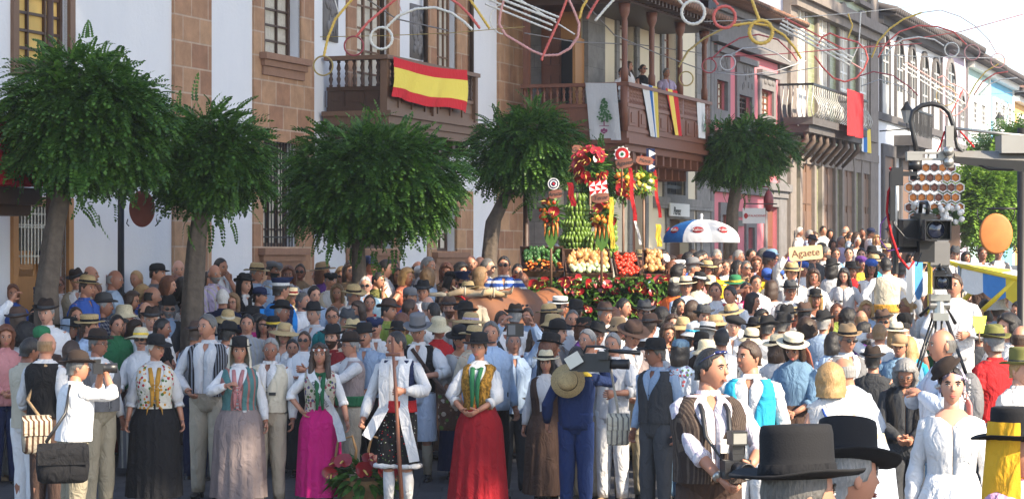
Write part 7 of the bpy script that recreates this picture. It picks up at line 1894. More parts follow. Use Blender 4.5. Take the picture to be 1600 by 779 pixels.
# ------------------------------------------------------------------ poles and disc signs
def disc_sign(x, y, rx, ry, s, mat, label, pole_x, pole_top, pole_lab, pr=.045, arm_y=None, top_free=True):
 c = P(x, y, s); g = walk_z(c.x, c.y); px = (pole_x - 800) / s
 e = empty('sign_pole', (px, c.y, g)); tag(e, pole_lab, 'pole'); m = MB(); zt = P(0, pole_top, s).z - g
 m.tube([(0, 0, -.1), (0, 0, .5), (0, 0, .55), (0, 0, zt)], [pr * 1.6, pr * 1.5, pr, pr * .9], 12); m.build('shaft', M_IRON, e)
 za = c.z + ry + .05 - g; m = MB(); dx = c.x - px; m.tube([(0, 0, za), (dx * 1.35, 0, za)], .012, 6)
 m.build('arm', M_IRON, e)
 d = empty('disc_sign', (c.x, c.y, c.z)); tag(d, label, 'sign'); m = MB(); m.grid([[(q * rx * math.cos(t), yy, q * ry * math.sin(t)) for t in [2 * math.pi * j / 36 for j in range(36)]] for q, yy in ((.02, -.03), (.9, -.03), (.98, -.024), (1, 0), (.98, .02), (.02, .02))], True, True, True); m.build('panel', mat, d)
 for sg in (-1, 1): m = MB(); m.tube([(sg * rx * .9, 0, ry * .55), (sg * (rx + .02), 0, ry * .9), (sg * (rx + .02), 0, ry + .05)], .007, 5); m.tube([(sg * (rx + .015), 0, -ry * .55), (sg * (rx + .03), 0, -ry * .8), (sg * (rx + .0), 0, -ry * .95)], .007, 5); m.build('bracket', M_IRON, d)
M_OXIDE = plain('rust_red_panel', (.22, .05, .03), .5, var=.15); M_COPPER = plain('copper_orange_panel', (.50, .17, .04), .6, var=.3, scale=9)
disc_sign(222, 326, .163, .23, 125, M_OXIDE, 'oval rust-red sign hanging between the first two trees', 189, 298, 'thin dark pole carrying the oval rust-red sign')
disc_sign(1556, 365, .18, .22, 145, M_COPPER, 'round copper-orange sign hanging from the lamp post at the right', 1596, 200, 'grey metal lamp post carrying the orange disc sign', .05)
for x, s, y1, lab in ((78, 123, -40, 'brown pole rising above the large leftmost tree'), (822, 96, 280, 'thin dark pole left of the flower float')):
 b = P(x, 400, s); g = walk_z(b.x, b.y); e = empty('light_pole', (b.x, b.y, g)); tag(e, lab, 'pole'); m = MB(); m.tube([(0, 0, -.1), (0, 0, P(0, y1, s).z - g)], [.06, .045], 10); m.build('shaft', M_WOODD, e)
# wall lanterns on the white house
for x, y, lab in ((1417, 178, 'black wall lantern with curved bracket on the white house'), (1562, 190, 'small black lantern in front of the blue house')):
 w = WB + .9; t, z = t_at(x, w), z_at(x, y, w); e = empty('wall_lantern', (P0.x + t * DX + w * FN.x, P0.y + t * DY + w * FN.y, z), FROT); tag(e, lab, 'lantern'); m = MB()
 m.lathe([(.10, -.3), (.2, .1), (.19, .11)], 6, (0, 0, 0)); m.build('glass', plain('lantern_glass', (.35, .35, .33), .2), e, False); m = MB(); m.lathe([(.23, .111), (.10, .28), (.05, .4), (.01, .42)], 6); m.tube([(0, 0, -.3), (0, .0, -.5), (0, .9, -.55)], .025, 6); m.build('cap', M_IRON, e, False)
# ------------------------------------------------------------------ parasol, town placard, barrier, hanging sign
def parasol():
 s = 84; c = P(1096, 340, s); g = walk_z(c.x, c.y); e = empty('parasol', (c.x, c.y, g)); tag(e, 'white parasol with one blue side and a red oval badge', 'parasol'); zt = c.z - g; n = 8; rr = .71
 def pt(a, v, drop=0): r = rr * math.sin(v * math.pi / 2 * .95); return (r * math.cos(a), r * math.sin(a), zt - .03 - .36 * (1 - math.cos(v * math.pi / 2)) - drop)
 for k in range(n):
  a0, a1 = 2 * math.pi * k / n + .2, 2 * math.pi * (k + 1) / n + .2; m = MB(); rows = [[Vector(pt(a0 + (a1 - a0) * j / 6, v, .03 * v * math.sin(math.pi * j / 6) * 0)) * (1) for j in range(7)] for v in [.02 + .98 * i / 8 for i in range(9)]]
  rows.append([q + Vector((0, 0, -.07)) for q in rows[-1]]); m.grid(rows, False); blue = math.cos((a0 + a1) / 2) < -.75
  p_ = m.build('canopy_panel', CB if blue else CW, e)
  am = (a0 + a1) / 2
  if 4.2 < am % (2 * math.pi) < 5.4 or blue and math.sin(am) < .3:
   q = Vector(pt(am, .72)); nrm = Vector((q.x, q.y, .35)).normalized(); M = Matrix.Translation(q + nrm * .012) @ nrm.to_track_quat('Z', 'Y').to_matrix().to_4x4(); b = MB(); b.lathe([(.11, -.002), (.11, .003), (.01, .004)], 20, (0, 0, 0), 0, lambda p, r, t: M @ Vector((p.x, p.y * .6, p.z))); bd = b.build('badge', cmat('red'), p_)
   tt = text('Kalise', .085, M_WHITE, bd); tt.matrix_local = M @ Matrix.Translation((0, 0, .006))
 m = MB(); m.tube([(0, 0, -.05), (0, 0, zt + .05)], .02, 8); m.ell((0, 0, zt + .03), (.03, .03, .05), 8, 6); m.build('pole', M_WHITE, e)
parasol()
s = 112; c = P(1259, 395, s); e = empty('placard', c); tag(e, 'tan wooden placard reading Agaete held up on a stick', 'placard'); M = Matrix.Rotation(R(-5), 4, 'Y')
m = MB(); w_, h_ = .235, .098; m.grid([[(sx * (w_ - .03) + .03 * math.cos(a), yy, sz * (h_ - .03) + .03 * math.sin(a)) for sx, sz, a0 in ((1, 1, 0), (-1, 1, 90), (-1, -1, 180), (1, -1, 270)) for a in (R(a0), R(a0 + 45), R(a0 + 90))] for yy in (-.012, .012)], True, True, True)
pb = m.build('board', plain('tan_board', (.62, .46, .25), .6, var=.08), e, False, M); text('Agaete', .14, plain('brown_ink', (.16, .07, .04), .6), pb, (0, -.014, 0), (R(90), R(-5), 0), name='placard_lettering')
m = MB(); m.tube([(-.06, 0, -.1), (-.12, .02, -.6)], .01, 6); m.build('stick', M_WOODB, e)
for x, y, s in ((1140, 437, 108), (1175, 440, 108)):
 c = P(x, y, s); g = walk_z(c.x, c.y); e = empty('barrier', (c.x, c.y, g), R(8)); tag(e, 'yellow plastic crowd barrier behind the ' + ('man in the red waistcoat' if x == 1140 else 'man shading his face'), 'barrier', 'yellow barriers'); zt = c.z - g; W = .17
 m = MB(); m.box(-W, W, -.03, .03, zt - .07, zt); m.box(-W, W, -.03, .03, zt - .5, zt - .42); m.box(-W, W, -.012, .012, zt - .41, zt - .08); m.build('panel', plain('yellow_plastic', (.72, .48, .02), .4), e, False)
 for sg in (-1, 1): m = MB(); m.box(sg * W - .02, sg * W + .02, -.028, .028, 0, zt - .0005) ; m.box(sg * W - .02, sg * W + .02, -.25, .25, 0, .04); m.build('leg', MATS['yellow_plastic'], e, False)
w = WB + .7; t, z = t_at(1178, w), z_at(1178, 337, w); e = empty('hanging_sign', (P0.x + t * DX + w * FN.x, P0.y + t * DY + w * FN.y, z), 0); tag(e, 'white hanging sign with red lettering outside the pink house', 'sign'); m = MB(); sc_ = 60
m.box(-.28, .28, -.02, .02, -.19, .19); pn = m.build('panel', M_WHITE, e, False); text('INSTALACIONES', .072, M_REDINK, pn, (.03, -.024, .0), (R(90), 0, 0)); m = MB(); m.tube([(-.25, 0, .19), (-.25, 0, .3), (.6, .3, .3)], .015, 6); m.build('arm', M_IRON, e)
m = MB(); m.ell((-.2, -.022, 0), (.05, .006, .07), 8, 6); m.build('emblem', M_REDINK, e)
m = MB(); t, z = t_at(1201, WB + .5), z_at(1201, 314, WB + .5); m.ell((0, 0, 0), (.2, .12, .28), 16, 12); m.tube([(0, 0, .26), (0, 0, .36), (0, .5, .4)], .015, 5); o = m.build('round_sign', plain('dark_red_paint', (.20, .02, .02), .5), None, True, loc=(P0.x + t * DX + (WB + .5) * FN.x, P0.y + t * DY + (WB + .5) * FN.y, z), rotz=FROT); tag(o, 'dark red rounded sign beside the door of the pink house', 'sign')
# ------------------------------------------------------------------ awning stall
def stall():
 s = 128; c = P(1510, 470, s); g = ground_z(c.x, c.y); e = empty('awning_stall', (c.x, c.y, g)); tag(e, 'stall with yellow frame and scalloped awning in blue, white and yellow', 'stall')
 L = lambda x, y, dy=0: P(x, y, s) - Vector((c.x, c.y, g)) + Vector((0, dy, 0))
 MY = plain('yellow_paint', (.78, .58, .03), .45); MWc = cloth((.75, .75, .74), wr=.3); MBc = cloth((.08, .28, .68), wr=.3); MYc = cloth((.78, .60, .06), wr=.3)
 A, B_, C_, D_ = L(1500, 415, 0), L(1590, 438, -.6), L(1640, 428, .7), L(1490, 400, 1.6)
 m = MB(); m.grid([[A.lerp(B_, u).lerp(D_.lerp(C_, u), v) + Vector((0, 0, .0 - .05 * math.sin(math.pi * u) * math.sin(math.pi * v))) for u in [j / 8 for j in range(9)]] for v in [i / 6 for i in range(7)]], False); m.build('awning', MWc, e)
 def val(p, q, k0, n, drop):
  for k in range(n):
   m = MB(); a, b = p.lerp(q, k / n), p.lerp(q, (k + 1) / n)
   m.grid([[a.lerp(b, u) + Vector((0, -.01 - .02 * v, -v * drop * (1 + .22 * math.sin(math.pi * u)))) for u in [j / 8 for j in range(9)]] for v in (0, .5, 1)], False)
   m.build('valance', (MWc, MBc, MYc)[(k + k0) % 3], e)
 val(A, B_, 0, 3, .26); val(L(1422, 412, .3), L(1462, 402, .9), 0, 2, .42); val(B_, C_, 2, 3, .26)
 m = MB(); m.grid([[L(1422, 412, .3), L(1462, 402, .9)], [L(1490, 400, 1.6), L(1500, 415, 1.9)]], False); m.build('awning', MWc, e)
 for p, q in ((A, B_), (A, D_), (B_, C_), (L(1580, 430, -.5), L(1518, 495, -.2)), (L(1560, 432, .5), L(1512, 470, .3)), (L(1500, 415), L(1600, 425, .8))):
  m = MB(); m.tube([p, q], .03, 8); m.build('frame_bar', MY, e)
 for p in (A, B_, C_, D_): m = MB(); m.tube([p, Vector((p.x, p.y, 0))], .03, 8); m.build('post', MY if p is not A else M_METAL, e)
 m = MB(); m.box(A.x + .05, A.x + .55, -.1, .2, 0, 1.0); m.build('counter', MY, e, False)
stall()
# ------------------------------------------------------------------ honeycomb float far down the street
def honeycomb():
 s = 66; c = P(1457, 330, s); g = ground_z(c.x, c.y); e = empty('honeycomb_float', (c.x, c.y, g)); tag(e, 'far float with a white and orange honeycomb backdrop and white daisies', 'float'); L = lambda x, y, dy=0: P(x, y, s) - e.location + Vector((0, dy, 0))
 MW = M_WHITE; MO = plain('amber_cell', (.62, .20, .03), .4, var=.45, scale=5); MD = plain('dark_cell', (.22, .07, .04), .4, var=.3); rn = random.Random(8)
 for r in range(6):
  for q in range(7):
   x = 1420 + q * 13.2 + (6.6 if r % 2 else 0); y = 262 + r * 15.5
   if (x - 1458) ** 2 / 46 ** 2 + (y - 305) ** 2 / 62 ** 2 > 1: continue
   p = L(x, y); R_ = 8.4 / s; hexp = [Vector((R_ * math.sin(R(60 * k)), 0, R_ * math.cos(R(60 * k)))) for k in range(6)]
   m = MB(); m.grid([[p + h + Vector((0, -.06, 0)) for h in hexp], [p + h * .78 + Vector((0, -.06, 0)) for h in hexp], [p + h * .74 + Vector((0, .0, 0)) for h in hexp]], True); m.grid([[p + h + Vector((0, .02, 0)) for h in hexp], [p + h + Vector((0, -.06, 0)) for h in hexp]], True); cell = m.build('honeycomb_cell', MW, e, False)
   m = MB(); m.grid([[p + h * .77 + Vector((0, -.01, 0)) for h in hexp], [p + h * .3 + Vector((0, -.03, 0)) for h in hexp]], True, False, True); m.build('cell_fill', MO if rn.random() > .25 else MD, cell, False)
 m = MB(); p, q = L(1432, 352, .3), L(1500, 395, .3); m.box(p.x, q.x, 0, 3.5, .4, p.z); m.build('deck', M_WOODB, e, False)
 for x in (1436, 1496):
  m = MB(); m.tube([L(x, 350, .1), Vector((L(x, 350).x, .1, 0))], .06, 8); m.build('post', M_WOODB, e)
 for k in range(46):
  m = MB(); p = L(rn.choice((rn.uniform(1425, 1450), rn.uniform(1468, 1502))), rn.uniform(318, 348), rn.uniform(-.3, -.1)); m.ell(p, (.07, .04, .07), 7, 4); d = m.build('daisy', M_WHITE, e)
 m = MB(); [m.ell(L(rn.uniform(1425, 1502), rn.uniform(325, 356), rn.uniform(-.1, .3)), (.12, .1, .09), 6, 4) for k in range(60)]; o = m.build('greenery', M_LEAF, e)
honeycomb()
# ------------------------------------------------------------------ produce float drawn by oxen
M_ANTH = plain('anthurium_red', (.26, .008, .014), .32, var=.35, scale=3, coat=.15); M_SPAD = plain('spadix_yellow', (.62, .42, .10), .6)
def anth_mesh():
 m = MB(); n = 12; rows = []
 for q in (0.05, .55, 1):
  r = []
  for j in range(n):
   t = 2 * math.pi * j / n; rr = (1 - .22 * math.cos(t) + .2 * abs(math.sin(t))) * (.72 if abs(j) < 1 else 1)
   r.append((.055 * q * rr * math.sin(t), .055 * q * rr * -math.cos(t), .012 * q * q + .004 * math.sin(3 * t) * q))
  rows.append(r)
 m.grid(rows, True, True, False); me = m.build('spathe', M_ANTH); d = me.data; bpy.data.objects.remove(me)
 m = MB(); m.tube([(0, .01, .0), (0, .0, .02), (0, -.03, .05)], [.006, .008, .005], 6); o = m.build('spadix', M_SPAD); d2 = o.data; bpy.data.objects.remove(o); return d, d2
AN1, AN2 = anth_mesh()
def anthurium(parent, loc, nrm, k=1.0, name='flower'):
 o = bpy.data.objects.new(name, AN1); COL.objects.link(o); o.parent = parent; o.location = loc; q = Vector(nrm).to_track_quat('Z', 'Y').to_euler(); o.rotation_euler = (q.x, q.y, q.z + random.uniform(-.6, .6)); o.scale = (k, k, k)
 p = bpy.data.objects.new('spadix', AN2); COL.objects.link(p); p.parent = o; return o
def blade_leaves(name, parent, centers, dirs, L, W, mat, droop=.4):
 V = []; T = []
 for k in range(4):
  a, b = k / 4, (k + 1) / 4; f = lambda u: W * math.sin(math.pi * min(.98, u * .9 + .08)); T += [(L * a, -f(a), -droop * L * a * a), (L * b, -f(b), -droop * L * b * b), (L * b, f(b), -droop * L * b * b), (L * a, f(a), -droop * L * a * a)]
 return leaf_cloud(name, np.array(centers), np.array(dirs), mat, parent, np.array(T), np.random.default_rng(len(centers)), (.7, 1.3))
S0 = 104
fc = P(925, 480, S0); FG = walk_z(fc.x, fc.y); fl = empty('produce_cart', (fc.x, fc.y, FG)); tag(fl, 'wooden festival cart carrying crates of vegetables and bananas, skirted with red flowers', 'cart')
FL = lambda x, y, dy=0, s=S0: P(x, y, s) - fl.location + Vector((0, dy, 0))
m = MB(); a, b = FL(800, 440), FL(1052, 452); m.box(a.x, b.x, -.5, 1.7, b.z - .12, b.z); m.build('deck', M_WOODD, fl, False)
for x in (850, 1010):
 for yy in (-.3, 1.5):
  m = MB(); c = FL(x, 0); c.z = .34; m.tube([Vector((c.x, yy - .06, c.z)), Vector((c.x, yy + .06, c.z))], .34, 20); m.tube([Vector((c.x, yy - .09, c.z)), Vector((c.x, yy + .09, c.z))], .08, 12); m.build('wheel', M_WOODB, fl)
m = MB(); m.box(a.x + .3, b.x - .3, -.3, 1.5, .3, b.z - .1201); m.build('chassis', M_WOODD, fl, False)
m = MB(); m.tube([Vector((a.x + .2, .3, .75)), FL(790, 497, .1)], .05, 8); m.build('drawbar', M_WOODB, fl)
rn = random.Random(5)
# foliage skirt and the red flowers pinned on it
sk = empty('flower_skirt', fl.location.copy()); tag(sk, 'dark green foliage bank with many red glossy blooms along the cart edge', 'flower arrangement')
cs, ds = [], []
def skirt_pt():
 x = rn.uniform(795, 1058); y = rn.uniform(436, 482) if x < 900 or x > 1040 else rn.uniform(432, 492); return x, y
for k in range(1500):
 x, y = skirt_pt(); p = FL(x, y); p.y = -.52 - rn.uniform(0, .28); cs.append(tuple(p)); ds.append((rn.uniform(-1, 1), -.9, rn.uniform(-.4, .8)))
blade_leaves('foliage', sk, cs, ds, .16, .028, M_LEAF, .5)
for k in range(92):
 x, y = skirt_pt(); y = min(y, 486); p = FL(x, y); p.y = -.74 - rn.uniform(0, .14); anthurium(sk, p, (rn.uniform(-.6, .6), -1, rn.uniform(-.2, .7)), rn.uniform(.8, 1.35))
# crates
def crate(x0, x1, y0, y1, label, dy, slope=.34, depth=.6, s=S0):
 c = P((x0 + x1) / 2, y1, s); e = empty('crate', (c.x, c.y + dy, c.z)); e.rotation_euler = (R(30), 0, R(GR2.uniform(-4, 4))); tag(e, label, 'crate'); W = (x1 - x0) / s; d = depth
 for nm_, bx in (('front_board', (-W / 2, W / 2, -.02, 0, 0, .10)), ('back_board', (-W / 2, W / 2, d, d + .02, 0, .16)), ('side_board', (-W / 2, -W / 2 + .02, .0001, d - .0001, 0, .14)), ('side_board', (W / 2 - .02, W / 2, .0001, d - .0001, 0, .14)), ('floor_board', (-W / 2 + .021, W / 2 - .021, .0002, d - .0002, .0, .02))):
  m = MB(); m.box(*bx); m.build(nm_, M_WOODD if 'Blk' not in label else M_BLKP, e, False)
 return e, W, d
GR2 = random.Random(9)
def veg_mesh(kind):
 m = MB()
 if kind == 'onion': m.lathe([(.003, -.036), (.02, -.034), (.036, -.018), (.040, .002), (.033, .022), (.014, .036), (.006, .05), (.003, .058)], 12)
 if kind == 'squash': m.lathe([(.003, -.034), (.026, -.03), (.036, -.005), (.03, .018), (.012, .03), (.006, .036)], 10)
 if kind == 'tomato': m.lathe([(.003, -.026), (.022, -.024), (.033, -.006), (.032, .01), (.018, .024), (.004, .02)], 10)
 if kind == 'carrot': m.tube([(0, 0, 0), (0, 0, .03), (0, .002, .1), (0, .004, .19)], [.006, .018, .014, .002], 8)
 if kind == 'pepper': m.lathe([(.004, -.05), (.018, -.045), (.024, 0), (.026, .03), (.012, .04), (.004, .035)], 8)
 o = m.build(kind, {'onion': plain('onion_skin', (.50, .25, .09), .35, var=.3, scale=9), 'squash': plain('white_squash', (.50, .55, .32), .4, var=.12), 'tomato': plain('tomato_red', (.60, .05, .02), .25, var=.15), 'carrot': plain('carrot_orange', (.70, .22, .05), .5, var=.2), 'pepper': plain('pepper_green', (.05, .14, .03), .3, var=.4)}[kind]); d = o.data; bpy.data.objects.remove(o); return d
VM = {k: veg_mesh(k) for k in ('onion', 'squash', 'tomato', 'carrot', 'pepper')}
def fill(e, W, d, kind, n, label, group, v0=0, v1=1, k=1.0, name=None):
 k *= 1.12
 for i in range(n):
  o = bpy.data.objects.new(name or kind, VM[kind]); COL.objects.link(o); u = GR2.uniform(.1, .9); v = v0 + (v1 - v0) * (i + .5) / n
  M = e.matrix_basis @ Vector((-W / 2 + W * u, d * v, .09 + .05 * GR2.random() + .03 * math.sin(math.pi * u))); o.location = M
  o.rotation_euler = (GR2.uniform(-.6, .6), GR2.uniform(-.6, .6), GR2.uniform(0, 6)) if kind != 'carrot' else (R(90), GR2.uniform(1.1, 1.9), GR2.uniform(-.3, .3)); o.scale = (k,) * 3; tag(o, label, name or kind, group)
e, W, d = crate(812, 880, 400, 431, 'dark crate of green peppers and carrots at the left of the cart', -.5); fill(e, W, d, 'pepper', 60, 'glossy green pepper in the left dark crate', 'green peppers in the left crate', .3, 1, name='green_pepper'); fill(e, W, d, 'carrot', 26, 'orange carrot at the front of the left dark crate', 'carrots in the left crate', .02, .35, 1)
e, W, d = crate(882, 955, 400, 435, 'middle dark crate heaped with onions and pale squashes', -.52); fill(e, W, d, 'onion', 36, 'golden brown onion heaped in the middle crate', 'onions in the middle crate', .28, 1, 1.25); fill(e, W, d, 'squash', 34, 'pale white squash at the front of the middle crate', 'squashes in the middle crate', .02, .3, 1)
e, W, d = crate(960, 998, 406, 440, 'small grey-edged crate of red tomatoes', -.55); fill(e, W, d, 'tomato', 60, 'red tomato piled in the small crate', 'tomatoes in the small crate', .02, 1, 1.0)
e, W, d = crate(1001, 1034, 404, 436, 'small crate of pale onions right of the tomatoes', -.55); fill(e, W, d, 'onion', 30, 'pale onion piled in the crate right of the tomatoes', 'onions in the right crate', .02, 1, 1.05)
# bananas
M_BAN = plain('green_banana', (.12, .20, .025), .42, var=.35, scale=5)
def bananas(name, label, x0, x1, y0, y1, dy, tiers, taper=.5, seed=1):
 c = P((x0 + x1) / 2, y1, S0); e = empty(name, (c.x, c.y + dy, c.z)); tag(e, label, 'bananas'); Hh = (y1 - y0) / S0; Rm = (x1 - x0) / 2 / S0; r = random.Random(seed)
 m = MB(); m.tube([(0, 0, -.05), (0, 0, Hh + .05)], .035, 8); m.build('stalk', M_BARK, e)
 for t in range(tiers):
  v = t / (tiers - 1); rr = Rm * (1 - taper * v ** 1.6) - .07 + r.uniform(-.03, .03); z = Hh * v * .94; n = max(7, int(2 * math.pi * rr / .046)); m = MB()
  for k in range(n):
   a = 2 * math.pi * (k + .5 * (t % 2)) / n + r.uniform(-.06, .06); q = Vector((math.cos(a), math.sin(a), 0)); m.tube([q * (rr * .8) + Vector((0, 0, z - .03)), q * (rr + .035) + Vector((0, 0, z + .0)), q * (rr + .05) + Vector((0, 0, z + .05)), q * (rr + .02) + Vector((0, 0, z + .105))], [.009, .026, .027, .007], 6)
  m.build('banana_hand', M_BAN, e)
bananas('banana_bunch', 'tall tapering stack of green bananas at the centre of the cart', 873, 932, 306, 402, .35, 12, .5, 1)
bananas('banana_bunch', 'narrow green banana stack right of the tall one', 934, 966, 312, 400, .4, 11, .3, 2)
bananas('banana_bunch', 'low rounded green banana bunch in front of the two stacks', 912, 946, 370, 402, .05, 5, .5, 3)
# bouquets on poles with their painted discs and plaques
M_BROWNB = plain('brown_plaque', (.22, .08, .05), .7, var=.2)
M_ORF = plain('orange_fruit', (.60, .18, .02), .4, var=.2); M_YEF = plain('yellow_flower', (.72, .52, .05), .5, var=.2)
def bouquet(x, y, r, s, label, fruits, reds, mats, tail=False, leaves=240, lm=None, seed=1, asp=1.1):
 c = P(x, y, s); e = empty('bouquet', c); tag(e, label, 'bouquet'); g = random.Random(seed)
 cs = []; ds = []
 for k in range(leaves):
  u = Vector((g.gauss(0, 1), g.gauss(0, 1), g.gauss(0, 1))).normalized(); cs.append(tuple(Vector((u.x * r, u.y * r * .8, u.z * r * asp)) * g.uniform(.2, .8))); ds.append((u.x, u.y, u.z * .8 + .1))
 blade_leaves('foliage', e, cs, ds, .12, .018, lm or M_LEAF, .3)
 for k in range(fruits):
  u = Vector((g.uniform(-1, 1), -abs(g.gauss(.7, .3)), g.uniform(-1, 1))).normalized(); m = MB(); q = Vector((u.x * r * .85, u.y * r * .75, u.z * r * asp * .85)); rr = g.uniform(.028, .048); m.ell(q, (rr, rr, rr), 9, 6); m.build('fruit', g.choice(mats), e)
 for k in range(reds):
  u = Vector((g.uniform(-1, 1), -abs(g.gauss(.6, .3)), g.uniform(-1, 1))).normalized(); anthurium(e, Vector((u.x * r * .95, u.y * r * .9, u.z * r * asp * .95)), (u.x, u.y - .3, u.z), g.uniform(.9, 1.5))
 m = MB(); gz = (P(0, 445, s).z - c.z); m.tube([(0, .02, -r * .4), (.0, .05, gz)], .02, 7); m.build('pole', M_WOODB, e)
 if tail:
  for k in range(4): m = MB(); q = Vector(((k - 1.5) * .055, -.06, -r * .85)); m.tube([q, q + Vector((.01 * (k - 1.5), -.01, -.19))], [.022, .004], 7); m.build('carrot', MATS['carrot_orange'], e)
  m = MB(); m.grid([[((u - .5) * .2 * math.sin(math.pi * (v + .12) / 1.15), -.02 - .02 * v, -r * .9 - .36 * v) for u in (0, .5, 1)] for v in [q / 6 for q in range(7)]], False); m.build('hanging_leaf', M_LEAF, e)
 return e
bouquet(861, 332, .18, 108, 'orange fruit and carrot bouquet on the left pole of the cart', 16, 3, [M_ORF, M_ORF, MATS['tomato_red']], True, seed=1)
bouquet(922, 262, .30, 102, 'large bouquet of dark red glossy blooms at the top of the cart', 5, 30, [M_ORF, M_YEF], leaves=420, seed=2)
bouquet(974, 288, .18, 104, 'mixed red and orange fruit bouquet right of the large red one', 18, 5, [M_ORF, M_YEF, MATS['tomato_red']], seed=3, asp=1.4)
bouquet(1006, 286, .16, 100, 'round yellow and white flower bouquet on the right pole', 26, 0, [M_YEF, M_YEF, plain('cream_flower', (.68, .66, .45), .6)], False, lm=M_LEAFL, seed=4, asp=1.2)
bouquet(940, 334, .18, 112, 'orange bouquet with hanging carrots in front of the bananas', 20, 4, [M_ORF, M_ORF, M_YEF], True, seed=5)
def painted_disc(x, y, r, s, cols, label, star=False):
 e = empty('painted_disc', P(x, y, s)); tag(e, label, 'emblem'); m = MB(); n = 32
 if star: m.grid([[(r * (1.28 if j % 2 else 1.02) * math.cos(2 * math.pi * j / 22), yy, r * (1.28 if j % 2 else 1.02) * math.sin(2 * math.pi * j / 22)) for j in range(22)] for yy in (.0, .012)], True, True, True); m.build('star_rim', M_WHITE, e, False); m = MB()
 for k, c in enumerate(cols):
  m = MB(); rr = r * (1 - k / len(cols)); m.tube([(0, -.004 * k - .002, 0), (0, -.004 * (k + 1) - .001, 0)], rr, n); m.build('ring', c, e, False)
 m = MB(); m.tube([(0, .01, 0), (0, .03, -.5)], .012, 6); m.build('stick', M_WOODB, e)
def plaque(x, y, w, h, s, body, label, rot=0, dy=-.03):
 e = empty('name_plaque', P(x, y, s) + Vector((0, dy, 0))); e.rotation_euler = (0, R(rot), 0); tag(e, label, 'sign'); m = MB(); g = random.Random(int(x)); n = 20; pts = []
 for j in range(n):
  t = 2 * math.pi * j / n; q = (abs(math.cos(t)) ** 4 + abs(math.sin(t)) ** 4) ** -.25; pts.append((w / 2 * q * math.cos(t) * g.uniform(.93, 1.05), h / 2 * q * math.sin(t) * g.uniform(.9, 1.08)))
 m.grid([[(a, yy, b) for a, b in pts] for yy in (-.01, .01)], True, True, True); o = m.build('panel', M_BROWNB, e, False); text(body, h * .62, M_INK, o, (0, -.013, 0), (R(90), 0, 0), shear=.3)
painted_disc(865, 287, .085, 108, [cmat('white'), cmat('navy'), cmat('white'), cmat('navy'), cmat('red')], 'blue and white ringed disc above the left bouquet'); plaque(868, 303, .2, .12, 109, 'Arucas', 'brown name plaque below the blue and white ringed disc', -8)
painted_disc(972, 241, .10, 106, [cmat('red'), cmat('red'), cmat('white'), cmat('green')], 'red and white starred disc above the mixed bouquet', True); plaque(975, 255, .25, .14, 107, 'Agaete', 'brown name plaque below the red starred disc', -10)
plaque(1007, 251, .26, .13, 102, 'Moya', 'brown name plaque above the yellow bouquet', 8); plaque(902, 234, .16, .14, 102, 'Guia', 'small brown plaque at the upper left of the large red bouquet', 4)
plaque(938, 309, .24, .13, 114, 'Teror', 'brown name plaque below the red and white triangle board', -6)
def tri_board(x, y, w, h, s, label, cols, rows=3, rot=-8, bg=None):
 e = empty('triangle_board', P(x, y, s)); e.rotation_euler = (0, R(rot), 0); tag(e, label, 'emblem'); m = MB(); m.box(-w / 2, w / 2, 0, .012, -h / 2, h / 2); m.build('panel', bg or M_WHITE, e, False); n = 3; m = MB()
 for r_ in range(rows):
  for q in range(n):
   x0 = -w / 2 + w * q / n; z0 = h / 2 - h * (r_ + 1) / rows; m.add([(x0, -.002, z0 + h / rows), (x0 + w / n, -.002, z0 + h / rows), (x0 + (w / n if r_ % 2 else 0) * 1.0, -.002, z0)], [(0, 2, 1)])
 m.build('painted_triangles', cols, e, False)
tri_board(935, 293, .25, .19, 113, 'board of red and white triangles in front of the large bouquet', cmat('red'))
e = empty('triangle_board', P(1016, 248, 101)); tag(e, 'navy board with red and white triangles at the right end of the cart', 'emblem'); m = MB(); m.box(-.06, .07, 0, .012, -.2, .16); m.build('panel', cmat('navy'), e, False)
for (pts, c_) in ((((-.02, .14), (.09, .08), (-.02, .02)), 'white'), (((-.14, .05), (.08, -.02), (-.1, -.07)), 'red'), (((-.02, -.06), (.08, -.12), (-.02, -.17)), 'white')):
 m = MB(); m.add([(a, -.004, b) for a, b in pts], [(0, 2, 1)]); m.build('painted_triangle', cmat(c_), e, False)
def streamer(x0, y0, x1, y1, w, s, c, label):
 e = empty('ribbon_streamer', P(x0, y0, s)); tag(e, label, 'ribbon'); d = P(x1, y1, s) - P(x0, y0, s); m = MB(); rows = [[d * v + Vector((w / s * (u - .5) + .01 * math.sin(v * 9), -.02 * math.sin(v * 7 + u), 0)) for u in (0, .33, .66, 1)] for v in [k / 14 for k in range(15)]]; m.grid(rows, False); m.build('tape', cmat(c), e)
streamer(984, 262, 992, 345, 6, 108, 'red', 'long red ribbon hanging right of the mixed bouquet'); streamer(954, 308, 957, 388, 7, 114, 'yellow', 'yellow ribbon hanging beside the front orange bouquet'); streamer(890, 285, 896, 322, 9, 106, 'red', 'short red ribbon below the large red bouquet'); streamer(1022, 265, 1031, 340, 5, 99, 'red', 'thin red ribbon falling to the right of the yellow bouquet'); streamer(1028, 350, 1030, 385, 8, 100, 'yellow', 'yellow banner strip left of the blue umbrella side'); streamer(986, 300, 1000, 382, 4, 107, 'white', 'thin white ribbon beside the long red one')
i = person(866, 363, 101, 'm', None, 'black', 'crop', 'k', 'white', 'none', None, 'trousers', 'dgrey', yaw=0, skin=3, pose=('down', 'down'), base=FG + 1.0, n=16); i['label'] = 'dark skinned man in white vest standing on the cart behind the crates'
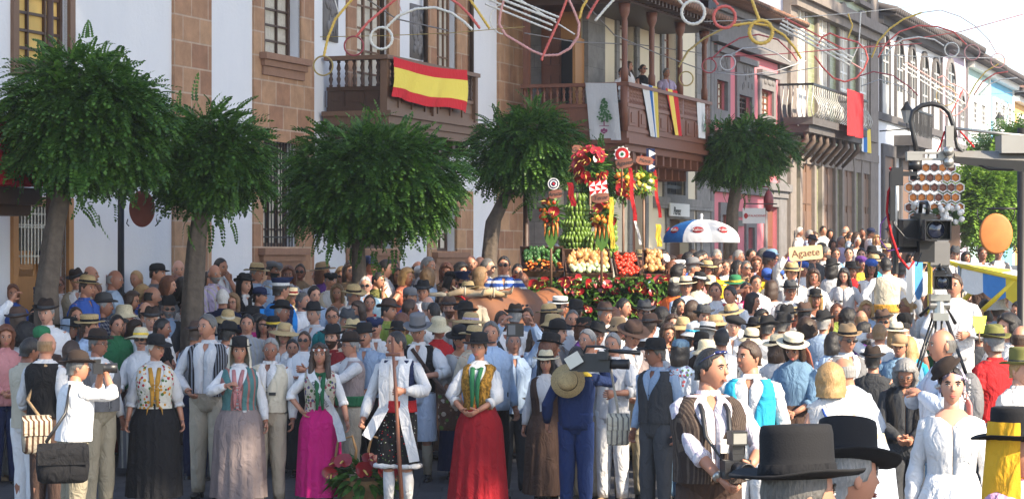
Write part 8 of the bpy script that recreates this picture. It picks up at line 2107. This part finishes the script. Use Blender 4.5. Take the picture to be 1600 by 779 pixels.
# ------------------------------------------------------------------ oxen
M_OX = plain('ox_hide', (.19, .068, .022), .6, var=.3, scale=3, bump=.2, bscale=60); M_OXD = plain('ox_dark_hide', (.15, .06, .025), .6, var=.3, scale=3); M_HORN = plain('horn', (.42, .36, .26), .4, var=.3)
def ox(x, y, s, yaw, label, mat, seed=1, top=1.42):
 c = P(x, y, s); g = walk_z(c.x, c.y); k = (c.z - g) / top; k = max(.8, min(1.25, k)); e = empty('draught_ox', (c.x, c.y, g), R(yaw)); tag(e, label, 'ox', None); S = Matrix.Scale(k, 4); m = MB()
 # body along +y (tail end), head towards -y
 rings = []
 for yy, zc, rx, rz in ((1.28, 1.12, .05, .08), (1.22, 1.10, .2, .24), (1.0, 1.05, .29, .33), (.7, 1.02, .31, .35), (.4, .98, .32, .36), (.1, .99, .31, .36), (-.15, 1.02, .29, .38), (-.38, 1.06, .25, .36), (-.55, 1.12, .2, .30), (-.72, 1.16, .16, .22), (-.88, 1.2, .13, .17), (-.98, 1.24, .11, .13)):
  rings.append([(rx * math.cos(t), yy, zc + rz * math.sin(t) * (1.05 if math.sin(t) > 0 else 1) + (.05 * math.exp(-((yy + .1) / .2) ** 2) + .05 * math.exp(-((yy - 1.0) / .2) ** 2)) * max(0, math.sin(t))) for t in [2 * math.pi * j / 18 for j in range(18)]])
 m.grid(rings, True, True, True)
 hr = []
 for q, zc, rx, rz in ((-.90, 1.28, .10, .11), (-1.0, 1.29, .125, .125), (-1.07, 1.22, .12, .12), (-1.15, 1.11, .095, .10), (-1.22, 1.00, .075, .085), (-1.28, .92, .08, .075), (-1.32, .88, .055, .045)):
  hr.append([(rx * math.cos(t), q + .05 * math.sin(t), zc + rz * math.sin(t)) for t in [2 * math.pi * j / 16 for j in range(16)]])
 m.grid(hr, True, True, True)
 for sx in (-1, 1):
  m.tube([(sx * .18, -.22, .95), (sx * .19, -.22, .62), (sx * .19, -.20, .5), (sx * .19, -.22, .28), (sx * .19, -.24, .06)], [.13, .085, .07, .05, .055], 10)
  m.tube([(sx * .19, .98, 1.0), (sx * .21, .92, .72), (sx * .20, 1.10, .46), (sx * .20, 1.06, .25), (sx * .20, 1.0, .06)], [.19, .13, .065, .05, .055], 10)
  m.ell((sx * .17, -.97, 1.24), (.09, .03, .045), 8, 6)
 m.tube([(0, 1.27, 1.18), (0, 1.36, 1.0), (.02, 1.36, .6), (.02, 1.35, .45)], [.03, .022, .018, .035], 7); m.build('body', mat, e, True, S)
 for sx in (-1, 1):
  m = MB(); m.tube([(sx * .09, -.98, 1.36), (sx * .22, -1.0, 1.40), (sx * .34, -1.06, 1.40), (sx * .42, -1.14, 1.48)], [.035, .03, .022, .006], 9); m.build('horn', M_HORN, e, True, S); m = MB(); m.ell((sx * .095, -1.12, 1.2), (.016, .02, .018), 8, 6); m.build('eye', M_BLKP, e, True, S); m = MB(); m.ell((sx * .03, -1.335, .90), (.013, .01, .012), 6, 4); m.build('nostril', M_BLKP, e, True, S)
 m = MB(); m.tube([(.085 * math.cos(t), -1.24 + .04 * math.sin(t), .99 + .09 * math.sin(t)) for t in [2 * math.pi * j / 16 for j in range(17)]], .010, 6, cap=False); m.tube([(.13 * math.cos(t), -1.03, 1.26 + .13 * math.sin(t)) for t in [2 * math.pi * j / 16 for j in range(17)]], .013, 6, cap=False); m.build('halter', cmat('red'), e, True, S)
 return e, k
ox(812, 449, 113, -24, 'reddish brown ox with its back showing above the hats', M_OX, top=1.45)
ox(770, 454, 116, -24, 'brown ox with forward curving horns at the yoke, nearest the camera', M_OXD, 2, top=1.43)
y0 = P(700, 460, 121); y1 = P(790, 462, 117); e = empty('ox_yoke', (y0 + y1) / 2); tag(e, 'pale wooden yoke lashed across the heads of the two oxen', 'yoke'); a, b = y0 - e.location, y1 - e.location
m = MB(); m.tube([a, a.lerp(b, .25) + Vector((0, 0, .05)), a.lerp(b, .5) + Vector((0, 0, .02)), a.lerp(b, .75) + Vector((0, 0, .05)), b], [.03, .05, .04, .05, .03], 10); m.build('beam', plain('pale_wood', (.36, .25, .14), .7, var=.25), e)
for q in (.25, .75):
 for dx in (-.03, 0, .03): m = MB(); c = a.lerp(b, q) + Vector((dx, 0, .04)); m.tube([c + Vector((0, .058 * math.cos(t), .058 * math.sin(t))) for t in [2 * math.pi * j / 12 for j in range(13)]], .011, 5, cap=False); m.build('rope', cmat('beige'), e)
# ------------------------------------------------------------------ flower basket carried by the girl and the young man
bp = P(566, 765, 156); e = empty('flower_basket', bp); tag(e, 'wicker basket full of red glossy blooms between the girl and the young man', 'basket'); MWK = plain('wicker', (.30, .17, .07), .7, var=.35, scale=30, bump=.6, bscale=80)
m = MB(); m.lathe([(.10, -.12), (.16, -.10), (.20, .0), (.22, .10), (.205, .11), (.18, .0), (.02, -.06)], 22, (0, 0, 0), 0, lambda p, r, t: Vector((p.x * 1.25, p.y * .8, p.z))); m.build('bowl', MWK, e)
for sg in (-1, 1): m = MB(); m.tube([(sg * .20, .0, .1), (sg * .27, 0, .32), (sg * .24, 0, .50), (sg * .10, 0, .54) , (sg * .06, 0, .40), (sg * .08, 0, .2)], .014, 8); m.build('handle', MWK, e)
g = random.Random(6); cs = []; ds = []
for k in range(330): u = Vector((g.uniform(-1.3, 1.3), g.uniform(-1, .8), g.uniform(-.35, 1))).normalized(); cs.append((u.x * .24, u.y * .16, .10 + u.z * .14)); ds.append((u.x * 1.2, u.y, u.z * .6))
blade_leaves('foliage', e, cs, ds, .16, .03, M_LEAF, .5)
for k in range(16): u = Vector((g.uniform(-1.4, 1.4), -g.uniform(.3, 1), g.uniform(-.1, 1))).normalized(); anthurium(e, (u.x * .34, u.y * .26 - .04, .16 + u.z * .20), (u.x * .5, -1, u.z), g.uniform(1.0, 1.5))
# tablet held up
i = hero('the man holding up a tablet', 'man holding a black tablet up in front of his face', 803, 520, 146, 'm', None, hair='short', hcol='g', top='lblue', sleeve='long', bottom='trousers', bc='dgrey', yaw=10, hpitch=-12, pose=('up', 'up'), skin=1)
tp_ = P(805, 515, 150); e = empty('tablet', tp_, R(10)); tag(e, 'black tablet in a case raised above the crowd', 'tablet'); m = MB(); m.box(-.09, .09, -.006, .006, -.07, .07); m.build('case', M_BLKP, e, False); m = MB(); m.box(-.075, .0, -.0085, -.0065, -.05, .05); m.build('screen', plain('tablet_grey', (.12, .13, .15), .3), e, False)
# ------------------------------------------------------------------ festive light frames strung over the street
TUBE = {'w': plain('white_light_tube', (.70, .68, .62), .4), 'y': plain('yellow_light_tube', (.66, .44, .08), .4), 'r': plain('red_light_tube', (.62, .12, .10), .4), 'o': plain('olive_light_tube', (.34, .25, .08), .5), 'p': plain('pink_light_tube', (.60, .30, .28), .4), 'g': plain('grey_light_tube', (.40, .40, .42), .5), 'm': plain('maroon_light_tube', (.30, .05, .06), .5)}
def frame(s, label, parts, rad=2.4, dy=0):
 xs = [q[0] for pc in parts for q in pc[1]]; ys = [q[1] for pc in parts for q in pc[1]]; c = P(sum(xs) / len(xs), sum(ys) / len(ys), s); e = empty('festive_light', c); tag(e, label, 'festive light')
 for col, pts, *o in parts:
  r = (o[0] if o else rad) * .38 / s; m = MB(); pp = [P(x, y, s) - c for x, y in pts]; cl = (pp[0] - pp[-1]).length < 1e-6; qq = []
  if r * s > .8:
   for a_, b_ in zip(pp, pp[1:]):
    n = max(1, int((b_ - a_).length * s / 2)); qq += [a_.lerp(b_, k / n) for k in range(n)]
   qq.append(pp[-1])
  else: qq = pp
  m.tube(qq, [r * (1.3 if len(qq) > len(pp) and k % 3 == 0 else 1) for k in range(len(qq))], 6, cap=not cl); m.build('light_tube', TUBE[col], e)
def circ(x, y, r, n=26, a0=0, a1=360, ry=None): return [(x + r * math.cos(R(a0 + (a1 - a0) * k / n)), y - (ry or r) * math.sin(R(a0 + (a1 - a0) * k / n))) for k in range(n + 1)]
frame(112, 'left light frame with three small rings under yellow, red and white arches', [('o', circ(505, 103, 15), 3.5), ('m', circ(553, 72, 15), 3.5), ('w', circ(596, 60, 17), 5), ('y', [(506, 88), (512, 60), (524, 30), (545, 5), (575, -25)], 5), ('r', [(556, 58), (575, 35), (605, 10), (625, -6)], 5), ('w', [(603, 44), (622, 25), (650, 14), (680, 12), (705, 20), (725, 34), (738, 47)], 5), ('r', [(695, -8), (718, 8), (735, 25), (750, 45)], 5), ('y', [(728, -10), (745, 15), (765, 45)], 5), ('w', [(522, -5), (530, 25)], 2), ('o', [(500, 58), (600, 56), (700, 52), (820, 42)], 1.6), ('p', [(620, -6), (627, 18)], 1.5)])
frame(104, 'guitar shaped light frame with white strings over the crooked tree', [('w', [(765, -8), (868, 32)], 5), ('w', [(760, -2), (864, 40)], 4), ('w', [(775, -12), (875, 28)], 4), ('w', [(800, -8), (898, 54)], 3), ('w', [(758, 6), (862, 48)], 4), ('p', [(790, -10), (782, 20), (780, 38), (790, 55), (812, 68), (832, 80), (850, 87), (872, 86), (890, 76), (903, 58), (905, 38), (896, 15), (885, -8)], 5), ('r', [(887, -4), (872, 35), (848, 88), (846, 95)], 5), ('y', [(922, -8), (910, 12), (905, 30)], 5), ('r', [(938, -6), (925, 15), (917, 30)], 5), ('w', [(966, -8), (945, 15), (930, 33)], 5), ('w', circ(790, 30, 24, 16, 100, 260), 2.5)])
frame(98, 'middle light frame with white, red and yellow rings over the roof eave', [('w', circ(1083, 20, 18), 6), ('r', circ(1132, 27, 17), 6), ('y', circ(1189, 50, 18), 7), ('r', [(1110, -8), (1122, 8)], 5), ('w', [(1050, -10), (1068, 8)], 5), ('y', [(1172, -8), (1180, 15), (1187, 33)], 6), ('y', [(1145, 40), (1172, 36), (1200, 40), (1225, 55), (1242, 75), (1252, 92)], 5)])
frame(84, 'thin arched light frame with small rings in front of the pink house', [('o', [(1060, 105), (1075, 80), (1100, 60), (1140, 40)], 4), ('o', circ(1072, 123, 11), 3), ('m', circ(1108, 103, 11), 3), ('g', circ(1137, 98, 12), 3), ('m', [(1112, 92), (1130, 75), (1155, 60), (1185, 54), (1215, 62), (1238, 84), (1246, 96)], 3), ('g', [(1140, 87), (1160, 76), (1190, 74), (1215, 84), (1235, 98)], 2.5), ('m', [(1107, 90), (1200, 86), (1300, 78), (1440, 68)], 2), ('g', [(1110, 112), (1160, 118), (1210, 112), (1260, 95)], 2)])
frame(80, 'guitar shaped light frame with white strings before the green house', [('w', [(1222, 32), (1332, 90)], 4), ('w', [(1219, 37), (1330, 96)], 4), ('w', [(1218, 43), (1328, 102)], 4), ('r', [(1226, 28), (1320, 78)], 3), ('w', [(1230, 30), (1232, 55)], 2), ('r', [(1275, 75), (1285, 58), (1297, 52), (1310, 58), (1325, 62), (1340, 66), (1352, 78), (1356, 92), (1350, 108), (1338, 122), (1320, 128), (1302, 122), (1285, 105), (1273, 88)], 3.5), ('y', [(1325, 60), (1332, 40), (1325, 22)], 3), ('w', [(1345, 20), (1342, 70), (1328, 100)], 2.5), ('w', [(1100, 34), (1220, 30), (1340, 20), (1430, 10)], 1.5), ('p', [(1330, 98), (1350, 110)], 3)])
frame(64, 'wide triple arch light frame with rings over the white house', [('y', [(1362, 90), (1372, 65), (1390, 45), (1412, 30), (1440, 20)], 3.5), ('p', [(1440, 20), (1470, 16), (1500, 26), (1525, 42), (1545, 62), (1558, 85)], 1.8), ('r', [(1372, 90), (1385, 68), (1405, 50), (1435, 40), (1465, 42), (1490, 50), (1510, 70)], 3), ('w', [(1383, 88), (1395, 72), (1410, 62), (1435, 58), (1460, 62), (1475, 72)], 3), ('w', circ(1487, 78, 11), 3), ('p', circ(1519, 82, 12), 2.5), ('p', circ(1559, 95, 11), 2), ('w', [(1345, 84), (1420, 88), (1500, 90), (1600, 92)], 1.8), ('m', [(1340, 120), (1365, 112), (1395, 118), (1420, 135), (1435, 150)], 2.5), ('g', [(1345, 135), (1375, 124), (1405, 134), (1425, 150)], 2), ('r', [(1345, 74), (1420, 62), (1500, 50), (1600, 22)], 1.8)])
frame(58, 'farthest guitar shaped light frame with white strings down the street', [('w', [(1410, 100), (1508, 162)], 2.8), ('w', [(1408, 106), (1502, 166)], 2.5), ('p', [(1415, 97), (1500, 150)], 2.5), ('p', [(1465, 122), (1475, 118), (1485, 130), (1505, 138), (1515, 150), (1510, 168), (1495, 180), (1480, 182), (1468, 170)], 2.5), ('r', [(1505, 140), (1486, 178)], 2.5), ('w', [(1507, 92), (1508, 138)], 2), ('o', circ(1478, 150, 15), 1.8)])
frame(50, 'small triple arch light frame at the far end of the street', [('y', [(1515, 148), (1525, 130), (1540, 112), (1560, 100)], 2.5), ('r', [(1522, 148), (1535, 128), (1555, 115), (1575, 112)], 2.5), ('w', [(1530, 148), (1545, 132), (1565, 124), (1590, 122)], 2.5), ('o', circ(1570, 165, 6), 1.5), ('w', [(1520, 149), (1580, 145), (1640, 138)], 1.2)])
def wire(pts, s, label):
 c = P(pts[0][0], pts[0][1], s[0]); m = MB(); n = len(pts); m.tube([P(x, y, s[0] + (s[1] - s[0]) * k / (n - 1)) - c for k, (x, y) in enumerate(pts)], .012, 5); o = m.build('cable', M_GREYP, None, True, loc=c); tag(o, label, 'cable')
wire([(900, -10), (960, 55), (1030, 85), (1100, 110), (1200, 118), (1280, 105)], (90, 60), 'sagging dark cable crossing in front of the wooden balcony'); wire([(560, -10), (620, 30), (700, 48)], (100, 90), 'thin cable above the dark carved balcony'); wire([(820, 52), (900, 66), (1000, 70), (1100, 84)], (92, 70), 'thin cable in front of the cream corner house'); wire([(1480, 60), (1600, 70)], (40, 30), 'thin cable against the sky at the far right')
hz_ = MB(); hz_.box(-3000, 3000, -100, 3000, -5, 38); hzo = hz_.build('haze', [], None, False); tag(hzo, kind='stuff')
hm = bpy.data.materials.new('pale_air'); hm.use_nodes = True; hn = hm.node_tree.nodes; hn.clear(); ho = hn.new('ShaderNodeOutputMaterial'); pv = hn.new('ShaderNodeVolumePrincipled'); pv.inputs['Color'].default_value = (.9, .93, 1, 1); pv.inputs['Density'].default_value = .0006; pv.inputs['Anisotropy'].default_value = .3; hm.node_tree.links.new(pv.outputs[0], ho.inputs['Volume']); hzo.data.materials.append(hm)
# ------------------------------------------------------------------ labels for the crowd: looks first, then the nearest thing one can find
CN = {'lblue': 'light blue', 'dgrey': 'dark grey', 'lgrey': 'pale grey', 'dred': 'dark red', 'dbrown': 'dark brown', 'turq': 'turquoise', 'pale': 'pale straw', 'straw': 'straw', 'cream': 'cream'}
PN = {'pstripe': 'pinstriped ', 'stripe2': 'striped ', 'hstr': 'striped ', 'check': 'checked ', 'print': 'printed ', 'dots': 'patterned ', 'mot': 'patterned '}
def cn(c):
 a = c.split('/'); return (PN[a[1]] if len(a) > 1 else '') + CN.get(a[0], a[0])
HN = {'fedora': 'felt hat', 'bowler': 'round hat', 'brim': 'brimmed hat', 'straw': 'hat', 'wide': 'wide hat', 'boater': 'boater', 'bell': 'sunhat', 'tall': 'tall hat', 'bucket': 'hat', 'cap': 'cap', 'police': 'peaked cap', 'flat': 'flat cap', 'beret': 'beret', 'turban': 'headscarf', 'veil': 'veil'}
HRN = {'k': 'black', 'b': 'brown', 'r': 'auburn', 'y': 'blonde', 'd': 'fair', 'g': 'grey', 'w': 'white', 's': 'greying'}
def looks(i):
 who = 'man' if i['sex'] == 'm' else 'woman'
 head = f"{cn(i['hc'])} {HN[i['hat']]}" if i['hat'] else ('balding' if i['hair'] == 'bald' else f"{HRN[i['hcol']]} hair")
 if head == 'balding': who = 'balding ' + who; head = ''
 body = f"{cn(i['top'])} {'shirt' if i['sex'] == 'm' else 'top'}"
 if i['vest']: body = f"{cn(i['vest'])} waistcoat"
 return f"{who} in {body}" + (f" and {head}" if head else '')
MARKS = [(64, 380, 'the carved door'), (85, 400, 'the leftmost trunk'), (190, 400, 'the thin dark pole'), (308, 400, 'the second trunk'), (435, 385, 'the barred window'), (562, 410, 'the third trunk'), (700, 392, 'the stone-framed window'), (766, 400, 'the crooked trunk'),
   (760, 470, 'the ox heads'), (845, 470, 'the ox back'), (880, 430, 'the vegetable trays'), (960, 460, 'the red flowers'), (1010, 420, 'the tomato crate'), (1060, 372, 'the blue umbrella side'), (1120, 365, 'the white umbrella side'), (1165, 460, 'the yellow barrier'), (1180, 345, 'the white hanging sign'),
   (1257, 393, 'the Agaete sign'), (1250, 300, 'the first arched door'), (1290, 305, 'the second arched door'), (1320, 310, 'the third arched door'), (1350, 315, 'the fourth arched door'), (1448, 355, 'the crane camera'), (1500, 420, 'the striped awning'), (1465, 500, 'the camera tripod'), (1553, 365, 'the orange disc'), (1395, 330, 'the crane post')]
def finish_labels():
 heroes = [(i['x'], i['y'] + 12, i['hero']) for i in PEOPLE if i.get('hero')]
 marks = MARKS + heroes; used = {o['label'].lower() for o in bpy.data.objects if o.get('label')}
 for i in PEOPLE:
  r = i['root']
  if i.get('label'): r['label'] = i['label']; used.add(i['label'].lower())
 for i in PEOPLE:
  r = i['root']
  if '_px' in r: del r['_px']; del r['_py']
  if i.get('label'): continue
  base = looks(i); cand = sorted(marks, key=lambda m: (m[0] - i['x']) ** 2 + 1.6 * (m[1] - i['y'] - 10) ** 2)[:6]; done = False
  face = {0: 'facing out'}.get(0)
  ya = (i['yaw'] + 180) % 360 - 180
  f_ = 'facing away' if abs(ya) > 125 else 'looking right' if ya > 40 else 'looking left' if ya < -40 else 'facing front'
  for opt in ('', ', ' + f_, ' wearing glasses' if i['glasses'] and i['glasses'] != 'head' else ', ' + f_):
   for mx, my, ph in cand:
    dx, dy = i['x'] - mx, i['y'] + 10 - my
    rel = ('just left of' if dx < 0 else 'just right of') if abs(dx) > abs(dy) * .8 else ('above' if dy < 0 else 'below')
    if abs(dx) + abs(dy) > 70: rel = rel.replace('just ', 'well ')
    lab = f"{base}{opt}, {rel} {ph}"
    if len(lab.replace(',', ' ').split()) > 16: continue
    if lab.lower() not in used: used.add(lab.lower()); r['label'] = lab; done = True; break
   if done: break
  if not done: r['label'] = f"{base}, {f_}"
finish_labels()
